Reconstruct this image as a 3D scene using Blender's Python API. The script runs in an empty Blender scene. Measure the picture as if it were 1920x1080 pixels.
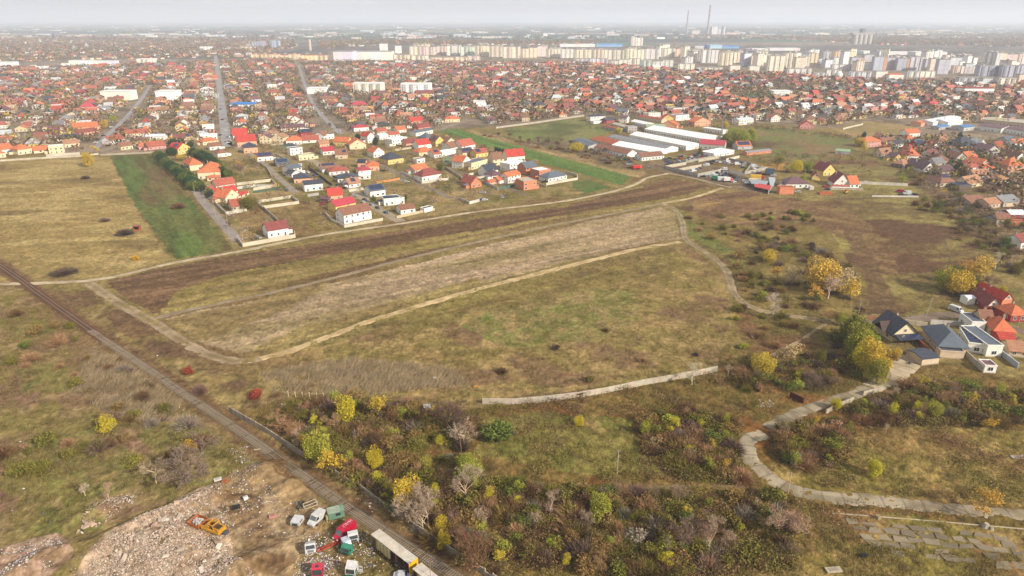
import bpy, math, random
import numpy as np
from mathutils import Vector, Matrix
sc = bpy.context.scene
COLL = sc.collection
R = random.Random(11)
rng = np.random.default_rng(11)
rad = math.radians
# ------------------------------------------------------------------ camera
F, CX, CY, CAMH, HOR = 1280.0, 960.0, 540.0, 113.0, 36.0
PIT = math.atan((CY - HOR) / F)
CP, SP = math.cos(PIT), math.sin(PIT)
cd = bpy.data.cameras.new('camera'); cam = bpy.data.objects.new('camera', cd); COLL.objects.link(cam)
cd.sensor_width = 36; cd.lens = F / 1920 * 36; cd.clip_start = 1; cd.clip_end = 90000
cam.location = (0, 0, CAMH); cam.rotation_euler = (math.pi / 2 - PIT, 0, 0)
sc.camera = cam
# ------------------------------------------------------------------ world, sun, exposure
SUN_EL, SUN_DIR = rad(31), (0.78, -0.62)
w = bpy.data.worlds.new('World'); sc.world = w; w.use_nodes = True
nt = w.node_tree; nt.nodes.clear()
out = nt.nodes.new('ShaderNodeOutputWorld'); bg = nt.nodes.new('ShaderNodeBackground')
sky = nt.nodes.new('ShaderNodeTexSky'); sky.sky_type = 'NISHITA'; sky.sun_disc = False
sky.sun_elevation = SUN_EL; sky.sun_rotation = math.atan2(SUN_DIR[0], SUN_DIR[1])
sky.altitude = 100; sky.air_density = 1.0; sky.dust_density = 4.0; sky.ozone_density = 1.0
# thin cloud veil: a pale layer mixed over the clear sky
tc = nt.nodes.new('ShaderNodeTexCoord'); mp = nt.nodes.new('ShaderNodeMapping'); mp.inputs['Scale'].default_value = (1.0, 1.0, 22.0)
nz = nt.nodes.new('ShaderNodeTexNoise'); nz.inputs['Scale'].default_value = 2.2; nz.inputs['Detail'].default_value = 5
cr = nt.nodes.new('ShaderNodeValToRGB'); cr.color_ramp.elements[0].position = .25; cr.color_ramp.elements[0].color = (6.9, 7.1, 7.8, 1)
cr.color_ramp.elements[1].position = .75; cr.color_ramp.elements[1].color = (9.4, 9.2, 9.3, 1)
mx = nt.nodes.new('ShaderNodeMix'); mx.data_type = 'RGBA'; mx.inputs[0].default_value = 0.82
nt.links.new(tc.outputs['Generated'], mp.inputs['Vector']); nt.links.new(mp.outputs[0], nz.inputs['Vector'])
nt.links.new(nz.outputs[0], cr.inputs[0]); nt.links.new(sky.outputs[0], mx.inputs[6]); nt.links.new(cr.outputs[0], mx.inputs[7])
nt.links.new(mx.outputs[2], bg.inputs['Color']); bg.inputs['Strength'].default_value = 0.069
nt.links.new(bg.outputs[0], out.inputs['Surface'])
sl = bpy.data.lights.new('sun', 'SUN'); sl.energy = 4.6; sl.angle = rad(1.8); sl.color = (1.0, 0.92, 0.80)
so = bpy.data.objects.new('sun', sl); COLL.objects.link(so)
sd = Vector((SUN_DIR[0] * math.cos(SUN_EL), SUN_DIR[1] * math.cos(SUN_EL), math.sin(SUN_EL)))
so.rotation_euler = sd.to_track_quat('Z', 'Y').to_euler(); so.location = (200, -200, 400)
sc.view_settings.view_transform = 'Standard'; sc.view_settings.look = 'None'
sc.view_settings.exposure = 0.56; sc.view_settings.gamma = 1; sc.view_settings.use_curve_mapping = False
sc.render.engine = 'CYCLES'
cy = sc.cycles; cy.max_bounces = 5; cy.diffuse_bounces = 2; cy.glossy_bounces = 2; cy.transmission_bounces = 2
cy.volume_bounces = 1; cy.transparent_max_bounces = 4; cy.use_adaptive_sampling = True; cy.adaptive_threshold = 0.015
cy.caustics_reflective = False; cy.caustics_refractive = False
# ------------------------------------------------------------------ projection helpers (photo pixel <-> flat ground)
def G(px, py, z=0.0):
    k = (CY - py) / F; s = (px - CX) / F; H = CAMH - z
    t = H / (SP - k * CP)
    return (s * t, (CP + k * SP) * t)
def PX(x, y, z=0.0):
    v = z - CAMH; zc = y * CP - v * SP; yc = y * SP + v * CP
    return (CX + F * x / zc, CY - F * yc / zc)
def ZTOP(x, y, py):
    k = (CY - py) / F
    return CAMH + y * (k * CP - SP) / (CP + k * SP)
def lin(c):
    c = c / 255.0
    return c / 12.92 if c <= 0.04045 else ((c + 0.055) / 1.055) ** 2.4
KALB = 1.5
def C(r, g, b, k=None): k = k or KALB; return (min(.85, lin(r) / k), min(.85, lin(g) / k), min(.85, lin(b) / k))
def CW(r, g, b): return C(r, g, b, 1.12)
# ------------------------------------------------------------------ numpy noise
def _h(ix, iy, seed):
    a = (ix.astype(np.int64) * 374761393 + iy.astype(np.int64) * 668265263 + seed * 1442695041) & 0xffffffff
    a = ((a ^ (a >> 13)) * 1274126177) & 0xffffffff
    return ((a ^ (a >> 16)) & 0xffffff) / float(0xffffff)
def vn(x, y, seed=0):
    x = np.asarray(x, float); y = np.asarray(y, float)
    ix = np.floor(x); iy = np.floor(y); fx = x - ix; fy = y - iy
    fx = fx * fx * (3 - 2 * fx); fy = fy * fy * (3 - 2 * fy)
    a = _h(ix, iy, seed); b = _h(ix + 1, iy, seed); c = _h(ix, iy + 1, seed); d = _h(ix + 1, iy + 1, seed)
    return (a * (1 - fx) + b * fx) * (1 - fy) + (c * (1 - fx) + d * fx) * fy
def fbm(x, y, scale, oc=4, seed=0):
    s = 0; a = 1; t = 0; x = np.asarray(x) / scale; y = np.asarray(y) / scale
    for i in range(oc):
        s = s + a * vn(x, y, seed + i * 17); t += a; a *= .55; x = x * 2.03 + 5.1; y = y * 2.03 + 9.7
    return s / t
def inside(poly, x, y):
    poly = np.asarray(poly, float)
    res = np.zeros(x.shape, bool)
    bb = (x >= poly[:, 0].min()) & (x <= poly[:, 0].max()) & (y >= poly[:, 1].min()) & (y <= poly[:, 1].max())
    idx = np.nonzero(bb)[0]
    if len(idx) == 0: return res
    X = x[idx]; Y = y[idx]; ins = np.zeros(len(idx), bool)
    n = len(poly)
    for i in range(n):
        x1, y1 = poly[i]; x2, y2 = poly[(i + 1) % n]
        if y1 == y2: continue
        c = ((y1 > Y) != (y2 > Y)) & (X < (x2 - x1) * (Y - y1) / (y2 - y1) + x1)
        ins ^= c
    res[idx] = ins
    return res
def inpx(poly, px, py):
    return bool(inside(poly, np.array([float(px)]), np.array([float(py)]))[0])
def wpoly(pp): return [G(*p) for p in pp]
# ------------------------------------------------------------------ objects
def link(o, parent=None):
    COLL.objects.link(o)
    if parent is not None: o.parent = parent
    return o
def tag(o, label=None, cat=None, group=None, kind=None):
    if label: o['label'] = label
    if cat: o['category'] = cat
    if group: o['group'] = group
    if kind: o['kind'] = kind
    return o
def empty(name, loc=(0, 0, 0), rz=0.0):
    o = bpy.data.objects.new(name, None); o.empty_display_size = .5
    o.location = loc; o.rotation_euler = (0, 0, rz); return link(o)
def npmesh(name, V, Fc, Cc=None, mats=(), mi=None, smooth=False):
    V = np.asarray(V, np.float32); Fc = np.asarray(Fc, np.int32)
    me = bpy.data.meshes.new(name); n, k = Fc.shape
    me.vertices.add(len(V)); me.vertices.foreach_set('co', V.ravel())
    me.loops.add(n * k); me.loops.foreach_set('vertex_index', Fc.ravel())
    me.polygons.add(n); me.polygons.foreach_set('loop_start', np.arange(0, n * k, k, dtype=np.int32))
    if mi is not None: me.polygons.foreach_set('material_index', np.asarray(mi, np.int32))
    me.polygons.foreach_set('use_smooth', np.full(n, bool(smooth)))
    if Cc is not None:
        Cc = np.asarray(Cc, np.float32)
        if Cc.shape[1] == 3: Cc = np.hstack([Cc, np.ones((len(Cc), 1), np.float32)])
        a = me.color_attributes.new('Col', 'FLOAT_COLOR', 'POINT'); a.data.foreach_set('color', Cc.ravel())
    for m in mats: me.materials.append(m)
    me.update(); me.validate(); return me
class MB:
    def __init__(s): s.v = []; s.f = []; s.c = []; s.m = []
    def add(s, vs, fs, col=(.5, .5, .5), mi=0):
        b = len(s.v); s.v += [tuple(v) for v in vs]; s.c += [tuple(col)] * len(vs)
        for f in fs: s.f.append(tuple(b + i for i in f)); s.m.append(mi)
    def box(s, x0, y0, z0, x1, y1, z1, col=(.5, .5, .5), mi=0, M=None):
        vs = [(x0, y0, z0), (x1, y0, z0), (x1, y1, z0), (x0, y1, z0), (x0, y0, z1), (x1, y0, z1), (x1, y1, z1), (x0, y1, z1)]
        if M is not None: vs = [tuple(M @ Vector(v)) for v in vs]
        s.add(vs, [(0, 3, 2, 1), (4, 5, 6, 7), (0, 1, 5, 4), (1, 2, 6, 5), (2, 3, 7, 6), (3, 0, 4, 7)], col, mi)
    def prism(s, prof, y0, y1, col=(.5, .5, .5), mi=0, M=None):   # profile in xz, extruded along y
        n = len(prof); vs = [(x, y0, z) for x, z in prof] + [(x, y1, z) for x, z in prof]
        if M is not None: vs = [tuple(M @ Vector(v)) for v in vs]
        s.add(vs, [tuple(range(n)), tuple(range(2 * n - 1, n - 1, -1))] + [(i, n + i, n + (i + 1) % n, (i + 1) % n) for i in range(n)], col, mi)
    def tube(s, a, b, r0, r1=None, n=8, col=(.5, .5, .5), mi=0, caps=True):
        r1 = r0 if r1 is None else r1; a = Vector(a); b = Vector(b); d = (b - a)
        q = d.to_track_quat('Z', 'Y'); vs = []
        for p, r in ((a, r0), (b, r1)):
            for i in range(n):
                t = 2 * math.pi * i / n; vs.append(tuple(p + q @ Vector((r * math.cos(t), r * math.sin(t), 0))))
        fs = [(i, (i + 1) % n, n + (i + 1) % n, n + i) for i in range(n)]
        if caps: fs += [tuple(range(n - 1, -1, -1)), tuple(range(n, 2 * n))]
        s.add(vs, fs, col, mi)
    def mesh(s, name, mats):
        me = bpy.data.meshes.new(name); me.from_pydata(s.v, [], s.f)
        for m in mats: me.materials.append(m)
        me.polygons.foreach_set('material_index', s.m)
        a = me.color_attributes.new('Col', 'FLOAT_COLOR', 'POINT')
        a.data.foreach_set('color', np.hstack([np.array(s.c, np.float32).reshape(-1, 3), np.ones((len(s.c), 1), np.float32)]).ravel())
        me.update(); return me
    def build(s, name, mats, parent=None, loc=None, rz=None):
        o = bpy.data.objects.new(name, s.mesh(name, mats)); link(o, parent)
        if loc is not None: o.location = loc
        if rz is not None: o.rotation_euler = (0, 0, rz)
        return o
# ------------------------------------------------------------------ materials
def mat(name, rough=.85, spec=.2, objcol=False, n1=None, n2=None, bump=None, metal=0.0, coord='Object', extra=None):
    """base colour = vertex colour (x object colour) x noises; n1/n2 = (scale, low, high)"""
    m = bpy.data.materials.new(name); m.use_nodes = True; t = m.node_tree; N = t.nodes; L = t.links
    b = N['Principled BSDF']; b.inputs['Roughness'].default_value = rough; b.inputs['Metallic'].default_value = metal
    b.inputs['Specular IOR Level'].default_value = spec
    a = N.new('ShaderNodeAttribute'); a.attribute_name = 'Col'; cur = a.outputs['Color']
    def mul(x, y):
        k = N.new('ShaderNodeMix'); k.data_type = 'RGBA'; k.blend_type = 'MULTIPLY'; k.inputs[0].default_value = 1
        L.new(x, k.inputs[6]); L.new(y, k.inputs[7]); return k.outputs[2]
    if objcol:
        oi = N.new('ShaderNodeObjectInfo'); cur = mul(cur, oi.outputs['Color'])
    co = N.new('ShaderNodeTexCoord').outputs[coord] if coord != 'World' else N.new('ShaderNodeNewGeometry').outputs['Position']
    for nn in (n1, n2):
        if not nn: continue
        sx = N.new('ShaderNodeMapping'); sx.inputs['Scale'].default_value = nn[3] if len(nn) > 3 else (1, 1, 1); L.new(co, sx.inputs[0])
        z = N.new('ShaderNodeTexNoise'); z.inputs['Scale'].default_value = nn[0]; z.inputs['Detail'].default_value = 4; z.inputs['Roughness'].default_value = .65
        L.new(sx.outputs[0], z.inputs['Vector'])
        r = N.new('ShaderNodeMapRange'); r.inputs[1].default_value = .3; r.inputs[2].default_value = .7; r.inputs[3].default_value = nn[1]; r.inputs[4].default_value = nn[2]
        L.new(z.outputs[0], r.inputs[0]); cur = mul(cur, r.outputs[0])
    if extra: cur = extra(N, L, cur, mul, co)
    L.new(cur, b.inputs['Base Color'])
    if bump:
        z = N.new('ShaderNodeTexNoise'); z.inputs['Scale'].default_value = bump[0]; z.inputs['Detail'].default_value = 5; L.new(co, z.inputs['Vector'])
        bp = N.new('ShaderNodeBump'); bp.inputs['Strength'].default_value = bump[1]; bp.inputs['Distance'].default_value = bump[2]
        L.new(z.outputs[0], bp.inputs['Height']); L.new(bp.outputs[0], b.inputs['Normal'])
    return m
def tile_extra(N, L, cur, mul, co):
    wv = N.new('ShaderNodeTexWave'); wv.inputs['Scale'].default_value = .9; wv.inputs['Distortion'].default_value = 1.5; wv.bands_direction = 'Z'
    L.new(co, wv.inputs['Vector'])
    r = N.new('ShaderNodeMapRange'); r.inputs[3].default_value = .86; r.inputs[4].default_value = 1.06; L.new(wv.outputs[1], r.inputs[0])
    return mul(cur, r.outputs[0])
def apt_extra(N, L, cur, mul, co):
    sp = N.new('ShaderNodeSeparateXYZ'); L.new(co, sp.inputs[0])
    def M(op, a, b=None, c=None):
        k = N.new('ShaderNodeMath'); k.operation = op
        for i, v in enumerate((a, b, c)):
            if v is None: continue
            if hasattr(v, 'links'): L.new(v, k.inputs[i])
            else: k.inputs[i].default_value = v
        return k.outputs[0]
    u = M('ADD', sp.outputs[0], sp.outputs[1])
    fu = M('FRACT', M('DIVIDE', u, 3.4)); fz = M('FRACT', M('DIVIDE', sp.outputs[2], 2.8))
    win = M('MULTIPLY', M('MULTIPLY', M('GREATER_THAN', fu, .3), M('LESS_THAN', fu, .75)), M('MULTIPLY', M('GREATER_THAN', fz, .3), M('LESS_THAN', fz, .8)))
    wn = N.new('ShaderNodeTexWhiteNoise'); wn.noise_dimensions = '2D'
    cb = N.new('ShaderNodeCombineXYZ'); L.new(M('FLOOR', M('DIVIDE', u, 3.4)), cb.inputs[0]); L.new(M('FLOOR', M('DIVIDE', sp.outputs[2], 2.8)), cb.inputs[1])
    L.new(cb.outputs[0], wn.inputs[0])
    dk = M('SUBTRACT', 1.0, M('MULTIPLY', win, M('MULTIPLY_ADD', wn.outputs[0], .45, .3)))
    # vertical joints every few bays
    col = M('FRACT', M('DIVIDE', u, 13.6)); jt = M('SUBTRACT', 1.0, M('MULTIPLY', M('LESS_THAN', col, .06), .35))
    return mul(mul(cur, dk), jt)
M_WALL = mat('render_wall', .9, .15, n1=(.35, .82, 1.05), n2=(2.2, .9, 1.04))
M_ROOF = mat('roof_tiles', .8, .2, n1=(.5, .72, 1.12), n2=(3.5, .82, 1.1), extra=tile_extra)
M_METAL = mat('sheet_metal', .5, .4, n1=(.6, .74, 1.08), n2=(5, .92, 1.04))
M_PLAIN = mat('painted', .6, .35, n1=(1.3, .85, 1.08))
M_CAR = mat('car_paint', .35, .5, objcol=True, n1=(1.2, .7, 1.06), n2=(6, .9, 1.03))
M_GLASS = mat('window_glass', .12, .6, n1=(.6, .6, 1.3))
M_SOLAR = mat('solar_glass', .35, .35, n1=(.5, .8, 1.2))
M_APT = mat('panel_facade', .9, .1, n1=(.08, .9, 1.1), extra=apt_extra)
M_LEAF = mat('foliage', .75, .1, objcol=True, n1=(.35, .75, 1.25), coord='World')
M_LEAF.use_backface_culling = False
M_TWIG = mat('twigs', .9, .1, objcol=True, n1=(1.2, .8, 1.2), coord='World')
M_BARK = mat('bark', .95, .1, objcol=True, n1=(3, .7, 1.2), bump=(8, .5, .05))
M_CONC = mat('concrete', .9, .15, n1=(.25, .78, 1.08), n2=(2.5, .85, 1.08), bump=(6, .3, .03), coord='World')
M_DIRT = mat('dirt', .97, .05, n1=(.12, .78, 1.15), n2=(1.3, .8, 1.15), bump=(1.5, .6, .15), coord='World')
M_ASPH = mat('asphalt', .9, .15, n1=(.08, .85, 1.1), n2=(.9, .9, 1.08), coord='World')
M_STONE = mat('broken_stone', .95, .1, n1=(1.0, .75, 1.15), coord='World')
M_GRASS = mat('weeds', .9, .05, n1=(.3, .7, 1.25), coord='World')
M_CHAR = mat('far_building', .9, .1, n1=(.02, .9, 1.06), coord='World')
# ------------------------------------------------------------------ ground
def ground():
    # view-independent sheet whose cells grow with distance from the drone
    pys = list(np.arange(1180, 62, -1.9)) + list(np.arange(62, 41.0, -.7))
    Ys = [G(CX, p)[1] for p in pys]
    Ys = [-400, -200, -60, 0, 30, 55, 75, 88] + [v for v in Ys if v > 94] + [34000]
    s = np.concatenate([[-4, -2.5, -1.8, -1.4, -1.15], np.arange(-1.0, 1.0001, .0015), [1.15, 1.4, 1.8, 2.5, 4]])
    Ys = np.array(Ys); zc = np.maximum(Ys * CP + CAMH * SP, 140)
    X = (zc[:, None] * s[None, :]); Y = np.repeat(Ys[:, None], len(s), 1)
    nr, nc = X.shape; x = X.ravel(); y = Y.ravel(); n = len(x)
    dist = np.hypot(x, y)
    # edge jitter used for every field outline
    jx = (fbm(x, y, 9, 4, 3) - .5) * 5; jy = (fbm(x, y, 9, 4, 9) - .5) * 5
    xj = x + jx; yj = y + jy
    n_big = fbm(x, y, 60, 4, 21); n_mid = fbm(x, y, 14, 4, 31); n_sm = fbm(x, y, 3.2, 3, 41); n_xs = fbm(x, y, 1.1, 2, 47)
    def mixc(a, b, t): return a * (1 - t[:, None]) + b * t[:, None]
    A = lambda *c: np.array(C(*c))
    ss = lambda t, a, b: np.clip((t - a) / (b - a), 0, 1)
    col = mixc(A(146, 130, 84), A(124, 112, 68), ss(n_mid, .35, .65)); col = mixc(col, A(122, 98, 70), ss(n_big, .5, .68) * .8)
    def layer(poly, c1, c2=None, c3=None, sc_=14, ang=None, stretch=6, t2=(.42, .6), t3=(.55, .7), seed=0, op=1.0, soft=True, raw=False):
        P_ = wpoly(poly) if not raw else poly
        m = inside(P_, xj if soft else x, yj if soft else y)
        i = np.nonzero(m)[0]
        if len(i) == 0: return
        xi = x[i]; yi = y[i]
        if ang is not None:
            ca, sa = math.cos(ang), math.sin(ang); u = xi * ca + yi * sa; v = -xi * sa + yi * ca; xi, yi = u / stretch, v
        c = np.repeat(A(*c1)[None], len(i), 0)
        if c2: c = mixc(c, A(*c2), ss(fbm(xi, yi, sc_, 4, seed + 5), *t2))
        if c3: c = mixc(c, A(*c3), ss(fbm(xi, yi, sc_ * 1.7, 4, seed + 77), *t3))
        if ang is not None and stretch > 2.9:
            k_ = (fbm(xi / 3, yi, 2.6, 3, seed + 91) - .5) * .75 + (fbm(xi / 2, yi, 6, 2, seed + 92) - .5) * .35; c = c * (1 + k_)[:, None]
        col[i] = col[i] * (1 - op) + c * op
    def angof(p, q):
        a = G(*p); b = G(*q); return math.atan2(b[1] - a[1], b[0] - a[0])
    # far plain beyond the town: patchwork of fields
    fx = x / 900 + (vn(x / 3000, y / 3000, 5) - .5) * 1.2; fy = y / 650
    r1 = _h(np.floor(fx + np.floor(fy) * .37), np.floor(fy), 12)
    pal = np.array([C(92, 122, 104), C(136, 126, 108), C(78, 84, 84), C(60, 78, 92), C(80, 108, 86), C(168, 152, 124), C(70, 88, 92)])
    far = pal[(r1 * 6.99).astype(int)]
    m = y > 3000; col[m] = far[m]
    # town floor
    town = [(-900, 296), (190, 288), (292, 285), (425, 262), (640, 252), (822, 244), (1000, 232), (1100, 215), (1390, 228), (1560, 240), (1640, 262), (1660, 290), (1700, 330), (1760, 372), (1830, 420), (1900, 470), (3000, 520), (3000, 76), (1500, 80), (1250, 86), (900, 80), (700, 77), (300, 72), (100, 62), (-900, 64)]
    layer(town, (140, 126, 112), (158, 142, 122), (116, 104, 86), 22, seed=4)
    layer([(-900, 112), (600, 112), (620, 96), (1100, 90), (1300, 92), (1560, 104), (3000, 112), (3000, 80), (1500, 84), (1250, 88), (900, 84), (700, 79), (300, 76), (100, 68), (-900, 68)], (112, 104, 98), (130, 122, 112), (92, 92, 90), 60, seed=44)
    # dry field far left, crop field
    a_l = angof((210, 291), (325, 487))
    layer([(-900, 330), (-100, 308), (0, 303), (120, 296), (205, 293), (260, 400), (318, 485), (190, 524), (60, 528), (-900, 560)], (176, 156, 106), (154, 134, 86), (134, 116, 76), 11, ang=0.12, stretch=2.8, t3=(.54, .68), seed=6)
    layer([(207, 291), (292, 286), (330, 345), (441, 467), (327, 487), (252, 385)], (98, 116, 62), (108, 106, 64), (118, 96, 70), 22, ang=a_l, stretch=4, t2=(.38, .6), t3=(.42, .58), seed=7)
    # housing plots
    layer([(292, 288), (425, 262), (640, 250), (826, 246), (1085, 335), (1150, 352), (960, 380), (750, 414), (556, 446), (470, 464), (441, 462)], (150, 132, 92), (122, 114, 66), (168, 146, 104), 12, seed=8)
    layer([(430, 400), (500, 385), (560, 372), (640, 400), (640, 428), (556, 446), (540, 440), (480, 445), (450, 420)], (158, 136, 92), (138, 116, 78), (116, 98, 60), 9, seed=18)
    # crop strip, small plots, grass field
    a_s = angof((835, 243), (1175, 338))
    layer([(822, 246), (852, 241), (1188, 330), (1160, 347), (1090, 325), (1000, 300)], (98, 128, 66), (106, 128, 68), None, 30, ang=a_s, stretch=8, seed=9)
    layer([(852, 241), (880, 243), (1090, 285), (1210, 322), (1200, 335), (1180, 330)], (168, 146, 104), (138, 118, 84), (118, 104, 74), 10, ang=a_s, stretch=4, seed=10)
    layer([(1068, 341), (1105, 337), (1146, 351), (1100, 362), (1075, 353)], (92, 116, 60), (102, 114, 64), None, 15, seed=11)
    layer([(940, 243), (1085, 221), (1150, 246), (1095, 264), (1040, 270), (975, 262)], (118, 130, 74), (134, 132, 84), (100, 104, 64), 26, seed=12)
    layer([(900, 248), (975, 262), (1100, 268), (1215, 300), (1230, 318), (1190, 320), (1060, 285)], (112, 96, 80), (138, 122, 88), (96, 84, 62), 9, seed=13)
    layer([(1200, 305), (1260, 300), (1450, 330), (1445, 365), (1350, 350), (1250, 325)], (128, 112, 92), (106, 90, 72), (146, 130, 100), 12, seed=14)
    layer([(1400, 238), (1480, 240), (1600, 262), (1604, 290), (1500, 300), (1410, 285)], (118, 124, 74), (138, 118, 84), (104, 90, 66), 26, seed=15)
    layer([(1560, 242), (1620, 226), (1722, 237), (1700, 252), (1620, 264)], (164, 142, 100), (148, 132, 88), None, 26, seed=16)
    layer([(1440, 300), (1640, 300), (1750, 352), (1720, 372), (1600, 330), (1440, 322)], (120, 96, 70), (140, 130, 80), (104, 82, 60), 16, ang=0.1, stretch=3, seed=17)
    layer([(1530, 340), (1640, 333), (1740, 360), (1690, 368), (1600, 352)], (150, 140, 84), (128, 116, 68), None, 14, seed=19)
    layer([(1420, 308), (1470, 303), (1480, 318), (1435, 322)], (176, 140, 74), (150, 118, 70), None, 8, seed=20)
    layer([(1640, 262), (1930, 262), (2500, 280), (2500, 520), (1930, 480), (1830, 425), (1700, 338)], (136, 120, 88), (112, 100, 68), (128, 104, 80), 10, seed=43)
    # central strips
    a_c = angof((330, 490), (1060, 378))
    layer([(190, 526), (330, 492), (560, 455), (800, 418), (1060, 379), (1190, 350), (1250, 331), (1352, 352), (1250, 380), (1060, 420), (800, 475), (560, 535), (300, 592), (280, 590)], (150, 134, 84), (132, 118, 70), (116, 94, 66), 9, ang=a_c, stretch=7, seed=22)
    layer([(195, 528), (330, 497), (560, 461), (800, 424), (1060, 386), (1200, 352), (1250, 333), (1340, 350), (1250, 372), (1050, 404), (900, 431), (700, 466), (560, 490), (430, 512), (330, 545), (300, 588), (282, 588)], (126, 100, 76), (106, 84, 62), (146, 120, 84), 6, ang=a_c, stretch=10, seed=23)
    layer([(370, 548), (430, 524), (560, 500), (800, 456), (1000, 418), (1220, 377), (1000, 425), (800, 470), (560, 524), (440, 548)], (150, 132, 86), (126, 104, 74), (136, 124, 76), 7, ang=a_c, stretch=10, seed=24)
    layer([(310, 597), (560, 547), (800, 488), (1100, 415), (1240, 389), (1266, 402), (1276, 445), (1130, 475), (900, 532), (700, 590), (560, 642), (445, 666), (370, 640)], (166, 146, 116), (150, 134, 96), (174, 152, 126), 10, ang=a_c, stretch=6, seed=25)
    layer([(310, 600), (440, 575), (620, 530), (560, 570), (380, 640)], (146, 126, 84), (130, 112, 72), None, 8, ang=a_c, stretch=5, seed=26, op=.8)
    layer([(700, 575), (900, 520), (900, 532), (700, 592), (560, 642), (470, 660), (560, 615)], (150, 134, 84), (134, 116, 72), None, 8, ang=a_c, stretch=5, seed=27, op=.85)
    # big meadow
    layer([(470, 682), (600, 652), (900, 562), (1150, 492), (1282, 458), (1350, 505), (1376, 590), (1350, 690), (1200, 716), (900, 750), (700, 745), (490, 725)], (156, 134, 90), (136, 122, 74), (130, 106, 78), 10, t3=(.5, .64), seed=28)
    layer([(860, 610), (940, 575), (1080, 540), (1180, 545), (1200, 600), (1120, 640), (950, 650)], (126, 124, 72), (150, 132, 90), (116, 124, 66), 6, seed=29, op=.8)
    layer([(700, 600), (900, 545), (1260, 462), (1300, 500), (1200, 520), (900, 590), (700, 640)], (136, 124, 72), (120, 104, 68), None, 9, ang=a_c, stretch=3, seed=30, op=.7)
    layer([(490, 702), (650, 672), (830, 690), (880, 722), (650, 746), (500, 732)], (140, 124, 90), (150, 128, 92), (120, 116, 78), 4, seed=32, op=.8)
    # right of the path
    layer([(1268, 388), (1480, 370), (1560, 420), (1612, 520), (1590, 620), (1400, 590), (1372, 500), (1300, 455)], (138, 122, 74), (118, 104, 62), (106, 84, 62), 11, seed=33)
    layer([(1290, 372), (1400, 358), (1480, 375), (1500, 412), (1420, 425), (1350, 420), (1300, 400)], (132, 104, 78), (112, 88, 66), (146, 122, 82), 9, ang=0.5, stretch=3, seed=34)
    layer([(1268, 388), (1300, 415), (1400, 490), (1394, 530), (1368, 485), (1300, 448), (1288, 430)], (114, 118, 64), (130, 118, 72), None, 9, seed=35)
    layer([(1480, 370), (1700, 372), (1830, 425), (1910, 480), (1780, 530), (1700, 590), (1600, 590), (1610, 520), (1560, 440), (1500, 400)], (152, 140, 84), (120, 104, 68), (104, 80, 60), 15, ang=0.15, stretch=2.2, t2=(.45, .6), t3=(.5, .62), seed=36)
    layer([(1470, 376), (1560, 376), (1630, 420), (1680, 480), (1690, 520), (1640, 500), (1590, 455), (1520, 415)], (118, 92, 68), (136, 112, 78), None, 8, ang=-0.6, stretch=3, seed=37, op=.85)
    layer([(1580, 430), (1612, 430), (1640, 490), (1690, 590), (1640, 590), (1610, 500)], (104, 82, 62), (120, 98, 72), None, 5, seed=38, op=.8)
    layer([(1370, 500), (1400, 590), (1560, 605), (1640, 600), (1660, 660), (1600, 740), (1440, 760), (1340, 700), (1376, 600)], (132, 116, 72), (112, 100, 58), (120, 92, 64), 8, seed=39)
    # lower left meadow
    layer([(-900, 560), (60, 537), (200, 645), (430, 790), (560, 890), (470, 875), (330, 935), (130, 1010), (0, 1100), (-700, 1300)], (150, 130, 92), (128, 118, 72), (132, 106, 84), 8, t3=(.52, .66), seed=50)
    for k, pl in enumerate(([(20, 690), (110, 680), (170, 705), (120, 735), (40, 740)], [(90, 830), (180, 800), (260, 850), (250, 920), (120, 950), (80, 900)], [(280, 790), (400, 800), (430, 850), (330, 870), (260, 820)], [(330, 890), (410, 860), (440, 880), (380, 930)], [(0, 600), (60, 590), (110, 620), (40, 640)], [(60, 950), (200, 960), (180, 1000), (60, 1010)])):
        layer(pl, (118, 122, 66), (134, 122, 76), None, 4, seed=60 + k, op=.7)
    layer([(170, 650), (240, 650), (330, 720), (320, 790), (210, 790), (130, 730)], (126, 108, 90), (142, 122, 98), (110, 92, 74), 3, seed=70)
    layer([(60, 545), (170, 545), (300, 620), (420, 700), (560, 745), (440, 770), (340, 720), (200, 625)], (150, 132, 88), (128, 112, 72), (112, 90, 68), 9, seed=71)
    layer([(195, 595), (240, 580), (290, 625), (250, 640)], (112, 90, 68), (128, 102, 74), None, 5, seed=72)
    # thicket floor and its clearings
    layer([(440, 775), (560, 745), (900, 765), (1340, 702), (1500, 660), (1660, 660), (1930, 715), (2600, 730), (2800, 1300), (960, 1300), (940, 1090), (640, 905)], (128, 106, 64), (112, 96, 54), (132, 94, 56), 7, seed=73)
    layer([(900, 790), (1000, 772), (1180, 780), (1250, 890), (1100, 890), (900, 850)], (134, 124, 70), (116, 116, 58), (146, 126, 82), 7, seed=74)
    layer([(1440, 890), (1560, 830), (1700, 800), (1930, 805), (2300, 830), (2300, 950), (1930, 950), (1500, 915)], (158, 136, 84), (128, 116, 62), (140, 112, 72), 9, seed=75)
    layer([(1480, 960), (1560, 950), (2300, 1030), (2500, 1200), (1500, 1200), (1380, 1090)], (150, 128, 80), (122, 112, 58), (136, 108, 70), 7, seed=76)
    layer([(880, 1000), (1000, 960), (1120, 1000), (1100, 1090), (900, 1100)], (134, 118, 66), (146, 122, 74), None, 7, seed=77)
    # railway verge
    rail = [(-900, 330), (-60, 462), (0, 499), (47, 531), (62, 542), (120, 585), (200, 640), (290, 700), (430, 795), (540, 873), (640, 945), (780, 1037), (920, 1125), (1200, 1300)]
    rp = np.array([G(*p) for p in rail[1:]])
    dmin = np.full(n, 1e9); near = (dist < 900)
    idn = np.nonzero(near)[0]; xx, yy = x[idn], y[idn]; dm = np.full(len(idn), 1e9)
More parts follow.
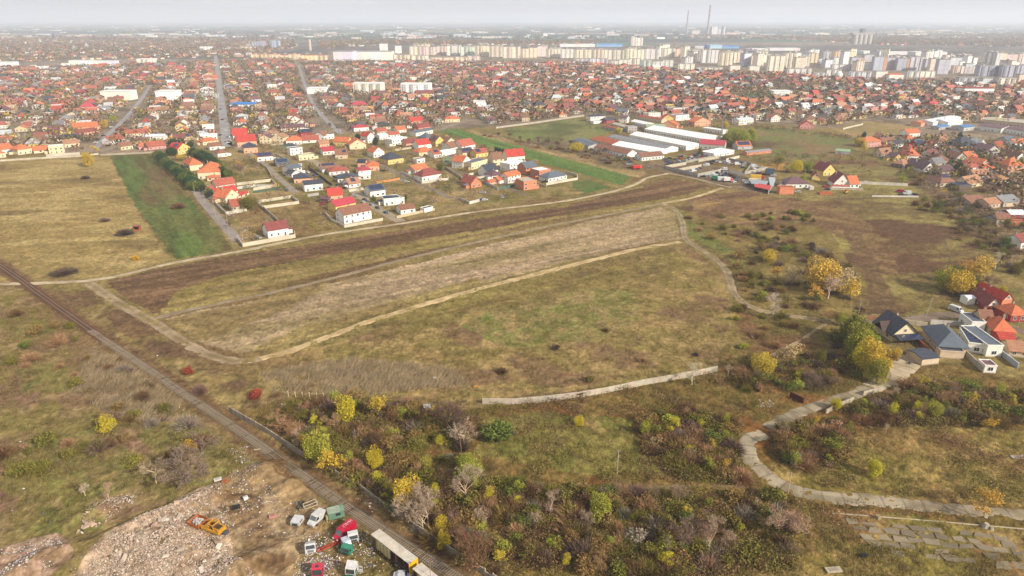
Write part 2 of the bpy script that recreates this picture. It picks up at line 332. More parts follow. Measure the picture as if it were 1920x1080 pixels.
    for a, b in zip(rp[:-1], rp[1:]):
        d = b - a; L2 = d @ d; t = np.clip(((xx - a[0]) * d[0] + (yy - a[1]) * d[1]) / L2, 0, 1)
        dm = np.minimum(dm, np.hypot(xx - a[0] - t * d[0], yy - a[1] - t * d[1]))
    dmin[idn] = dm
    t = ss(dmin + (n_sm - .5) * 4, 6.5, 3.5); col = mixc(col, A(150, 130, 88), t * .7)
    t = ss(dmin + (n_sm - .5) * 3, 5.0, 3.2); col = mixc(col, A(120, 94, 68), t * .92)
    # scrapyard, sand and rubble
    layer([(440, 878), (500, 868), (560, 895), (650, 955), (700, 1000), (760, 1090), (540, 1300), (300, 1300), (380, 1000), (340, 945)], (168, 144, 108), (150, 126, 94), (188, 164, 124), 6, seed=80)
    layer([(500, 870), (570, 900), (660, 960), (720, 1010), (830, 1100), (560, 1300), (560, 1060), (600, 1000), (620, 950)], (132, 112, 74), (110, 100, 56), (120, 92, 62), 5, seed=81, op=.9)
    layer([(130, 1080), (200, 1012), (330, 938), (420, 905), (410, 960), (430, 1030), (420, 1300), (-100, 1300)], (188, 166, 144), (164, 140, 116), (150, 128, 96), 3.5, seed=82)
    layer([(410, 925), (520, 930), (560, 980), (560, 1060), (500, 1100), (440, 1080), (430, 1000)], (140, 116, 88), (166, 144, 114), (120, 96, 70), 5, seed=83)
    layer([(-60, 1035), (110, 1005), (135, 1050), (60, 1100), (-100, 1150)], (176, 150, 130), (150, 124, 100), None, 3, seed=84)
    layer([(-20, 840), (3, 860), (5, 960), (-5, 1000), (-60, 1000), (-80, 860)], (118, 90, 78), (130, 100, 84), None, 6, seed=85)
    # fine tonal grain of plants and soil (their own colours), fading out where a cell is metres wide
    fade = np.clip(1.2 - dist / 900, .35, 1)
    g = 1 + ((n_sm - .5) * .95 + (n_xs - .5) * .8) * fade; col = col * np.clip(g, .45, 1.8)[:, None]
    wz = np.where(dist < 1500, 1.0, 0.0)[:, None]; col = col * (1 - wz + wz * np.array([1.0, .955, .88]))
    # relief
    z = ((n_sm - .5) * .5 + (n_xs - .5) * .35) * np.clip(1.3 - dist / 420, 0, 1)
    
    z[dmin < 3.6] = -.05
    z += HILL(x, y)
    for q in ([(1640, 600), (1960, 560), (1960, 720), (1700, 700)],):
        z[inside(wpoly(q), x, y)] = 0
    z[dist > 560] = 0
    idx = np.arange(nr * nc).reshape(nr, nc)
    Fc = np.stack([idx[:-1, :-1], idx[:-1, 1:], idx[1:, 1:], idx[1:, :-1]], -1).reshape(-1, 4)
    def ext(N, L, cur, mul, co): return cur
    mg = mat('ground_soil_and_grass', .97, .05, n1=(.8, .66, 1.36, (1, .6, 1)), n2=(.22, .82, 1.18), bump=(1.6, .9, .35), coord='World')
    me = npmesh('ground', np.stack([x, y, z], 1), Fc, col, [mg], smooth=True)
    o = link(bpy.data.objects.new('ground', me)); tag(o, 'open ground of dry grass, ploughed strips and bare soil', kind='structure')
MOUNDS = [G(px, py) + (a, b, h * 1.5) for px, py, a, b, h in ((270, 985, 13, 2.6, 1.7), (200, 1035, 10, 3, 1.5), (310, 1010, 9, 5, 1.3), (330, 1050, 10, 6, 1.2), (170, 965, 6, 2, 1.0), (90, 1045, 7, 3, 1.0), (60, 1065, 6, 3, .8), (490, 885, 5, 3.5, 1.4), (543, 908, 2.6, 2, .9), (380, 935, 6, 3, .9), (480, 1060, 8, 3.5, .8), (430, 1075, 9, 3, 1.0))]
def HILL(x, y):
    z = 0
    for mx_, my_, a, b, h in MOUNDS:
        ca, sa = .77, .64; dx = x - mx_; dy = y - my_; u = dx * ca + dy * sa; v = -dx * sa + dy * ca
        z = z + h * np.exp(-(u / a) ** 2 - (v / b) ** 2)
    return z
ground()
# ------------------------------------------------------------------ ribbons: tracks, streets, concrete road
def smooth(pts, per=6):
    P_ = [Vector(p) for p in pts]; P_ = [P_[0] * 2 - P_[1]] + P_ + [P_[-1] * 2 - P_[-2]]; out_ = []
    for i in range(1, len(P_) - 2):
        p0, p1, p2, p3 = P_[i - 1:i + 3]
        for k in range(per):
            t = k / per
            out_.append(.5 * ((2 * p1) + (p2 - p0) * t + (2 * p0 - 5 * p1 + 4 * p2 - p3) * t * t + (3 * p1 - p0 - 3 * p2 + p3) * t ** 3))
    out_.append(P_[-2]); return out_
def resample(pts, step):
    o = [pts[0]]; acc = 0
    for a, b in zip(pts[:-1], pts[1:]):
        L_ = (b - a).length; t = step - acc
        while t <= L_: o.append(a + (b - a) * (t / L_)); t += step
        acc = L_ - (t - step)
    return o
PATHS = []
def off_paths(pts, extra=.4):
    pts = np.asarray(pts, float); keep = np.ones(len(pts), bool)
    for W, r in PATHS:
        lo = W.min(0) - r - extra - 2; hi = W.max(0) + r + extra + 2; idx = np.nonzero(keep & (pts[:, 0] > lo[0]) & (pts[:, 0] < hi[0]) & (pts[:, 1] > lo[1]) & (pts[:, 1] < hi[1]))[0]
        for k in range(0, len(idx), 4000):
            j = idx[k:k + 4000]; d = np.hypot(pts[j, None, 0] - W[None, :, 0], pts[j, None, 1] - W[None, :, 1]).min(1); keep[j] &= d > r + extra
    return pts[keep]
def ribbon(name, pxs, width, cols, material, label, z=.06, jit=.35, step=1.5, ncol=6, widths=None, rut=False):
    if rut: ncol = 10
    if name == 'concrete_road': step = .5
    W = resample(smooth([G(*p) for p in pxs]), step); n = len(W); PATHS.append((np.array([(p.x, p.y) for p in W[::max(1, int(2 / step))]]), max(widths or [width]) / 2))
    V = []; Cc = []; Fc = []
    c1, c2 = np.array(C(*cols[0])), np.array(C(*cols[1]))
    for i, p in enumerate(W):
        d = (W[min(i + 1, n - 1)] - W[max(i - 1, 0)]).normalized(); nr_ = Vector((-d.y, d.x))
        wd = width if widths is None else np.interp(i / max(1, n - 1), np.linspace(0, 1, len(widths)), widths)
        for k in range(ncol + 1):
            t = k / ncol - .5; edge = abs(t) > .49
            j = (float(fbm(p.x + 31 * (t > 0), p.y, 3.5, 3, 5)) - .5) * 2 * jit * (2.2 if edge else .6) if jit else 0
            q = p + nr_ * (t * wd + j * (1 if t > 0 else -1))
            zz = z - (.16 if edge and jit else 0)
            if rut and k in (1, ncol - 1): zz -= .02
            V.append((q.x, q.y, zz + float(HILL(q.x, q.y))))
            m = float(fbm(q.x, q.y, 4, 3, 8)); m = min(1, max(0, (m - .35) / .3))
            cc = c1 * (1 - m) + c2 * m
            if rut and abs(t) < .13: gm = .75 * min(1, .3 + m); cc = cc * (1 - gm) + np.array(C(136, 120, 76)) * gm
            if name == 'concrete_road': 
                q5 = int(i * step / 4.8); cc = cc * (.86 + .22 * float(_h(np.array([q5]), np.array([k > ncol // 2]) * 1, 3)[0])) * (.62 if (i * step) % 4.8 < step * .99 else 1)
            if name == 'dirt_path': gm = max(0, min(1, (float(fbm(q.x, q.y, 2.2, 2, 18)) - .54) * 5)); cc = cc * (1 - .5 * gm) + np.array(C(150, 130, 88)) * .5 * gm
            Cc.append(cc)
        if i: 
            b = (i - 1) * (ncol + 1)
            for k in range(ncol): Fc.append((b + k, b + k + 1, b + ncol + 2 + k, b + ncol + 1 + k)[::-1])
    me = npmesh(name, V, Fc, Cc, [material]); o = link(bpy.data.objects.new(name, me)); tag(o, label, kind='structure'); return o
GR = ((172, 156, 130), (152, 134, 106))
ribbon('dirt_road', [(165, 530), (220, 566), (290, 606), (350, 645), (400, 668), (450, 677), (492, 671)], 5.2, ((178, 156, 126), (156, 134, 104)), M_DIRT, 'grey dirt road bending along the lower left corner of the strips', rut=True)
ribbon('dirt_path', [(488, 672), (560, 652), (700, 600), (900, 541), (1100, 490), (1200, 466), (1278, 453)], 4.4, ((222, 194, 146), (194, 166, 120)), M_DIRT, 'sandy yellow path along the lower edge of the pink stubble strip', z=.08, jit=.6)
ribbon('dirt_path', [(292, 596), (350, 582), (560, 537), (800, 476), (1000, 430), (1150, 400), (1242, 381)], 3.6, ((168, 152, 128), (148, 130, 106)), M_DIRT, 'thin grey gravel path between the brown and the pink strips', z=.07, jit=.5)
ribbon('dirt_path', [(1238, 382), (1300, 370), (1356, 352)], 4.2, ((220, 196, 154), (196, 170, 130)), M_DIRT, 'pale yellow path running right from the track junction', z=.075, jit=.5)
ribbon('dirt_road', [(-300, 548), (-50, 534), (60, 531), (190, 523), (330, 492), (450, 471), (600, 441), (760, 418), (900, 396), (1050, 378), (1140, 361), (1190, 346), (1215, 333), (1255, 325)], 3.9, ((206, 188, 158), (180, 160, 130)), M_DIRT, 'long pale dirt track passing in front of the housing plots', z=.085, jit=.5)
ribbon('dirt_road', [(1240, 381), (1265, 393), (1279, 415), (1282, 440), (1292, 455), (1330, 478), (1360, 505), (1372, 540), (1387, 562), (1420, 580), (1470, 590), (1560, 602), (1640, 603)], 3.8, ((178, 158, 128), (148, 130, 104)), M_DIRT, 'winding dirt track between the meadow and the yellow trees', z=.09, jit=.5, rut=True)
ribbon('dirt_road', [(1255, 325), (1300, 334), (1350, 347), (1375, 352)], 3.0, ((192, 172, 140), (160, 140, 110)), M_DIRT, 'pale dirt track under the grey concrete enclosure walls', z=.07, jit=.4)
ribbon('dirt_road', [(1620, 603), (1700, 600), (1760, 592), (1830, 592), (1865, 606), (1900, 618), (2100, 660)], 7, ((150, 130, 114), (130, 112, 96)), M_DIRT, 'wide muddy lane behind the dark roofed houses', z=.1, jit=.8)
ribbon('dirt_path', [(1430, 672), (1480, 650), (1530, 618), (1555, 603)], 1.8, ((176, 154, 122), (150, 130, 98)), M_DIRT, 'narrow foot path climbing to the muddy lane', z=.06, jit=.4)
ribbon('dirt_path', [(800, 868), (850, 882), (910, 893), (1000, 905), (1100, 912), (1200, 915), (1300, 912), (1400, 912)], 1.6, ((150, 130, 96), (128, 108, 76)), M_DIRT, 'faint foot path crossing the thicket behind the leaning pole', z=.06, jit=.5)
CO = ((190, 174, 146), (154, 138, 110))
ribbon('concrete_road', [(1432, 812), (1405, 822), (1402, 842), (1415, 870), (1450, 900), (1500, 922), (1560, 932), (1640, 938), (1760, 951), (1850, 960), (1960, 968), (2200, 990)], 4.6, CO, M_CONC, 'pale concrete road curving round the bushy corner', z=.1, jit=.28, step=1.2, widths=[5.6, 5, 5, 4.6, 4.6, 4.6])
ribbon('concrete_road', [(1440, 803), (1470, 786), (1505, 770), (1560, 752), (1600, 740), (1640, 724)], 5, ((176, 160, 134), (140, 126, 96)), M_CONC, 'cracked mossy concrete road rising towards the houses', z=.1, jit=.25, step=1.2)
ribbon('concrete_road', [(1634, 727), (1660, 712), (1690, 692), (1712, 671)], 8, ((206, 188, 156), (190, 170, 136)), M_CONC, 'clean wide concrete slab ending by the dark roofed shed', z=.14, jit=.1, step=1.2, widths=[6, 8, 8.5, 8])
AS = ((172, 166, 164), (154, 148, 146))
def street(pxs, wd, lab, cols=AS): return ribbon('street', pxs, wd, cols, M_ASPH, lab, z=.09, jit=0, step=6, ncol=2)
street([(446, 452), (427, 430), (404, 404), (382, 378), (362, 350), (350, 338)], 6, 'grey lane beside the green crop field', ((164, 152, 142), (146, 134, 124)))
street([(556, 362), (530, 340), (500, 312), (470, 290), (440, 274), (425, 264)], 5, 'grey lane between the orange villa and the white houses', ((168, 154, 136), (148, 134, 116)))
street([(752, 416), (715, 396), (690, 378), (655, 352), (622, 326), (590, 304), (550, 288), (528, 276)], 7, 'sandy street with parked cars through the new houses', ((176, 160, 134), (156, 140, 116)))
street([(426, 276), (421, 240), (416, 200), (412, 165), (408, 130), (404, 104)], 10, 'long straight grey street into the town, left of centre')
street([(176, 282), (200, 255), (235, 222), (262, 190), (283, 160)], 6, 'grey street at the far left of the houses')
street([(640, 252), (615, 228), (590, 200), (572, 160), (560, 122)], 5.5, 'long grey street with cars, right of the straight one')
street([(826, 243), (850, 234), (880, 226)], 6, 'short road end behind the green strip', ((160, 150, 132), (146, 134, 118)))
street([(985, 366), (955, 352), (930, 341), (880, 328), (820, 312)], 5, 'muddy lane with a car beside the hedge garden', ((138, 120, 98), (118, 102, 82)))
street([(845, 372), (800, 350), (740, 322), (700, 302)], 4.5, 'narrow lane left of the maroon roofed house', ((150, 138, 118), (134, 118, 98)))
# mossy broken slabs lower right
def slabs():
    mb = MB(); o0 = Vector(G(1585, 975)); ex = (Vector(G(1920, 1010)) - o0).normalized(); ey = Vector((-ex.y, ex.x))
    for i in range(22):
        for j in range(5):
            if R.random() < .24: continue
            u = i * 3.6 + R.uniform(-.2, .2) + j * .9; v = -j * 2.3 + .4 + R.uniform(-.2, .2)
            a = o0 + ex * u + ey * v; w_, d_ = 3.5 * R.uniform(.8, 1), 2.1 * R.uniform(.6, 1)
            k = R.uniform(.5, .9); z0 = .14 + R.uniform(-.04, .04); tl = R.uniform(-.04, .04)
            c = [(a.x, a.y), (a.x + ex.x * w_, a.y + ex.y * w_), (a.x + ex.x * w_ - ey.x * d_, a.y + ex.y * w_ - ey.y * d_), (a.x - ey.x * d_, a.y - ey.y * d_)]
            c = [(p[0] + R.uniform(-.5, .5), p[1] + R.uniform(-.45, .45)) for p in c]
            vs = [(p[0], p[1], z0 - .3) for p in c] + [(p[0], p[1], z0 + tl * (q % 2)) for q, p in enumerate(c)]
            mb.add(vs, [(4, 7, 6, 5), (0, 1, 5, 4), (1, 2, 6, 5), (2, 3, 7, 6), (3, 0, 4, 7)], tuple(x_ * k for x_ in C(174, 158, 130)))
    o = mb.build('concrete_pavement', [M_CONC]); tag(o, 'broken concrete slabs with moss in their joints', kind='structure')
    for nm, pts in (('concrete_kerb', [(1560, 962), (1640, 968), (1760, 978), (1920, 992), (2100, 1010)]),):
        ribbon('kerb', pts, .5, ((190, 176, 150), (160, 146, 120)), M_CONC, 'thin concrete kerb line above the broken slabs', z=.18, jit=.08, ncol=2)
slabs()
# ------------------------------------------------------------------ labels: what it looks like + the landmark it stands by
LM = [((-60, 200), 'the far left edge of the town'), ((60, 285), 'the dry field at far left'), ((170, 300), 'the yellow tree at the crossing'), ((240, 200), 'the left grey street'), ((120, 235), 'the left suburb gardens'), ((330, 270), 'the dark hedge top'),
      ((395, 330), 'the orange villa'), ((420, 240), 'the long straight street'), ((345, 235), 'the gardens left of the straight street'), ((480, 250), 'the twin gabled houses'), ((510, 445), 'the crimson roofed corner house'), ((430, 380), 'the gabled cream house'), ((500, 350), 'the walled garden plots'), ((560, 320), 'the dark hipped houses'), ((590, 240), 'the long brown roofed house'), ((640, 300), 'the middle of the new houses'),
      ((670, 400), 'the long white duplex'), ((740, 385), 'the flat white modern house'), ((700, 285), 'the orange gabled villa'), ((745, 305), 'the yellow dark roofed house'), ((755, 265), 'the flat white terrace house'), ((815, 270), 'the yellow gable house'), ((810, 335), 'the maroon roofed house'), ((860, 360), 'the hedge garden'), ((900, 335), 'the orange brick gable'), ((960, 300), 'the tall red roofed house'), ((995, 350), 'the bare brick shell'), ((1045, 335), 'the last white house'),
      ((800, 215), 'the houses above the green strip'), ((720, 225), 'the gardens above the new houses'), ((910, 220), 'the lane above the green strip'), ((1010, 215), 'the houses above the grass field'), ((1080, 275), 'the yellow bush by the sheds'), ((1120, 235), 'the blue canopy'), ((1190, 225), 'the sheds above the grass field'), ((1190, 285), 'the old brown sheds'), ((1240, 265), 'the long white halls'), ((1260, 215), 'the houses behind the white halls'), ((1225, 310), 'the red dump container'), ((1310, 275), 'the red roofed hall'),
      ((1300, 322), 'the grey walled enclosure'), ((1350, 310), 'the parked vans'), ((1400, 335), 'the breaker yard trucks'), ((1380, 255), 'the green poplar clump'), ((1330, 235), 'the lattice mast'), ((1430, 305), 'the orange weed patch'), ((1430, 350), 'the red canopy'), ((1450, 240), 'the sports field edge'), ((1495, 355), 'the orange brick cube'), ((1530, 330), 'the small yellow garage'), ((1590, 345), 'the red gabled farmhouse'), ((1510, 235), 'the lone red roofed house'), ((1600, 235), 'the long dry field'), ((1640, 270), 'the peach house'), ((1700, 290), 'the orange pyramid roof'), ((1815, 275), 'the big dark hipped house'), ((1760, 230), 'the grey sheds at right'), ((1880, 235), 'the right edge sheds'), ((1740, 320), 'the white barn gable'), ((1770, 350), 'the solar canopy'), ((1680, 360), 'the white minibus'), ((1840, 330), 'the tan hipped cottage'), ((1900, 315), 'the tall peach house'), ((1850, 385), 'the ruined brown barns'), ((1900, 420), 'the orange timber stacks'), ((1930, 350), 'the right picture edge'),
      ((160, 420), 'the dry left field'), ((335, 385), 'the crop field bush'), ((250, 430), 'the lone hut'), ((60, 520), 'the rail crossing'), ((200, 560), 'the grey dirt road top'), ((370, 650), 'the grey dirt road bend'), ((60, 640), 'the left green patches'), ((120, 760), 'the left meadow'), ((200, 800), 'the yellow bush on the left'), ((330, 730), 'the upper railway'), ((260, 700), 'the purple reeds'), ((350, 690), 'the small red bush'), ((480, 735), 'the bright red bush'), ((575, 745), 'the white fence posts'), ((330, 870), 'the big bare tree at left'), ((200, 940), 'the rubble banks'), ((60, 900), 'the left meadow edge'), ((430, 900), 'the rubbish pile'), ((500, 890), 'the sand heap'),
      ((520, 800), 'the upper railway fence'), ((600, 840), 'the yellow trees by the fence'), ((655, 760), 'the tall yellow bush'), ((720, 760), 'the thin yellow tree'), ((800, 765), 'the little shack'), ((850, 765), 'the dark dome bush'), ((870, 820), 'the pale bare tree'), ((700, 870), 'the lower fence gap'), ((760, 915), 'the orange tree by the fence'), ((880, 890), 'the lime bush'), ((820, 950), 'the bare trees by the railway'), ((840, 1010), 'the lower railway fence'), ((950, 850), 'the thicket middle'), ((1030, 945), 'the pale twiggy tree'), ((910, 1030), 'the red brown tree below'), ((1120, 950), 'the lime green tree'), ((1155, 870), 'the lone concrete pole'), ((1060, 1040), 'the bottom middle grass'), ((1210, 960), 'the lower thicket'), ((1085, 785), 'the clearing bush'), ((1000, 745), 'the curved white fence'), ((1200, 740), 'the middle of the curved fence'), ((1300, 700), 'the right end of the curved fence'), ((1230, 820), 'the dark hedge row'), ((1330, 800), 'the brush above the concrete bend'), ((1330, 920), 'the red leaved bush'), ((1400, 960), 'the thicket below the bend'), ((1470, 980), 'the forked bare tree'), ((1320, 1030), 'the bottom thicket'), ((1550, 1050), 'the loose slabs'), ((1480, 900), 'the road side pole'), ((1500, 820), 'the bushes inside the bend'), ((1570, 760), 'the cracked road wall'), ((1635, 870), 'the yellow bush in the grass'), ((1740, 860), 'the right lower meadow'), ((1840, 960), 'the orange tree by the slabs'), ((1850, 800), 'the small yellow tree'), ((1740, 760), 'the brush below the houses'), ((1880, 740), 'the right edge brush'), ((1700, 690), 'the slab road'), ((1440, 690), 'the golden bush'), ((1485, 670), 'the pale leafed tree'), ((1380, 720), 'the fence end bushes'), ((1450, 575), 'the white bare tree'), ((1530, 545), 'the small orange tree'), ((1550, 500), 'the great orange tree'), ((1440, 480), 'the round yellow tree'), ((1480, 520), 'the pale thin trees'), ((1400, 600), 'the path bend shrubs'), ((1480, 620), 'the foot path'), ((1600, 590), 'the dark green tree'), ((1620, 660), 'the golden tree row'), ((1690, 640), 'the dark gabled house'), ((1790, 650), 'the grey hipped house'), ((1850, 640), 'the flat white villa'), ((1900, 640), 'the old tiled roofs'), ((1800, 510), 'the big green gold tree'), ((1850, 550), 'the junk yard'), ((1900, 500), 'the right hedge'), ((1350, 440), 'the upper path'), ((1300, 400), 'the brown weed patch'), ((1440, 400), 'the green shrub patch'), ((1520, 420), 'the brush pile'), ((1700, 440), 'the right meadow'), ((1850, 440), 'the meadow corner')]
LBL = []   # (object, description, px, py)
def want(o, desc, px, py, group=None): LBL.append((o, desc, px, py)); group and tag(o, group=group); return o
def ordn(i, n):
    if n == 2: return ('nearer', 'farther')[i]
    w_ = ['nearest', 'second nearest', 'third nearest', 'fourth nearest', 'fifth nearest', 'sixth nearest', 'seventh nearest', 'eighth nearest', 'ninth nearest', 'tenth nearest']
    return 'farthest' if i == n - 1 else (w_[i] if i < 10 else 'outer')
def assign_labels():
    gr = {}
    for o, d, px, py in LBL:
        b = min(LM, key=lambda l: ((l[0][0] - px) ** 2 + ((l[0][1] - py) * (1.6 if py > 350 else 2.5)) ** 2))
        dx, dy = px - b[0][0], py - b[0][1]
        if abs(dx) < 6 and abs(dy) < 5: rel = 'beside'
        elif abs(dx) > abs(dy) * 1.4: rel = 'left of' if dx < 0 else 'right of'
        else: rel = 'behind' if dy < 0 else 'in front of'
        gr.setdefault((d, rel, b[1]), []).append((math.hypot(dx, dy), o))
    for (d, rel, lm), L_ in gr.items():
        L_.sort(key=lambda t: t[0])
        for i, (_, o) in enumerate(L_):
            sfx = '' if len(L_) == 1 else f', {ordn(i, len(L_))}'; dd = d
            for a_, b_ in ((' and solar panels', ''), (' flat roof', ' roof'), (' and', ''), ('low ', ''), ('tall ', ''), (' with ', ', ')):
                if len(f'{dd} {rel} {lm}{sfx}'.split()) <= 16: break
                if a_ == ' and solar panels' and a_ in dd: dd = dd.replace(a_, '').replace('roof', 'solar roof')
                else: dd = dd.replace(a_, b_)
            lb = f'{dd} {rel} {lm}{sfx}'
            if len(lb.split()) > 16: lb = lb.replace(' roof', '', 1)
            if len(lb.split()) > 16: lb = lb.replace(' the ', ' ', 1)
            o['label'] = lb
# ------------------------------------------------------------------ houses
RC = {'red': (196, 74, 64), 'orange': (212, 120, 82), 'brick': (176, 98, 80), 'maroon': (146, 80, 76), 'brown': (146, 104, 84), 'tan': (180, 132, 104), 'crimson': (180, 62, 74), 'dark': (62, 66, 78), 'grey': (140, 140, 142), 'white': (226, 224, 220), 'plum': (112, 78, 84), 'blue': (70, 130, 190), 'slate': (96, 104, 114), 'green': (150, 172, 140), 'sand': (190, 178, 156), 'solar': (44, 50, 74), 'rust': (170, 92, 66), 'pale': (200, 205, 206)}
RNAME = {'red': 'red', 'orange': 'orange', 'brick': 'brick red', 'maroon': 'maroon', 'brown': 'brown', 'tan': 'tan', 'crimson': 'crimson', 'dark': 'dark', 'grey': 'grey', 'white': 'white', 'plum': 'plum', 'blue': 'blue', 'slate': 'slate grey', 'green': 'pale green', 'sand': 'sand coloured', 'solar': 'dark blue', 'rust': 'rusty', 'pale': 'pale grey'}
WC = {'w': (240, 234, 222), 'c': (228, 208, 170), 'p': (228, 170, 136), 'y': (226, 198, 120), 'g': (186, 184, 178), 'b': (206, 134, 100), 't': (206, 184, 156), 'n': (196, 214, 160), 'd': (110, 96, 88), 'r': (166, 66, 64), 'k': (222, 160, 150)}
WNAME = {'w': 'white', 'c': 'cream', 'p': 'peach', 'y': 'yellow', 'g': 'grey', 'b': 'orange brick', 't': 'beige', 'n': 'lime', 'd': 'dark', 'r': 'red', 'k': 'pink'}
TRIM = CW(236, 232, 224); PANE = (.03, .035, .045)
_win = {}
def window_mesh(w_, h_):
    k = (round(w_, 1), round(h_, 1))
    if k not in _win:
        m = MB(); a, b = k
        m.box(-a / 2, -.07, 0, a / 2, .02, b, PANE, 0)
        for q in ((-a / 2 - .07, 0, -a / 2, b), (a / 2, 0, a / 2 + .07, b), (-a / 2 - .07, -.09, a / 2 + .07, 0), (-a / 2 - .07, b, a / 2 + .07, b + .07), (-.035, 0, .035, b)):
            m.box(q[0], -.1, q[1], q[2], .02, q[3], TRIM, 1)
        _win[k] = m.mesh('window', [M_GLASS, M_PLAIN])
    return _win[k]
def roof_mesh(mb, kind, w, d, z, rh, o, col, th=.22, slab=None):
    if kind in ('gx', 'gy'):
        if kind == 'gx': L_, S_ = w, d
        else: L_, S_ = d, w
        sl = rh / (S_ / 2); e = z - sl * o
        top = [(-o, e), (S_ / 2, z + rh), (S_ + o, e)]; prof = [(a, b + .02) for a, b in top] + [(a, b + th) for a, b in reversed(top)]
        # profile across S_, extruded along L_
        vs = []; n = len(prof)
        for t in (-o * .8, L_ + o * .8):
            for a, b in prof: vs.append((t, a, b) if kind == 'gx' else (a, t, b))
        fs = [(i, n + i, n + (i + 1) % n, (i + 1) % n) for i in range(n)] + [(0, 1, 4, 5), (1, 2, 3, 4), (n + 5, n + 4, n + 1, n), (n + 4, n + 3, n + 2, n + 1)]
        if kind == 'gy': fs = [f[::-1] for f in fs]
        mb.add(vs, fs, col, 0)
    elif kind in ('hip', 'pyr'):
        c = [(-o, -o), (w + o, -o), (w + o, d + o), (-o, d + o)]; ins = min(w, d) / 2 + o
        if kind == 'pyr' or abs(w - d) < .5: r = [(w / 2, d / 2), (w / 2, d / 2)]
        elif w > d: r = [(-o + ins, d / 2), (w + o - ins, d / 2)]
        else: r = [(w / 2, -o + ins), (w / 2, d + o - ins)]
        zz = z + .02
        vs = [(a, b, zz) for a, b in c] + [(a, b, zz + th) for a, b in c] + [(a, b, z + rh) for a, b in r]
        fs = [(3, 2, 1, 0), (0, 1, 5, 4), (1, 2, 6, 5), (2, 3, 7, 6), (3, 0, 4, 7)]
        fs += [(4, 5, 9, 8), (5, 6, 9), (6, 7, 8, 9), (7, 4, 8)] if w > d or kind == 'pyr' or abs(w - d) < .5 else [(4, 5, 8), (5, 6, 9, 8), (6, 7, 9), (7, 4, 8, 9)]
        mb.add(vs, fs, col, 0)
    else:  # flat roof with a parapet ring
        p = .3; h = .45
        mb.box(-.12 + p, -.12 + p, z, w + .12 - p, d + .12 - p, z + .15, col, 0)
        for q in ((-.12, -.12, w + .12, -.12 + p), (-.12, d + .12 - p, w + .12, d + .12), (-.12, -.12 + p, -.12 + p, d + .12 - p), (w + .12 - p, -.12 + p, w + .12, d + .12 - p)):
            mb.box(q[0], q[1], z, q[2], q[3], z + h, slab or TRIM, 0)
def wall_mesh(mb, kind, w, d, z, rh, col, gcol=None):
    mb.box(0, 0, -.6, w, d, z, col, 0)
    g = gcol or col
    if kind == 'gx':
        for t, s in ((0, 1), (w, -1)):
            mb.add([(t, 0, z), (t, d, z), (t, d / 2, z + rh), (t + s * .25, 0, z), (t + s * .25, d, z), (t + s * .25, d / 2, z + rh)], [(0, 2, 1), (3, 4, 5), (0, 3, 5, 2), (1, 2, 5, 4)] if s > 0 else [(0, 1, 2), (3, 5, 4), (0, 2, 5, 3), (1, 4, 5, 2)], g, 0)
    elif kind == 'gy':
        for t, s in ((0, 1), (d, -1)):
            mb.add([(0, t, z), (w, t, z), (w / 2, t, z + rh), (0, t + s * .25, z), (w, t + s * .25, z), (w / 2, t + s * .25, z + rh)], [(0, 1, 2), (3, 5, 4), (0, 2, 5, 3), (1, 4, 5, 2)] if s > 0 else [(0, 2, 1), (3, 4, 5), (0, 3, 5, 2), (1, 2, 5, 4)], g, 0)
FOOT = []    # occupied footprints (cx, cy, radius)
def jit(c, a=.06):
    k = 1 + R.uniform(-a, a); return tuple(min(.85, x * k * (1 + R.uniform(-.03, .03))) for x in c)
def solar(parent, kind, w, d, z, rh, frac=(.1, .9, .15, .85)):
    mb = MB(); x0, x1, t0, t1 = frac
    nx = max(2, int(w * (x1 - x0) / 1.15)); run = d / 2 if kind != 'flat' else d * .8
    ny = max(1, int(math.hypot(run, rh if kind != 'flat' else 0) * (t1 - t0) / 1.75))
    for i in range(nx):
        for j in range(ny):
            a0 = w * (x0 + (x1 - x0) * i / nx) + .05; a1 = w * (x0 + (x1 - x0) * (i + 1) / nx) - .05
            u0 = t0 + (t1 - t0) * j / ny + .012; u1 = t0 + (t1 - t0) * (j + 1) / ny - .012
            if kind == 'flat':
                y0, y1 = d * u0, d * u1; z0, z1 = z + .3, z + .75
            else: y0, y1, z0, z1 = run * u0, run * u1, z + rh * u0 + .32, z + rh * u1 + .32
            mb.add([(a0, y0, z0), (a1, y0, z0), (a1, y1, z1), (a0, y1, z1), (a0, y0, z0 - .06), (a1, y0, z0 - .06), (a1, y1, z1 - .06), (a0, y1, z1 - .06)], [(0, 1, 2, 3), (7, 6, 5, 4), (0, 4, 5, 1), (1, 5, 6, 2), (2, 6, 7, 3), (3, 7, 4, 0)], C(52, 60, 88), 0)
    mb.build('solar_panel', [M_SOLAR], parent)
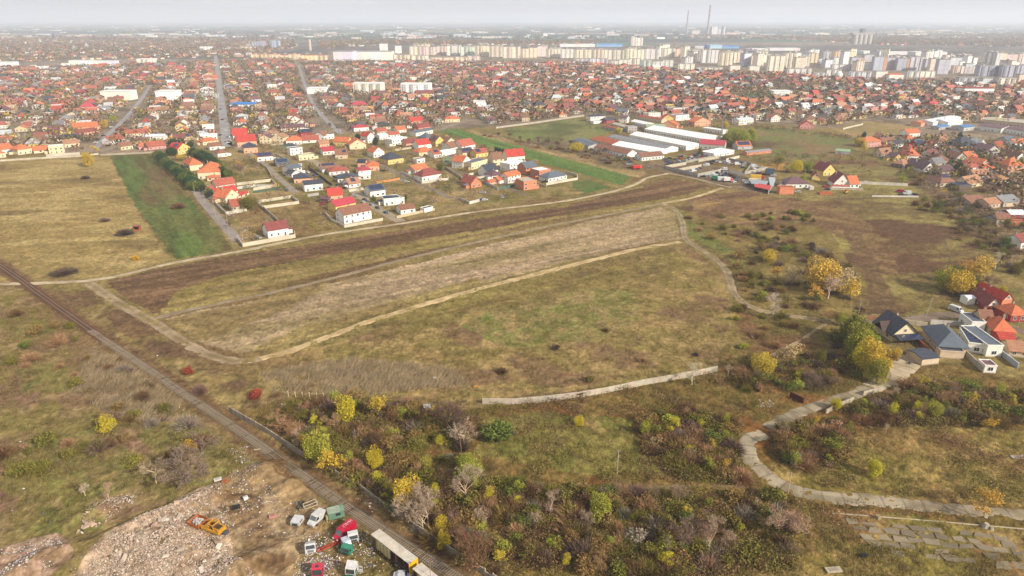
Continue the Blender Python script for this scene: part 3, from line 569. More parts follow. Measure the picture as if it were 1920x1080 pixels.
def house(a, b, dep, wh, kind, rh, rc, wc, sol=None, gcol=None, cat='house', win=True, name=None, label=None, chim=True, over=.5, desc=None, slabc=None, group=None):
    A_ = Vector(G(*a)); B_ = Vector(G(*b)); X_ = B_ - A_; w_ = max(2.0, X_.length); ang = math.atan2(X_.y, X_.x)
    t = empty(name or ('house' if cat == 'house' else cat.replace(' ', '_')), (A_.x, A_.y, 0), ang)
    rcol = jit(C(*RC[rc], 1.25 if rc not in ('white', 'pale') else .95)); wcol = jit(CW(*WC[wc]), .04)
    mb = MB(); wall_mesh(mb, kind, w_, dep, wh, rh, wcol, jit(CW(*WC[gcol])) if gcol else None); mb.box(-.06, -.06, -.6, w_ + .06, -.002, .45, tuple(c * .7 for c in wcol)) ; mb.build('wall', [M_WALL], t)
    mb = MB(); roof_mesh(mb, kind, w_, dep, wh, rh, over if kind != 'flat' else .1, rcol, slab=C(*slabc) if slabc else (wcol if kind == 'flat' else None)); rf = mb.build('roof', [M_ROOF if rc in ('red', 'orange', 'brick', 'maroon', 'brown', 'tan', 'rust') else M_METAL], t)
    if chim and kind != 'flat' and rh > 1.2:
        cm = MB(); cx_ = w_ * R.uniform(.25, .75); cy_ = dep * .62; cm.box(cx_, cy_, wh + rh * .3, cx_ + .7, cy_ + .7, wh + rh + .7, C(190, 170, 150)); cm.box(cx_ - .08, cy_ - .08, wh + rh + .7, cx_ + .78, cy_ + .78, wh + rh + .85, C(120, 100, 90)); cm.build('chimney', [M_WALL], rf)
    if cat == 'house' and w_ > 7 and R.random() < .6:   # lean-to / porch
        sd_ = R.choice((-1, 1)); aw = R.uniform(2.4, 4.2); ad = R.uniform(3, 5); ax_ = -aw if sd_ < 0 else w_; ay = R.uniform(.5, max(.6, dep - ad)); mb = MB(); mb.box(ax_ + .02, ay, -.4, ax_ + aw - .02, ay + ad, 2.3, tuple(v * .93 for v in wcol)); an = mb.build('annex', [M_WALL], t)
        mb = MB(); hi_, lo_ = 3.0, 2.4; za, zb = (lo_, hi_) if sd_ < 0 else (hi_, lo_); a0, a1 = (ax_ - .3, ax_ + aw) if sd_ < 0 else (ax_, ax_ + aw + .3)
        mb.add([(a0, ay - .3, za), (a1, ay - .3, zb), (a1, ay + ad + .3, zb), (a0, ay + ad + .3, za), (a0, ay - .3, za + .12), (a1, ay - .3, zb + .12), (a1, ay + ad + .3, zb + .12), (a0, ay + ad + .3, za + .12)], [(0, 3, 2, 1), (4, 5, 6, 7), (0, 1, 5, 4), (1, 2, 6, 5), (2, 3, 7, 6), (3, 0, 4, 7)], jit(C(*R.choice((RC[rc], RC['grey'], RC['plum'], RC['slate']))))); mb.build('annex_roof', [M_METAL], an)
    if sol: solar(t, kind, w_, dep, wh, rh, sol if isinstance(sol, tuple) else (.1, .9, .15, .85))
    if win:
        st = max(1, int(wh / 2.7)); n = max(1, int(w_ / 3.3)); nd = max(1, int(dep / 4.2))
        door = R.randrange(n) if n > 2 else -1
        for s in range(st):
            for i in range(n):
                if R.random() < .12: continue
                o = bpy.data.objects.new('window', window_mesh(R.choice((1.0, 1.3, 1.6)), 1.3)); link(o, t); o.location = (w_ * (i + .5) / n, -.003, .95 + 2.75 * s)
                if s == 0 and i == door:
                    o.name = 'door'; o.data = window_mesh(1.0, 2.0); o.location.z = .1
            for i in range(nd):
                if R.random() < .25: continue
                o = bpy.data.objects.new('window', window_mesh(1.0, 1.2)); link(o, t); o.rotation_euler = (0, 0, -math.pi / 2); o.location = (-.003, dep * (i + .5) / nd, .95 + 2.75 * s)
                if a[0] < 700:
                    o = bpy.data.objects.new('window', window_mesh(1.0, 1.2)); link(o, t); o.rotation_euler = (0, 0, math.pi / 2); o.location = (w_ + .003, dep * (i + .5) / nd, .95 + 2.75 * s)
        if kind == 'gy' and rh > 2.2:
            o = bpy.data.objects.new('window', window_mesh(1.0, 1.1)); link(o, t); o.location = (w_ / 2, -.003, wh + .4)
    tag(t, cat=cat); K = {'gx': 'gabled', 'gy': 'gable fronted', 'hip': 'hipped', 'pyr': 'pyramid roofed', 'flat': 'flat roofed'}[kind]
    size = 'long' if w_ > 17 else ('tall' if wh > 5 else 'low')
    if label: t['label'] = label
    else: want(t, desc or (f"{size} {WNAME[wc]} {cat} with {RNAME[rc]} {'flat' if kind == 'flat' else K.split()[0]} roof" + (' and solar panels' if sol else '')), (a[0] + b[0]) / 2, (a[1] + b[1]) / 2 - 6)
    if group: t['group'] = group
    elif cat == 'house': t['group'] = 'houses of the town and its outskirts'
    cx_ = A_.x + math.cos(ang) * w_ / 2 - math.sin(ang) * dep / 2; cy_ = A_.y + math.sin(ang) * w_ / 2 + math.cos(ang) * dep / 2
    FOOT.append((cx_, cy_, math.hypot(w_, dep) / 2)); return t
H = house
# new houses, left part
H((487.5, 269.5), (507.5, 269.5), 12, 5.6, 'gy', 3, 'plum', 'c'); H((511.5, 268), (532, 268.5), 12, 5.4, 'gy', 3, 'tan', 'c')
H((446, 276), (482, 273), 14, 5, 'gx', 5, 'red', 'p'); H((458, 288), (484, 286), 13, 5, 'hip', 4, 'dark', 'p'); H((438, 260), (465, 258), 12, 3.4, 'gx', 5.5, 'red', 'w')
H((537, 272), (566, 271), 12, 4, 'hip', 4, 'orange', 'w'); H((568, 269), (599, 267), 11, 3, 'gx', 3.5, 'brick', 'w'); H((590, 262), (608, 263), 12, 4.5, 'gy', 3.4, 'brown', 'w'); H((609, 262), (627, 260), 12, 4.5, 'flat', .3, 'solar', 'w', True)
H((564, 256), (586, 254), 9, 4, 'gx', 2.5, 'dark', 'r', True); H((527, 247), (573, 245), 10, 4, 'gx', 3, 'plum', 'w')
H((656, 281), (687, 279), 14, 4.5, 'gy', 4.5, 'orange', 'c', desc='orange roofed villa with wide white front gable'); H((625, 273), (652, 274), 12, 4, 'gx', 3.5, 'orange', 'y')
H((545, 292), (568, 289.5), 9, 6, 'flat', .3, 'slate', 'w'); H((561, 301.5), (590, 298.5), 9, 4.2, 'flat', .3, 'sand', 'c', desc='unfinished cream shell with flat top'); H((483, 303), (512.5, 300.5), 11, 4, 'gx', 2.4, 'plum', 'w', True)
H((527, 282), (543, 285), 8, 4, 'gy', 2.4, 'dark', 'n'); H((606, 291), (628, 289), 9, 3.5, 'gx', 3, 'crimson', 'w'); H((600, 277), (618, 275), 8, 3.6, 'gx', 3, 'tan', 'p'); H((629, 299), (652, 298), 12, 4.2, 'gx', 3.6, 'brown', 't', (.6, .9, .3, .8))
H((518, 313), (543, 311), 14, 2.8, 'gx', 2.6, 'slate', 'd', True); H((536, 331), (548, 333), 8, 3, 'gx', 2, 'dark', 'w'); H((545, 330), (567, 326), 11, 5.5, 'gx', 1.8, 'slate', 'w')
H((552, 344), (582, 342), 13, 3.4, 'hip', 3.2, 'dark', 'p'); H((572, 359.5), (606, 356), 8, 5, 'gx', 2, 'dark', 'w'); H((605, 324), (635, 321), 11, 3, 'gx', 3.2, 'brown', 'w', (.05, .85, .5, .95)); H((618, 329), (655, 326), 12, 2.8, 'hip', 2.6, 'brick', 'w')
H((634, 343), (669, 341), 14, 3, 'hip', 2.8, 'dark', 'w'); H((655, 353), (677, 350), 12, 3, 'gx', 3, 'tan', 'w', (.3, .7, .3, .9)); H((687, 321), (711, 320), 12, 4, 'hip', 3, 'orange', 'p'); H((671, 314), (685, 314), 8, 4, 'gx', 2, 'solar', 'p')
H((674, 337), (695, 336), 9, 3.2, 'gx', .8, 'white', 'w', desc='low white annex'); H((673, 327), (696, 325), 10, 2.8, 'hip', 2.4, 'crimson', 'w'); H((617, 379), (643.5, 376.5), 9, 4.6, 'gx', 3.6, 'red', 'p'); H((601, 380), (616, 381), 7, 2.6, 'gx', 1, 'plum', 'd', win=False)
H((695, 371), (723, 367), 11, 4.6, 'gx', 2.8, 'slate', 'w', (.04, .96, .08, .95)); H((720.5, 386.5), (751, 383.5), 9, 4.4, 'flat', .3, 'solar', 'w', (.1, .6, .3, .8)); H((751.5, 383.5), (758.5, 382), 7, 4, 'flat', .3, 'grey', 'w')
H((752, 402.5), (779, 399), 9, 3.2, 'gx', 2, 'brown', 'w', cat='garage', desc='white garage with half dark half brown roof'); H((796, 399), (812, 395), 4, 2.4, 'flat', .2, 'dark', 'w', cat='shed', win=False)
H((646, 421), (697, 410.5), 10, 5.8, 'gx', 3.4, 'brown', 'w', desc='very long white duplex with brown gabled roof'); H((630, 397.5), (668, 389), 9, 3.6, 'gx', 3, 'crimson', 'y')
H((503.5, 447), (542, 440.5), 10, 4.4, 'gx', 3.2, 'maroon', 'w', desc='crimson roofed white house at the corner of the plots', chim=False); H((435.5, 396), (457, 393), 9, 3, 'gx', 3.6, 'brick', 't'); H((424, 380.5), (450, 373.5), 12, 3.4, 'gy', 4.6, 'orange', 'c', desc='cream gable with steep orange red roof')
H((408, 374), (447, 366), 8, 3.6, 'gx', 3.2, 'red', 'w'); H((449, 374), (466, 368), 6, 2.6, 'gx', 1, 'red', 'c'); H((406, 357), (442, 351.5), 9, 3.4, 'gx', 3.6, 'brick', 'w'); H((387, 361), (402, 359), 5, 2.2, 'gx', 1.4, 'brick', 'g', cat='shed', win=False)
H((372, 336), (413, 334), 24, 5, 'hip', 5.4, 'orange', 'c', label='big orange villa with many hipped roofs behind the dark hedge'); H((357, 321), (381, 318), 18, 4.6, 'hip', 4.8, 'orange', 'c', desc='rear wing of the orange villa'); H((348, 312), (360, 314), 8, 3.2, 'hip', 2.4, 'orange', 'c'); H((389, 340), (411, 339), 6, 2.6, 'hip', 1.6, 'orange', 'c', desc='open porch house with orange tiles')
H((335, 291), (357.5, 286), 12, 5.4, 'gy', 4.2, 'red', 'y', (.1, .4, .4, .9)); H((409, 295.5), (429, 293), 13, 3.4, 'hip', 3, 'brown', 'w'); H((394, 282), (415, 280), 9, 3.6, 'gx', 2.6, 'brown', 'w'); H((381, 273), (410, 269), 9, 3.4, 'hip', 3, 'orange', 'c')
H((377, 263), (408, 261), 10, 4, 'gx', 1.2, 'white', 'w'); H((328, 264), (360, 262), 9, 3.5, 'gx', 2.4, 'plum', 'c', True); H((268, 263), (309, 262), 10, 3.5, 'gx', 1.6, 'pale', 'w', desc='long white shop with pale roof'); H((279, 282), (312, 278), 10, 3.2, 'gx', 4, 'brick', 'k'); H((261, 281), (274, 280), 9, 3, 'pyr', 4, 'orange', 'k')
for q in (((35, 291), (62, 287), 13, 4.6, 'hip', 4, 'orange', 'c'), ((4, 290), (28, 286), 12, 4.4, 'gx', 4, 'orange', 'w'), ((93, 289), (121, 287), 9, 6.5, 'flat', .3, 'white', 'c'), ((108, 266), (150, 263), 9, 3.2, 'gx', 3, 'plum', 'w', True), ((148, 256), (184, 251), 9, 3.6, 'gx', 3, 'maroon', 'p'), ((138, 246), (185, 243), 12, 4, 'gx', 4, 'orange', 'p'), ((228, 282), (250, 279), 9, 3.6, 'gx', 3, 'brown', 'c'), ((209, 271), (236, 266), 12, 3.6, 'gx', 3.6, 'brick', 'w'), ((237, 262), (282, 259), 11, 6, 'gx', 3, 'brick', 'c'), ((219, 251), (238, 250), 10, 3.6, 'hip', 3, 'crimson', 'w'), ((64, 288), (90, 286), 9, 2.8, 'gx', 3, 'orange', 'c'), ((-12, 298), (12, 295), 10, 4, 'hip', 3, 'orange', 'c'), ((122, 277), (150, 274), 10, 3.6, 'gx', 3, 'tan', 'c'),
          # above / right of the new houses
          ((690, 268.5), (702.5, 266.5), 11, 6.6, 'gy', 3.4, 'red', 'w'), ((701, 296), (721, 293.5), 12, 4.6, 'gy', 4, 'orange', 'w'), ((736, 274.5), (765, 269), 10, 6, 'flat', .3, 'white', 'w'), ((762, 277), (781, 275), 11, 4.2, 'gx', 3.4, 'maroon', 'p'), ((785, 281), (808, 278), 11, 4.6, 'gx', 4, 'red', 'w'), ((786, 294), (813, 290.5), 12, 3.6, 'hip', 3.4, 'orange', 'c'), ((814, 297), (828, 295), 10, 3.6, 'gx', 3, 'brick', 'w', (.2, .8, .3, .9)), ((829, 295), (857, 291.5), 9, 4.2, 'flat', .3, 'white', 'w'), ((817, 275), (833, 273), 13, 5, 'gy', 4.4, 'brown', 'y', (.05, .45, .4, .9)), ((799, 267), (815, 264), 11, 4, 'hip', 4, 'slate', 'g'), ((836, 275), (856, 272), 11, 3.6, 'gy', 4, 'brown', 'c'), ((845, 286), (863, 282), 11, 4.2, 'gx', 4.2, 'brown', 'w'), ((866, 284), (891, 279), 12, 4.6, 'gx', 4.8, 'brick', 'w'),
          ((850, 309), (868, 304), 11, 5.6, 'flat', .3, 'plum', 'n'), ((728, 309.5), (756, 305), 14, 4.2, 'hip', 5, 'dark', 'y'), ((782, 307), (797, 305), 7, 3.4, 'flat', .3, 'plum', 'w'), ((792, 341), (828, 334.5), 11, 3.8, 'hip', 4.4, 'maroon', 'w'), ((778, 327), (803, 321), 9, 3.2, 'gx', 3, 'orange', 'g'), ((780, 256), (812, 250), 9, 4, 'gx', 1.6, 'slate', 'w'), ((772, 235), (797, 232), 10, 4, 'gx', 4, 'red', 'p'), ((785, 246), (808, 243), 10, 4, 'gx', 3.6, 'maroon', 'b'), ((835, 230), (862, 229), 11, 4, 'hip', 3, 'orange', 'c'), ((712, 263), (728, 261), 10, 4.5, 'gx', 1, 'pale', 'w'), ((664, 247), (692, 245), 10, 4, 'hip', 2.6, 'crimson', 'w'), ((708, 252), (726, 250), 8, 3.2, 'gx', 2.6, 'brick', 't'), ((745, 250), (762, 248), 9, 3.4, 'gx', 3, 'orange', 'w'), ((727, 259), (750, 257), 8, 3.2, 'gx', 2.4, 'brick', 'w'),
          ((868, 317), (883, 312.5), 11, 5.8, 'gy', 4, 'orange', 'w'), ((884, 319), (914, 311), 11, 5.2, 'flat', .3, 'slate', 'c'), ((925, 311), (945, 309), 11, 5.6, 'gx', 4.4, 'brown', 'c'), ((951, 305), (984, 302), 11, 5, 'gx', 5, 'red', 'w'), ((956, 322), (985, 315.5), 11, 5.8, 'flat', .3, 'white', 'w'), ((912, 332), (934, 328), 10, 4.6, 'gx', 4, 'dark', 'w'), ((922, 337), (944, 334), 11, 2.8, 'hip', 3, 'plum', 'w'), ((952, 345), (976, 339), 8, 5.4, 'gx', 2.2, 'orange', 'w'), ((935, 345), (950, 343), 8, 2.8, 'gx', 1.8, 'orange', 'w'), ((918, 347), (934, 344), 6, 2.2, 'gx', 1, 'orange', 'p'), ((982, 357.5), (1006, 354.5), 12, 6.2, 'flat', .3, 'sand', 'b'), ((986, 328), (1007, 324.5), 11, 5.4, 'gx', 3.6, 'slate', 'b'), ((1011, 335), (1032, 331.5), 11, 5.8, 'flat', .3, 'white', 'b'), ((1028, 342), (1063, 335.5), 11, 3, 'hip', 3.2, 'slate', 'w'), ((883, 353.5), (903, 350.5), 14, 3.4, 'gy', 4.4, 'brick', 'b'), ((893, 296), (915, 293), 10, 3.8, 'gx', 3, 'brick', 'y', (.1, .5, .2, .9)), ((868, 294), (888, 291), 10, 3.6, 'gx', 3, 'plum', 'c', True)):
    H(*q)
# industrial quarter
def HALL(a, b, dep, wh, kind, rh, rc, wc, label, cat='hall', **k): return H(a, b, dep, wh, kind, rh, rc, wc, cat=cat, label=label, over=.2, chim=False, **k)
HALL((1180, 260), (1286, 282), 19, 4, 'gx', 2.4, 'white', 'w', 'nearest of the two very long white roofed halls')
HALL((1208, 249), (1322, 269), 28, 4, 'gx', 2.6, 'white', 'w', 'farther of the two very long white roofed halls')
HALL((1139, 264), (1246, 287), 17, 3.6, 'gx', 2, 'grey', 'w', 'long hall with dull grey corrugated roof beside the white halls')
HALL((1147, 279), (1222, 293), 22, 3.6, 'gx', 2.4, 'white', 'w', 'wide white patched shed roof in front of the grey hall')
HALL((1106, 267), (1147, 277), 20, 3.2, 'gx', 2, 'rust', 't', 'rusty red shed roof left of the white patched shed')
HALL((1113, 283), (1176, 296), 12, 3.2, 'gx', 3, 'brown', 'w', 'long brown tiled hall with white gable in front')
HALL((1074, 268), (1103, 280), 14, 3, 'gx', 1.6, 'slate', 'g', 'grey blue sheet roofed sheds at the left end')
HALL((1203, 302), (1245, 298), 11, 3, 'gx', 3, 'brown', 'w', 'brown tiled hall above the red dump container')
HALL((1311, 279), (1358, 282), 15, 4.6, 'gx', 3.4, 'crimson', 'g', 'grey hall with wide crimson gabled roof')
HALL((1338, 296), (1376, 289), 14, 3.4, 'flat', .3, 'white', 'w', 'low white flat roofed workshop with many windows')
HALL((1317, 246), (1354, 252), 9, 3.6, 'flat', .3, 'white', 'w', 'white flat roofed row behind the poplar clump', cat='warehouse')
H((1383, 281), (1408, 280), 10, 3.6, 'gx', 3.4, 'orange', 'g', (.05, .95, .1, .9))
HALL((1400, 292), (1446, 287), 6, 2.6, 'gx', .9, 'grey', 'b', 'long open timber shed with grey roof', cat='shed')
HALL((1212, 245), (1248, 245), 16, 4, 'gx', 1.8, 'green', 't', 'hall with pale green roof', cat='warehouse')
HALL((1182, 234), (1213, 241), 11, 4, 'gx', 1.8, 'white', 'w', 'white roofed hall left of the pale green one')
HALL((1195, 225), (1240, 231), 9, 4, 'gx', 1.6, 'rust', 't', 'long rust brown roofed hall behind the green one')
H((1238, 240), (1269, 242), 12, 4, 'gy', 4, 'orange', 'p'); H((1107, 228.5), (1135, 227), 11, 6, 'hip', 2, 'dark', 'w'); HALL((1113, 232.5), (1134, 230.5), 6, 2.6, 'flat', .2, 'blue', 'w', 'bright blue canopy below the dark hipped house', cat='canopy', win=False)
H((1137, 232), (1155, 229), 10, 3.4, 'gx', 2.4, 'dark', 'r'); HALL((1146, 237), (1177, 246), 9, 3.2, 'gx', 1, 'sand', 'g', 'sand coloured shed roof above the grass field', cat='shed'); HALL((1130, 241), (1162, 248), 7, 2.8, 'gx', 1, 'rust', 'g', 'low rusty red shed roof above the grass field', cat='shed')
H((1177, 249), (1194, 248.5), 9, 6, 'flat', .3, 'grey', 'g'); H((1152, 216), (1176, 217), 11, 5, 'gx', 3, 'slate', 'w'); H((1160, 230), (1175, 231), 9, 6, 'gx', 2, 'plum', 'w'); H((1190, 216), (1212, 217), 12, 4, 'gy', 4, 'orange', 'w'); H((1216, 222), (1238, 220), 10, 5.4, 'flat', .3, 'sand', 'w'); H((1243, 228), (1262, 228), 10, 4.6, 'gy', 3.4, 'red', 'y'); H((1267, 227), (1291, 225), 11, 6.2, 'flat', .3, 'slate', 'w'); H((1302, 238), (1332, 236), 13, 5.4, 'gy', 4.4, 'orange', 'p'); H((1385, 235), (1412, 233), 12, 6, 'gx', 1.2, 'pale', 'w')
H((1499, 242), (1525, 243), 12, 4, 'gy', 4.6, 'red', 'k', desc='red roofed pink house'); H((1128, 212), (1146, 214), 10, 3.6, 'hip', 3, 'orange', 't')
# right hand clusters
for q in (((1700, 300.5), (1724, 300.5), 14, 3.8, 'pyr', 6, 'orange', 'w'), ((1799, 284), (1835, 281.5), 17, 4.4, 'hip', 7, 'dark', 'p'), ((1755, 309), (1777, 309), 14, 4, 'hip', 4, 'brown', 'p'), ((1790, 305), (1811, 304), 14, 4, 'gy', 4, 'brown', 'g'), ((1812, 302), (1831, 301), 11, 3.6, 'gx', 3.4, 'orange', 't'), ((1838, 316), (1852, 314), 14, 3.6, 'gy', 3.4, 'orange', 't'), ((1813, 324), (1837, 322), 15, 4, 'hip', 4.4, 'brick', 'w'), ((1843, 323), (1864, 322), 9, 3, 'gx', 2.6, 'orange', 't'), ((1828, 337), (1856, 334), 10, 3, 'gx', 3.4, 'tan', 'w'), ((1731, 323), (1751, 322), 20, 2.6, 'gy', 5, 'plum', 'w'), ((1762, 351), (1792, 349), 14, 3, 'hip', 5.4, 'brown', 't', (.3, .8, .1, .9)), ((1815, 353), (1842, 348), 12, 3.2, 'gx', 4, 'tan', 'c'), ((1870, 347), (1896, 346), 13, 3, 'hip', 3.4, 'tan', 'w'), ((1888, 324), (1917, 323), 12, 5.4, 'hip', 5.4, 'orange', 'p'), ((1851, 310), (1884, 313), 12, 3, 'hip', 4.4, 'brown', 'd'), ((1902, 306), (1922, 306), 15, 4, 'gy', 5, 'brown', 'w'), ((1847, 293), (1874, 291), 15, 4, 'gy', 5, 'plum', 'g'), ((1700, 257), (1724, 256), 10, 4, 'gx', 3.4, 'orange', 'w'), ((1649, 264), (1662, 263), 9, 3.4, 'gy', 3.4, 'tan', 'y'), ((1656, 274), (1681, 272), 11, 3.4, 'gx', 3.4, 'brown', 'k'), ((1699, 268), (1713, 268), 10, 3.8, 'pyr', 4.4, 'orange', 'w'), ((1720, 279), (1737, 278), 12, 3.4, 'gx', 4, 'slate', 'r', True), ((1760, 267), (1777, 266), 9, 3.4, 'gx', 3, 'tan', 'p'), ((1886, 272), (1902, 271), 10, 4.4, 'gx', 3, 'slate', 'g'), ((1902, 276), (1924, 274), 10, 3.6, 'gx', 3, 'orange', 'w'), ((1738, 275), (1748, 275), 8, 3.4, 'hip', 2, 'orange', 'p'), ((1750, 278), (1764, 277), 9, 3, 'gy', 3.4, 'brick', 'w'), ((1620, 277), (1650, 275), 12, 5.4, 'hip', 3.6, 'orange', 'k'), ((1676, 302), (1690, 301), 9, 3, 'gy', 3, 'plum', 'y'), ((1691, 316), (1708, 313), 9, 3, 'hip', 3.4, 'tan', 'd'),
          ((1474, 353), (1516, 353), 12, 3.2, 'hip', 4, 'plum', 'w'), ((1522, 338), (1537, 339), 9, 2.8, 'gy', 3, 'maroon', 'y'), ((1543, 330), (1565, 328.5), 12, 4, 'gy', 5, 'maroon', 'y'), ((1563, 351), (1592, 351.5), 13, 3.4, 'gy', 6.2, 'maroon', 'w'), ((1593, 353), (1610, 352.5), 11, 3.2, 'gx', 4.6, 'orange', 'w')):
    H(*q)
HALL((1461, 364.5), (1488, 364.5), 6, 4.6, 'flat', .3, 'rust', 'b', 'orange brick cube with flat top at the yard edge', cat='outbuilding', win=False)
HALL((1797, 356), (1821, 355), 9, 2.8, 'flat', .2, 'solar', 'd', 'low canopy covered in solar panels', cat='canopy', win=False, sol=(.02, .98, .02, .98))
HALL((1560, 354.5), (1592, 355), 3, 2, 'gx', .7, 'brick', 'w', 'brick red porch roof in front of the farmhouse', cat='porch', win=False)
HALL((1562, 243), (1569, 243), 4, 2, 'flat', .2, 'blue', 'g', 'tiny blue hut on the dry field', cat='hut', win=False) if 0 else None
HALL((1566, 288), (1593, 290), 7, 2.4, 'gx', 1.6, 'green', 'g', 'low green sheeted greenhouse on the sports field', cat='greenhouse', win=False)
for q in (((1818, 388), (1850, 385), 14, 3, 'gx', 2.6, 'brown', 't'), ((1853, 392), (1878, 388), 10, 3, 'gx', 2.6, 'tan', 't'), ((1880, 389), (1911, 386), 13, 3.2, 'gx', 3, 'grey', 't'), ((1868, 420), (1893, 421), 8, 3.2, 'gx', 2.6, 'brown', 't'), ((1893, 411), (1922, 411), 9, 3, 'gx', 1.6, 'pale', 'r'), ((1893, 424), (1924, 425), 5, 2.6, 'flat', .2, 'rust', 'b'), ((1912, 468), (1940, 462), 9, 4, 'gx', 3, 'maroon', 'w')):
    H(*q)
# grey sheds at the far right
for q in (((1748, 238), (1800, 228), 16, 5, 'gx', 1.5, 'pale', 'w'), ((1726, 238), (1756, 233), 12, 4, 'gx', 1.6, 'orange', 'p'), ((1776, 238), (1804, 234), 20, 5, 'gx', 2, 'pale', 'w'), ((1832, 244), (1876, 250), 24, 5, 'gx', 2, 'plum', 'w'), ((1880, 249), (1925, 256), 22, 5, 'gx', 2, 'plum', 'w'), ((1806, 246), (1826, 244), 14, 4, 'gx', 1.2, 'blue', 'g'), ((1760, 244), (1780, 241), 9, 3, 'gx', 1, 'blue', 'g'), ((1840, 232), (1925, 240), 30, 5, 'gx', 1, 'sand', 't')):
    H(*q, cat='shed')
# nearest cluster at the right
t = H((1671, 641), (1715, 638.5), 11, 3.5, 'gy', 4.4, 'dark', 'c', label='cream gabled house with steep dark brown roof and solar awning', over=.9)
mb = MB(); solar(t, 'flat', 9.6, 3.4, 2.4, 0, (.02, 1.0, -1.3, -.05)); mb.box(-.3, -3.4, 2.45, 10, -.1, 2.6, C(70, 66, 70)); [mb.box(x_, -3.2, -.3, x_ + .2, -3.0, 2.45, C(90, 70, 60)) for x_ in (0, 3, 6, 9.4)]; mb.build('awning', [M_METAL], t)
mb = MB(); roof_mesh(mb, 'gy', 5, 6, 0, 2.6, .5, C(96, 78, 74)); rf2 = mb.build('side_roof', [M_ROOF], t); rf2.rotation_euler = (0, 0, rad(90)); rf2.location = (4.2, 3.4, 3.3)
H((1758, 664), (1809, 668), 16, 3.3, 'hip', 4.0, 'slate', 't', label='grey bungalow with large dark hipped roof and striped awning', over=.9)
HALL((1761, 671), (1806, 674), 4, 2.6, 'flat', .15, 'slate', 't', 'blue grey striped awning before the dark hipped bungalow', cat='awning', win=False)
H((1812, 660), (1846, 664.5), 14, 3.6, 'flat', .3, 'slate', 'w', (.05, .95, .05, .95), label='white flat roofed villa wing carrying rows of solar panels')
H((1847, 668.5), (1876, 669), 17, 4.2, 'flat', .3, 'slate', 'w', label='white villa wing with plain grey flat roof')
H((1818, 622), (1844, 623), 9, 4, 'flat', .3, 'slate', 'w', label='rear white cube of the villa with grey flat roof')
HALL((1727, 686), (1759, 682.5), 7.5, 2.5, 'gx', .7, 'dark', 't', 'brick shed with flat dark sheet roof beside the slab road', cat='shed', win=False)
HALL((1844, 699), (1866, 700), 4.5, 2.6, 'flat', .2, 'plum', 'w', 'small white shed with dark lid at the lower garden corner', cat='shed')
H((1860, 634), (1900, 637), 10, 3.0, 'hip', 4, 'orange', 't', label='old house with mottled orange tiled hipped roof right of the villa'); H((1838, 620), (1862, 621), 9, 3, 'gx', 4, 'brown', 't', label='old brown roofed barn behind the mottled orange roof')
HALL((1873, 650), (1905, 653), 9, 2.4, 'gx', 1.4, 'red', 'r', 'low red sheet roofed annex right of the villa', cat='annex', win=False)
H((1875, 580), (1895, 578), 14, 4.2, 'gy', 2.6, 'red', 'b', label='orange brick house with bright red metal roof', over=.4, gcol='t'); H((1848, 585), (1871, 586), 15, 2.8, 'gy', 3.4, 'maroon', 'r', label='low house with brown roof and red white gable', gcol='w')
HALL((1812, 572), (1827, 571), 4, 2.8, 'gx', .6, 'pale', 'w', 'small white blue shed in the junk yard', cat='shed', win=False); H((1893, 604), (1925, 603), 9, 2.8, 'hip', 3.2, 'orange', 'r', label='low red walled house with orange tiled roof at right edge')
HALL((1876, 592), (1893, 598), 6, 2.2, 'gx', 1.4, 'pale', 'g', 'silver sheet metal lean-to between the red walls', cat='shed', win=False)
H((1890, 668), (1930, 672), 8, 2.4, 'gx', 2.2, 'tan', 't', label='low tan tiled roof at the right edge below the red annex')
# ------------------------------------------------------------------ more houses: rows along the street grid; the nearest stay single things
ROADS = [[(446, 452), (404, 404), (350, 338)], [(426, 276), (416, 200), (408, 130), (404, 100)], [(176, 282), (235, 222), (283, 160)], [(640, 252), (590, 200), (560, 122), (548, 105)], [(826, 243), (880, 226)]]
ROADW = [np.array([G(*p) for p in r]) for r in ROADS]
def near_road(x, y, dd):
    for r in ROADW:
        for a, b in zip(r[:-1], r[1:]):
            d = b - a; t = max(0, min(1, ((x - a[0]) * d[0] + (y - a[1]) * d[1]) / (d @ d)))
            if math.hypot(x - a[0] - t * d[0], y - a[1] - t * d[1]) < dd: return True
    return False
TOWN = [[(-500, 292), (180, 284), (292, 280), (425, 262), (640, 248), (822, 240), (880, 226), (940, 236), (1085, 215), (1390, 228), (1480, 232), (1560, 238), (1620, 222), (1760, 226), (1930, 240), (2400, 260), (2400, 160), (1930, 158), (1600, 150), (1440, 138), (1270, 134), (1100, 120), (700, 116), (600, 118), (540, 108), (380, 118), (250, 122), (130, 126), (0, 128), (-500, 128)],
        [(1655, 262), (1740, 262), (1930, 270), (2400, 290), (2400, 480), (1930, 400), (1860, 370), (1700, 322), (1650, 290)]]
TOWNFAR = [[(-500, 124), (0, 122), (130, 112), (240, 112), (440, 108), (560, 88), (540, 76), (400, 73), (280, 76), (100, 70), (-500, 68)], [(600, 92), (720, 84), (900, 84), (1120, 84), (1120, 80), (900, 77), (700, 76), (600, 78)], [(1290, 72), (1420, 73), (1500, 76), (1640, 84), (1930, 88), (2400, 92), (2400, 70), (1930, 66), (1700, 68), (1500, 68), (1290, 66)]]
EXCL = [[(625, 98), (735, 94), (740, 122), (620, 122)], [(1735, 228), (1930, 222), (1930, 262), (1800, 262), (1740, 250)], [(1370, 172), (1500, 168), (1505, 186), (1385, 192)], [(1290, 226), (1350, 226), (1360, 256), (1300, 256)]]
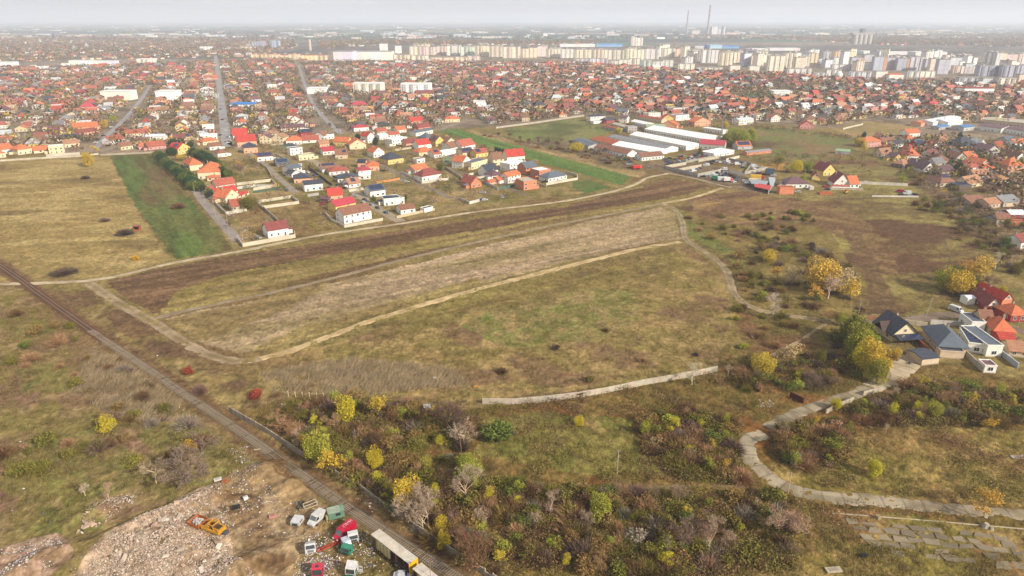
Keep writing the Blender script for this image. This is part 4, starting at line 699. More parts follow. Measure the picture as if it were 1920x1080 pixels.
RPICK = ['brick'] * 6 + ['red'] * 2 + ['orange'] * 3 + ['brown'] * 7 + ['tan'] * 5 + ['maroon'] * 3 + ['plum'] * 4 + ['crimson'] + ['dark'] * 2 + ['slate'] * 2 + ['pale'] * 2 + ['white'] * 2 + ['grey'] * 2
WPICK = 'wwwwwwccccpptty' + 'gk'
cands = []
main = ROADW[1]; dirv = (main[-1] - main[0]); dirv /= np.linalg.norm(dirv); perp = np.array([dirv[1], -dirv[0]])
base = main[0]
for iv in range(-60, 75):              # streets parallel to the main one, 62 m apart, houses on both sides
    for side in (0, 1):
        for iu in range(-18, 150):
            off = iv * 62 + (13 if side == 0 else 49) + R.uniform(-4, 4); al = iu * 19 + R.uniform(-4, 4)
            p = base + dirv * al + perp * (off - 31)
            if p[1] < 300: continue
            bend = 0.12 * math.sin(p[0] / 900.0)
            cands.append((p[0], p[1], math.atan2(perp[1], perp[0]) * 1.0 + (math.pi if False else 0) + bend))
ca = np.array(cands); pxa = np.array([PX(c[0], c[1]) for c in cands])
okm = np.zeros(len(ca), bool)
for tpoly in TOWN: okm |= inside(tpoly, pxa[:, 0], pxa[:, 1])
for e in EXCL: okm &= ~inside(e, pxa[:, 0], pxa[:, 1])
NEW = []; foot = np.array([(f[0], f[1], f[2]) for f in FOOT])
dens = fbm(ca[:, 0], ca[:, 1], 180, 3, 88)
for i in np.nonzero(okm)[0]:
    x, y, a = ca[i]
    if R.random() > (.9 if dens[i] > .42 else .62): continue
    dd = foot[:, 0:2] - (x, y)
    if (np.hypot(dd[:, 0], dd[:, 1]) < foot[:, 2] + 9).any(): continue
    if near_road(x, y, 15): continue
    NEW.append((x, y, a))
    if R.random() < .55:   # a yard building behind
        sx = R.choice((-1, 1)); q = np.array([x, y]) + perp * sx * 11 + dirv * R.uniform(-4, 4)
        if not near_road(q[0], q[1], 13): NEW.append((q[0], q[1], a + math.pi / 2, 1))
NEW.sort(key=lambda t: t[1])
def fast_house(mb, x, y, a, small, det=True, rc=None, wc=None):
    rc = rc or R.choice(RPICK); wc = wc or R.choice(WPICK)
    w_ = R.choice((R.uniform(8, 12), R.uniform(9, 15), R.uniform(13, 24) if R.random() < .3 else 11)) if not small else R.uniform(4, 9); d = R.uniform(8, 11) if not small else R.uniform(4, 6)
    wh = (R.choice((3, 3.2, 3.4, 3.6, 5.4)) if not small else 2.6); kind = R.choice(('gx', 'gx', 'gy', 'hip', 'hip', 'pyr')) if not small else R.choice(('gx', 'gx', 'flat'))
    if not small and R.random() < .07: kind = 'flat'; wh = 5.6
    rh = R.uniform(2.6, 4.6) if not small else 1.3
    if kind == 'flat': rh = .3
    m1 = MB(); wcol = tuple(v * .9 for v in jit(CW(*WC[wc]), .1)); wall_mesh(m1, kind, w_, d, wh, rh, wcol)
    if det:
        for s in range(max(1, int(wh / 2.7))):
            for i in range(max(2, int(w_ / 3))):
                xx = w_ * (i + .5) / max(2, int(w_ / 3)); m1.box(xx - .55, -.05, .95 + 2.7 * s, xx + .55, 0.02, 2.2 + 2.7 * s, PANE)
            for i in range(2):
                yy = d * (i + .5) / 2; m1.box(-.05, yy - .5, .95 + 2.7 * s, .02, yy + .5, 2.2 + 2.7 * s, PANE); m1.box(w_ - .02, yy - .5, .95 + 2.7 * s, w_ + .05, yy + .5, 2.2 + 2.7 * s, PANE)
    m2 = MB(); roof_mesh(m2, kind, w_, d, wh, rh, .5, tuple(v * .8 + .2 * g_ for v, g_ in zip(jit(C(*RC[rc], 1.3), .2), (.16, .13, .11))), slab=wcol)
    return m1, m2, w_, d, kind, rc, wc, wh
NAMED = sum(1 for o in COLL.objects if o.get('category') == 'house')
SINGLE = max(0, 298 - NAMED)
bw = ([], [], []); br = ([], [], [])
def merge(acc, mb, x, y, a, w_, d):
    c, s = math.cos(a), math.sin(a); b = len(acc[0])
    for v in mb.v:
        u, t = v[0] - w_ / 2, v[1] - d / 2; acc[0].append((x + u * c - t * s, y + u * s + t * c, v[2]))
    acc[2].extend(mb.c)
    for f in mb.f:
        if len(f) == 3: f = f + (f[2],)
        if len(f) == 4: acc[1].append(tuple(b + i for i in f))
        else:
            for k in range(1, len(f) - 1): acc[1].append((b + f[0], b + f[k], b + f[k + 1], b + f[k + 1]))
cnt = 0
def inview(x, y):
    p = PX(x, y); return -10 < p[0] < 1930
for q in NEW:
    small = len(q) > 3; x, y, a = q[:3]; sg = math.hypot(x, y) < 1700
    if a % math.pi > 0: pass
    m1, m2, w_, d, kind, rc, wc, wh = fast_house(MB(), x, y, a, small, sg)
    if y > 900: s_ = 1.18; m1.v = [(v[0] * s_, v[1] * s_, v[2] * 1.1) for v in m1.v]; m2.v = [(v[0] * s_, v[1] * s_, v[2] * 1.1) for v in m2.v]
    if cnt < SINGLE and not small and inview(x, y):
        cnt += 1; t = empty('house', (x - (w_ / 2) * math.cos(a) + (d / 2) * math.sin(a), y - (w_ / 2) * math.sin(a) - (d / 2) * math.cos(a), 0), a)
        m1.build('wall', [M_WALL], t); m2.build('roof', [M_ROOF], t); tag(t, cat='house', group='houses of the town and its outskirts')
        want(t, f"{'tall' if wh > 5 else 'low'} {WNAME[wc]} house with {RNAME[rc]} {dict(gx='gabled', gy='gabled', hip='hipped', pyr='pyramid', flat='flat')[kind]} roof", *PX(x, y, 4))
    else:
        merge(bw, m1, x, y, a, w_, d); merge(br, m2, x, y, a, w_, d)
print('houses single', NAMED + cnt, 'merged', len(NEW) - cnt)
# farthest quarters: plain volumes
fc = []
for tp in TOWNFAR:
    P_ = np.array(wpoly(tp)); lo = P_.min(0); hi = P_.max(0); area = (hi - lo).prod(); k = int(min(9000, area / 2600))
    q = rng.uniform(lo, hi, (k, 2)); m = inside(P_, q[:, 0], q[:, 1]); q = q[m]; q = q[(np.abs(q[:, 0]) < q[:, 1] * .95)]; fc.append(q[:1700])
for x, y in np.vstack(fc):
    m1, m2, w_, d, *_ = fast_house(None, x, y, 0, False, False); a = R.uniform(0, 3.14)
    s = 1.25; m1.v = [(v[0] * s, v[1] * s, v[2] * 1.15) for v in m1.v]; m2.v = [(v[0] * s, v[1] * s, v[2] * 1.15) for v in m2.v]
    merge(bw, m1, x, y, a, w_, d); merge(br, m2, x, y, a, w_, d)
def quadmesh(name, acc, mats):
    return npmesh(name, acc[0], acc[1], acc[2], mats)
hs = link(bpy.data.objects.new('distant_houses', quadmesh('distant_houses', bw, [M_CHAR]))); tag(hs, 'sea of small red roofed houses filling the town up to the tower blocks', 'houses', kind='stuff')
hr = link(bpy.data.objects.new('roof', quadmesh('roof', br, [M_CHAR])), hs); tag(hr, kind='stuff')
# ------------------------------------------------------------------ tower blocks
def block(x0, yt, x1, yb, dep, col, label, cat='apartment block', name='apartment_block', yb2=None, roofc=(150, 146, 142), mt=None, top=True, group='tower blocks behind the red roofs'):
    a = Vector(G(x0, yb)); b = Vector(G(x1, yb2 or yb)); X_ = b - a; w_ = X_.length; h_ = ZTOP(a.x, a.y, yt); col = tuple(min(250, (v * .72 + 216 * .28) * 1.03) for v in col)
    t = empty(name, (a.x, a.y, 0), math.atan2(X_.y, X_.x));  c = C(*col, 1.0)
    mb = MB(); ns = max(1, int(w_ / 26)); hs_l = [h_ - (R.choice((0, 0, 2.8, 5.6)) if ns > 1 and mt is None else 0) for _ in range(ns)]
    for i in range(ns): mb.box(w_ * i / ns, 0, 0, w_ * (i + 1) / ns - (.02 if i < ns - 1 else 0), dep, hs_l[i], tuple(min(.85, v * (R.uniform(.84, 1.06) if ns > 1 else 1)) for v in c))
    
    if mt is None and w_ > 30:   # loggia columns standing proud of the facade
        n = max(3, int(w_ / 11))
        for i in range(n):
            x_ = w_ * (i + .5) / n; k = R.choice((.55, .68, 1.08, 1.12)); mb.box(x_ - 2.6, -1.4, 0, x_ + 2.6, -.02, hs_l[min(ns - 1, int(x_ / w_ * ns))] - .4, tuple(min(.85, v * k) for v in c))
    mb.build('wall', [mt or M_APT], t)
    mb = MB(); [mb.box(w_ * i / ns - (.3 if i == 0 else -.03), -.3, hs_l[i] + .01, w_ * (i + 1) / ns + (.3 if i == ns - 1 else -.03), dep + .3, hs_l[i] + 1.0, CW(*roofc)) for i in range(ns)]
    if top and w_ > 20:
        for i in range(max(1, int(w_ / 28))):
            x_ = w_ * (i + .5) / max(1, int(w_ / 28)); mb.box(x_ - 3, dep * .3, h_ + 1, x_ + 3, dep * .8, h_ + 3.6, C(*[v * .95 for v in col]))
    mb.build('roof', [M_WALL], t); tag(t, label, cat, group); return t
BL = [(769, 84, 803, 103, (216, 200, 176)), (805, 85, 836, 103, (224, 196, 172)), (838, 86, 862, 104, (222, 214, 200)), (864, 88, 889, 105, (196, 206, 186)), (892, 86, 916, 106, (222, 204, 168)), (918, 87, 941, 107, (216, 196, 170)), (943, 88, 973, 109, (222, 206, 176)), (976, 88, 1006, 108, (224, 190, 164)), (1008, 87, 1023, 106, (226, 196, 186)), (1025, 92, 1050, 108, (220, 206, 178)), (1052, 92, 1074, 109, (206, 200, 186)), (1077, 93, 1107, 116, (216, 202, 172)), (1110, 93, 1137, 114, (222, 200, 172)), (1139, 94, 1169, 112, (206, 194, 172)), (1172, 91, 1206, 114, (218, 204, 172)), (1209, 92, 1234, 111, (204, 196, 188)), (1241, 91, 1264, 108, (226, 214, 192)), (1266, 92, 1289, 106, (224, 178, 150)), (1291, 94, 1313, 114, (212, 200, 180)), (1315, 94, 1345, 118, (206, 200, 196)), (1348, 99, 1372, 123, (222, 202, 166)), (1374, 98, 1393, 118, (224, 206, 176)), (1395, 97, 1416, 114, (216, 204, 186)), (1418, 97, 1436, 114, (226, 212, 180)), (1439, 105, 1466, 137, (210, 196, 172)), (1468, 100, 1490, 128, (220, 204, 176)), (1491, 108, 1507, 130, (212, 192, 164)), (1509, 100, 1532, 118, (216, 190, 154)), (1539, 97, 1558, 118, (176, 176, 182)), (1560, 97, 1580, 120, (226, 184, 140)), (1582, 97, 1600, 120, (224, 206, 162)), (1595, 108, 1613, 128, (168, 168, 182)), (1618, 103, 1634, 128, (172, 170, 176)), (1637, 107, 1655, 132, (160, 166, 182)), (1659, 108, 1679, 131, (164, 160, 176)), (1681, 110, 1699, 132, (150, 150, 166)), (1702, 107, 1728, 132, (176, 170, 178)), (1733, 112, 1753, 134, (176, 170, 178)), (1757, 112, 1776, 139, (166, 164, 176)), (1846, 101, 1866, 118, (222, 190, 168)), (1868, 100, 1884, 120, (224, 196, 160)), (1886, 102, 1904, 120, (206, 176, 170)), (1906, 101, 1925, 120, (222, 200, 186)), (1794, 102, 1818, 116, (216, 178, 168))]
for i, (a, b, c_, d, col) in enumerate(BL):
    hue = 'grey' if col[2] > col[0] - 14 else ('peach' if col[1] < col[0] - 32 else ('cream' if col[1] < col[0] - 10 else 'white'))
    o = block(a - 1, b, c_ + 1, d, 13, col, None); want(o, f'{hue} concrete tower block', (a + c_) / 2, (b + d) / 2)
    if i % 3 != 1 and a < 1600:
        o2 = block(a + 5, b - R.uniform(.5, 2.5), c_ + 3, d - 5, 13, [v * R.uniform(.92, 1.05) for v in col], None); want(o2, f'{hue} rear tower block', (a + c_) / 2 + 4, (b + d) / 2 - 3)
    if 1590 < a < 1700 and i % 2: # blind peach gable wall at the right end
        wv = Vector(G(c_, d)) - Vector(G(a, d)); mb = MB(); h_ = ZTOP(*G(a, d), b); mb.box(wv.length, -.3, 0, wv.length + 9, 12, h_ - .5, C(232, 180, 146)); mb.build('gable_wall', [M_WALL], o)
for k in range(46):
    px = R.uniform(1235, 1925); py = R.uniform(104, 122) + (px - 1240) / 680 * 22; hh_ = R.choice((12, 16, 22, 24)) * (1.15 if py > 118 else .9); cc_ = R.choice(((226, 216, 196), (220, 208, 184), (204, 204, 206), (230, 206, 182), (214, 212, 206), (184, 186, 196)))
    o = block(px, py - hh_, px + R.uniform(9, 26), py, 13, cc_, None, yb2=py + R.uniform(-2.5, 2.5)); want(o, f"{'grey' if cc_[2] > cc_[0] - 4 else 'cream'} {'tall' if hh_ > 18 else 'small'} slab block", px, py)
for q in ((737, 103, 769, 115, (216, 198, 166), 'cream'), (771, 104, 803, 115, (222, 206, 176), 'cream'), (806, 104, 850, 116, (224, 190, 156), 'peach'), (853, 105, 900, 117, (220, 186, 158), 'peach'), (1077, 110, 1140, 120, (196, 190, 186), 'grey'), (1141, 110, 1200, 121, (212, 196, 178), 'beige'), (1201, 113, 1262, 125, (192, 190, 178), 'grey'), (1271, 120, 1302, 132, (214, 202, 180), 'cream'), (1304, 122, 1355, 134, (206, 192, 166), 'cream'), (1368, 123, 1387, 137, (222, 212, 190), 'white'), (1404, 124, 1423, 138, (220, 210, 184), 'white'), (1475, 129, 1520, 143, (200, 196, 186), 'grey'), (1524, 131, 1576, 147, (210, 202, 190), 'grey'), (1560, 122, 1600, 132, (206, 200, 194), 'grey'), (1590, 135, 1632, 148, (190, 190, 192), 'grey'), (1640, 134, 1662, 152, (222, 212, 196), 'white'), (1700, 134, 1752, 145, (214, 204, 192), 'beige'), (1786, 124, 1830, 138, (222, 196, 176), 'pink'), (1834, 124, 1872, 143, (150, 152, 166), 'dark grey'), (1876, 123, 1918, 144, (150, 150, 166), 'dark grey'), (1796, 146, 1836, 160, (180, 180, 180), 'grey'), (1840, 147, 1864, 162, (190, 190, 190), 'grey'), (1870, 147, 1902, 163, (222, 208, 182), 'cream'), (1907, 140, 1925, 160, (220, 184, 156), 'peach')):
    o = block(*q[:4], 12, q[4], None, top=False); want(o, f'low {q[5]} apartment row', (q[0] + q[2]) / 2, (q[1] + q[3]) / 2)
def big(x0, yt, x1, yb, dep, col, label, cat='large building', name='large_building', **k): return block(x0, yt, x1, yb, dep, col, label, cat, name, group=None, **k)
big(626, 97, 661, 117, 60, (206, 214, 222), 'windowless pale blue white mall block left of the apartment rows', 'shopping mall', 'shopping_mall', mt=M_WALL, top=False)
big(662, 97, 734, 113, 60, (224, 230, 218), 'low white green extension of the mall', 'shopping mall', 'shopping_mall', mt=M_WALL, top=False)
big(470, 102, 524, 112.5, 14, (230, 198, 140), 'long yellow institutional building with reddish roof', roofc=(200, 130, 100)); big(525, 102, 562, 112, 14, (224, 190, 150), 'peach institutional building right of the long yellow one', roofc=(200, 130, 100)); big(564, 102, 612, 113, 14, (226, 200, 150), 'cream institutional building left of the mall', roofc=(196, 140, 120))
big(507, 76, 524, 91, 20, (150, 166, 190), 'blue grey glass office block above the yellow building', 'office block', 'office_block'); big(442, 86, 470, 95, 16, (214, 190, 170), 'beige block row near the left centre skyline'); big(472, 77, 497, 90, 16, (140, 146, 164), 'grey block row left of the glass office'); big(580.5, 74, 583.5, 95, 9, (200, 176, 160), 'single thin brown tower left of the mall', 'tower', 'tower', top=False)
big(712, 82, 726, 98, 18, (232, 226, 218), 'white tower block above the mall', top=False); big(741, 86, 752, 100, 16, (236, 232, 226), 'small white tower right of the mall', top=False); big(1183, 70, 1205, 86, 26, (236, 226, 206), 'tall cream tower standing above the long apartment row', top=False)
big(1050, 83.5, 1116, 88, 60, (236, 232, 226), 'long white factory hall behind the apartment row', 'factory hall', 'factory_hall', mt=M_WALL, roofc=(240, 238, 234), top=False); big(1118, 83, 1167, 88, 60, (90, 150, 206), 'long bright blue factory hall behind the apartment row', 'factory hall', 'factory_hall', mt=M_WALL, roofc=(70, 140, 204), top=False)
big(1313, 85, 1330, 90, 80, (60, 110, 160), 'dark blue hall end behind the right apartment rows', 'factory hall', 'factory_hall', mt=M_WALL, roofc=(50, 110, 170), top=False); big(1331, 85, 1354, 91, 80, (150, 190, 214), 'light blue hall behind the right apartment rows', 'factory hall', 'factory_hall', mt=M_WALL, roofc=(140, 190, 220), top=False); big(1355, 86.5, 1386, 91, 80, (70, 130, 190), 'mid blue hall behind the right apartment rows', 'factory hall', 'factory_hall', mt=M_WALL, roofc=(60, 120, 190), top=False)
for q in ((1619, 96.5, 1660, 101), (1664, 98, 1712, 103), (1716, 98, 1775, 105), (1405, 92, 1440, 96), (1443, 91, 1500, 95)):
    big(*q, 50, (226, 220, 212), None, 'factory hall', 'factory_hall', mt=M_WALL, roofc=(236, 232, 226), top=False); want(COLL.objects[-1] if COLL.objects[-1].parent is None else COLL.objects[-1].parent, 'white roofed factory hall', (q[0] + q[2]) / 2, q[3])
for q, l in (((663, 157, 718, 177), 'long cream school with two storeys behind the left centre gardens'), ((752, 158, 808, 179), 'wide white hall complex right of the long school'), ((576, 166, 612, 176), 'white flat depot beside the long right street'), ((190, 172, 245, 188), 'long cream workshop with brownish windows at left'), ((293, 172, 330, 189), 'plain white warehouse beside the left street'), ((130, 114, 172, 122), 'row of pale greenhouses at far left'), ((174, 115, 216, 124), 'second row of pale greenhouses at far left'), ((-5, 117, 26, 126), 'white hall at the left picture edge'), ((1450, 172, 1484, 182), 'long white stand beside the green pitch'), ((1800, 152, 1860, 162) if 0 else (1806, 166, 1862, 178), 'huge maroon roofed hall at right'), ((1665, 140, 1693, 153), 'orange roofed beige block at right'), ((256, 111, 288, 119), 'cream block in the far left quarter'), ((375, 88, 396, 96), 'peach block in the far left centre'), ((432, 196, 476, 205), 'white shop with bright blue roof by the straight street')):
    red = 'maroon' in l; org = 'orange roofed' in l; blu = 'blue roof' in l
    big(*q, 22, (232, 222, 200) if 'cream' in l or 'beige' in l else (232, 230, 226), l, 'building', 'building', roofc=(150, 66, 60) if red else ((214, 100, 60) if org else ((60, 130, 200) if blu else (226, 224, 220))), top=False, mt=M_WALL if not ('school' in l or 'block' in l) else None)
# pitch
mb = MB(); pp = [G(*p) for p in ((1378, 186), (1398, 176), (1500, 178), (1490, 190))]; mb.add([(p[0], p[1], .3) for p in pp], [(0, 1, 2, 3)] if 0 else [(3, 2, 1, 0)], C(64, 118, 84)); o = mb.build('sports_field', [M_DIRT]); tag(o, 'dark green artificial pitch among the right suburb', kind='structure')
# ------------------------------------------------------------------ silo, power plant, churches, masts
def cyl_thing(name, cat, label, parts, loc):
    t = empty(name, (loc[0], loc[1], 0))
    for pn, fn, m in parts:
        mb = MB(); fn(mb); mb.build(pn, [m], t)
    tag(t, label, cat); return t
a = G(1598, 83); b = G(1633, 83); W_ = b[0] - a[0]; hs_ = ZTOP(a[0], a[1], 65); ht = ZTOP(a[0], a[1], 57)
def silo(mb):
    n = 4
    for i in range(n):
        r_ = W_ / n / 2; mb.tube((r_ * (2 * i + 1), 0, 0), (r_ * (2 * i + 1), 0, hs_), r_ * .96, n=16, col=C(214, 206, 196)); mb.tube((r_ * (2 * i + 1), r_ * 2, 0), (r_ * (2 * i + 1), r_ * 2, hs_), r_ * .96, n=16, col=C(206, 198, 190))
cyl_thing('grain_silo', 'grain silo', 'grey concrete grain silo with tall head tower at far right', [('silo_body', silo, M_WALL), ('head_house', lambda mb: (mb.box(-8, -6, hs_, W_ + 6, 30, hs_ + 9, C(190, 184, 180)), mb.box(W_ * .4, -4, hs_ + 9, W_ * .58, 24, ht + 8, C(140, 140, 150))), M_WALL)], a)
def chimney(px, yt, yb, r0, r1, label):
    x, y = G(px, yb); h_ = ZTOP(x, y, yt)
    def f(mb):
        k = 14
        for i in range(k):
            ra = r0 + (r1 - r0) * i / k; rb = r0 + (r1 - r0) * (i + 1) / k; mb.tube((0, 0, h_ * i / k), (0, 0, h_ * (i + 1) / k), ra, rb, 16, C(196, 120, 110) if i > 8 and i % 2 else C(190, 184, 184), caps=i == k - 1)
    cyl_thing('chimney_stack', 'chimney', label, [('shaft', f, M_WALL), ('rim', lambda mb: mb.tube((0, 0, h_), (0, 0, h_ + 3), r1 + .8, n=16, col=C(140, 130, 130)), M_WALL)], (x, y))
chimney(1287, 21, 64, 8, 4.5, 'shorter thin power plant chimney at left'); chimney(1326.6, 10, 66, 10, 5.5, 'taller banded power plant chimney at right')
big(1297, 57, 1312, 65, 40, (206, 176, 170), 'pink boiler hall between the two chimneys', 'power plant hall', 'power_plant_hall', mt=M_WALL, top=False); big(1334, 50, 1345, 66, 40, (214, 204, 204), 'tall pale boiler house right of the taller chimney', 'power plant hall', 'power_plant_hall', mt=M_WALL, top=False); big(1346, 54, 1351, 66, 30, (190, 186, 190), 'narrow grey tower in the power plant', 'power plant hall', 'power_plant_hall', mt=M_WALL, top=False); big(1362, 61, 1388, 65, 40, (216, 190, 180), 'low hall at the right end of the power plant', 'power plant hall', 'power_plant_hall', mt=M_WALL, top=False)
x, y = G(1355.5, 67); hc = ZTOP(x, y, 49); cyl_thing('cooling_tower', 'cooling tower', 'white cylindrical tower at the power plant', [('shell', lambda mb: [mb.tube((0, 0, hc * i / 6), (0, 0, hc * (i + 1) / 6), 14 - 3 * math.sin(i / 6 * 2.4), 14 - 3 * math.sin((i + 1) / 6 * 2.4), 20, C(226, 224, 224)) for i in range(6)], M_WALL)], (x, y))
# slanted conveyor
x0, y0 = G(1313, 65); x1_, y1_ = G(1334, 65); mb = MB(); mb.tube((x0, y0, 2), (x1_, y1_, ZTOP(x1_, y1_, 51)), 5, n=6, col=C(110, 130, 160)); o = mb.build('conveyor', [M_METAL]); tag(o, 'slanted blue grey conveyor beside the taller chimney', 'conveyor')
for px, yt, yb, l, c in ((102, 61, 76, 'dark spired church tower on the far left skyline', (110, 100, 110)), (76, 71, 82, 'white church tower left of the dark spire', (236, 232, 226)), (163, 79, 91, 'slender white church tower right of the dark spire', (240, 238, 234)), (139, 84, 93, 'small white church steeple at the far left', (230, 226, 222)), (1852, 0, 0, '', ()),):
    if not l: continue
    x, y = G(px, yb); h_ = ZTOP(x, y, yt)
    cyl_thing('church_tower', 'church', l, [('tower_wall', lambda mb: (mb.box(-5, -5, 0, 5, 5, h_ * .55, C(*c)), mb.box(5, -6, 0, 30, 10, h_ * .25, C(226, 216, 206))), M_WALL), ('spire', lambda mb: mb.tube((0, 0, h_ * .55), (0, 0, h_), 6, .4, 8, C(*[v * .8 for v in c])), M_WALL)], (x, y))
x, y = G(1799, 88) if 0 else G(1550, 122); 
for px, py, l in ((1537, 122, 'white water sphere between the grey blocks'), (1571, 149, 'white dome ball beside the low grey rows')):
    x, y = G(px, py); mb = MB()
    for i in range(6):
        a0, a1 = -math.pi / 2 + math.pi * i / 6, -math.pi / 2 + math.pi * (i + 1) / 6; mb.tube((0, 0, 8 + 8 * math.sin(a0)), (0, 0, 8 + 8 * math.sin(a1)), max(.05, 8 * math.cos(a0)), max(.05, 8 * math.cos(a1)), 14, C(240, 240, 238), caps=False)
    t = empty('sphere_tank', (x, y, 0)); mb.build('tank', [M_WALL], t); m2 = MB(); m2.tube((0, 0, 0), (0, 0, 2), 3, n=10, col=C(180, 180, 180)); m2.build('base', [M_WALL], t); tag(t, l, 'tank')
for (px, yt, yb, l) in ((1352, 218, 260, 'tall grey lattice mast left of the poplar clump'), (1264, 70, 88, 'red white lattice pylon on the skyline'), (1559, 73, 84, 'red pylon left of the grain silo')):
    x, y = G(px, yb); h_ = ZTOP(x, y, yt); s = h_ * .05; mb = MB(); cc = C(150, 150, 152) if 'grey' in l else C(200, 110, 100)
    for sx in (-1, 1):
        for sy in (-1, 1): mb.tube((s * sx, s * sy, 0), (s * .25 * sx, s * .25 * sy, h_), .16 if yb > 200 else 1.0, n=4, col=cc)
    k = 12
    for i in range(k):
        f0 = 1 - .75 * i / k; f1 = 1 - .75 * (i + 1) / k; z0, z1 = h_ * i / k, h_ * (i + 1) / k; r_ = .09 if yb > 200 else .6
        for p, q in (((-s, -s), (s, -s)), ((s, -s), (s, s)), ((s, s), (-s, s)), ((-s, s), (-s, -s))):
            mb.tube((p[0] * f0, p[1] * f0, z0), (q[0] * f1, q[1] * f1, z1), r_, n=3, col=cc)
    t = empty('lattice_mast', (x, y, 0)); mb.build('mast_frame', [M_METAL], t); m2 = MB(); m2.box(-s * .4, -s * .4, h_, s * .4, s * .4, h_ + .6 * s, cc); m2.build('antenna', [M_METAL], t); tag(t, l, 'mast')
# ------------------------------------------------------------------ garden walls and fences
def wall_line(pxs, h, col, label, name='garden_wall', cat='garden wall', th=.22, panel=2.4, post=True, coping=True, cb=None, slats=0, group=None):
    W = [Vector(G(*p)) for p in pxs]; p0 = W[0]; t = empty(name, (p0.x, p0.y, 0)); mb = MB(); mp_ = MB(); c = C(*col)
    for a, b in zip(W[:-1], W[1:]):
        d = b - a; L_ = d.length; d.normalize(); n = max(1, round(L_ / panel)); ang = math.atan2(d.y, d.x)
        for i in range(n):
            s0, s1 = L_ * i / n, L_ * (i + 1) / n; o = a - p0; Mx = Matrix.Translation((o.x, o.y, 0)) @ Matrix.Rotation(ang, 4, 'Z'); k = R.uniform(.9, 1.06); cc = tuple(v * k for v in c); dz = R.uniform(-.03, .03) if slats else 0
            if slats:
                for q in range(slats):
                    if R.random() < .02: continue
                    mb.box(s0 + .07, -th / 2, -.3 + (h + .25) * q / slats + .015, s1 - .07, th / 2, -.3 + (h + .25) * (q + 1) / slats + dz, tuple(v * R.uniform(.9, 1.05) for v in cc), M=Mx)
            else: mb.box(s0, -th / 2, -.4, s1, th / 2, h, cc, M=Mx)
            if post: mp_.box(s0 - .09, -th / 2 - .06, -.4, s0 + .09, th / 2 + .06, h + .12, tuple(v * .92 for v in c), M=Mx)
        if coping and not slats: mp_.box(-.05, -th / 2 - .05, h, L_ + .05, th / 2 + .05, h + .07, tuple(min(.85, v * 1.08) for v in c), M=Mx)
    mb.build('wall_panel' if not slats else 'fence_panel', [M_CONC], t); 
    if mp_.v: mp_.build('post', [M_CONC], t)
    tag(t, label, cat, group); return t
RF = (186, 172, 150)
wall_line([(905, 757.5), (960, 758), (1020, 753), (1080, 746), (1140, 736), (1200, 723), (1262, 712), (1310, 703), (1345, 696)], 2.1, (216, 202, 180), 'long pale concrete panel fence curving above the thicket', 'concrete_fence', 'fence', slats=4)
wall_line([(430, 772), (462, 790), (500, 812), (530, 832), (570, 858)], 1.9, RF, 'upper stretch of old concrete fence beside the railway', 'concrete_fence', 'fence', slats=4, group='fences beside the railway')
wall_line([(630, 893), (648, 905), (667, 918)], 2.0, RF, 'short grey fence stretch just above the fence gap', 'concrete_fence', 'fence', slats=4, group='fences beside the railway')
wall_line([(676, 920), (702, 940), (735, 962), (765, 985), (800, 1008), (840, 1035), (880, 1062), (940, 1098), (1010, 1145)], 2.0, (192, 178, 156), 'lower long concrete panel fence beside the railway', 'concrete_fence', 'fence', slats=4, group='fences beside the railway')
wall_line([(1548, 776), (1575, 762), (1600, 752)], 1.6, (200, 186, 160), 'cracked low concrete wall beside the rising road', 'concrete_wall', 'wall', slats=3); wall_line([(1618, 742), (1655, 733)], 1.7, (214, 200, 176), 'short pale wall stub at the bend of the rising road', 'concrete_wall', 'wall', slats=3); wall_line([(1481, 745), (1506, 757)], 2.0, (110, 60, 58), 'dark maroon sheet metal gate left of the rising road', 'metal_gate', 'gate', panel=1.2)
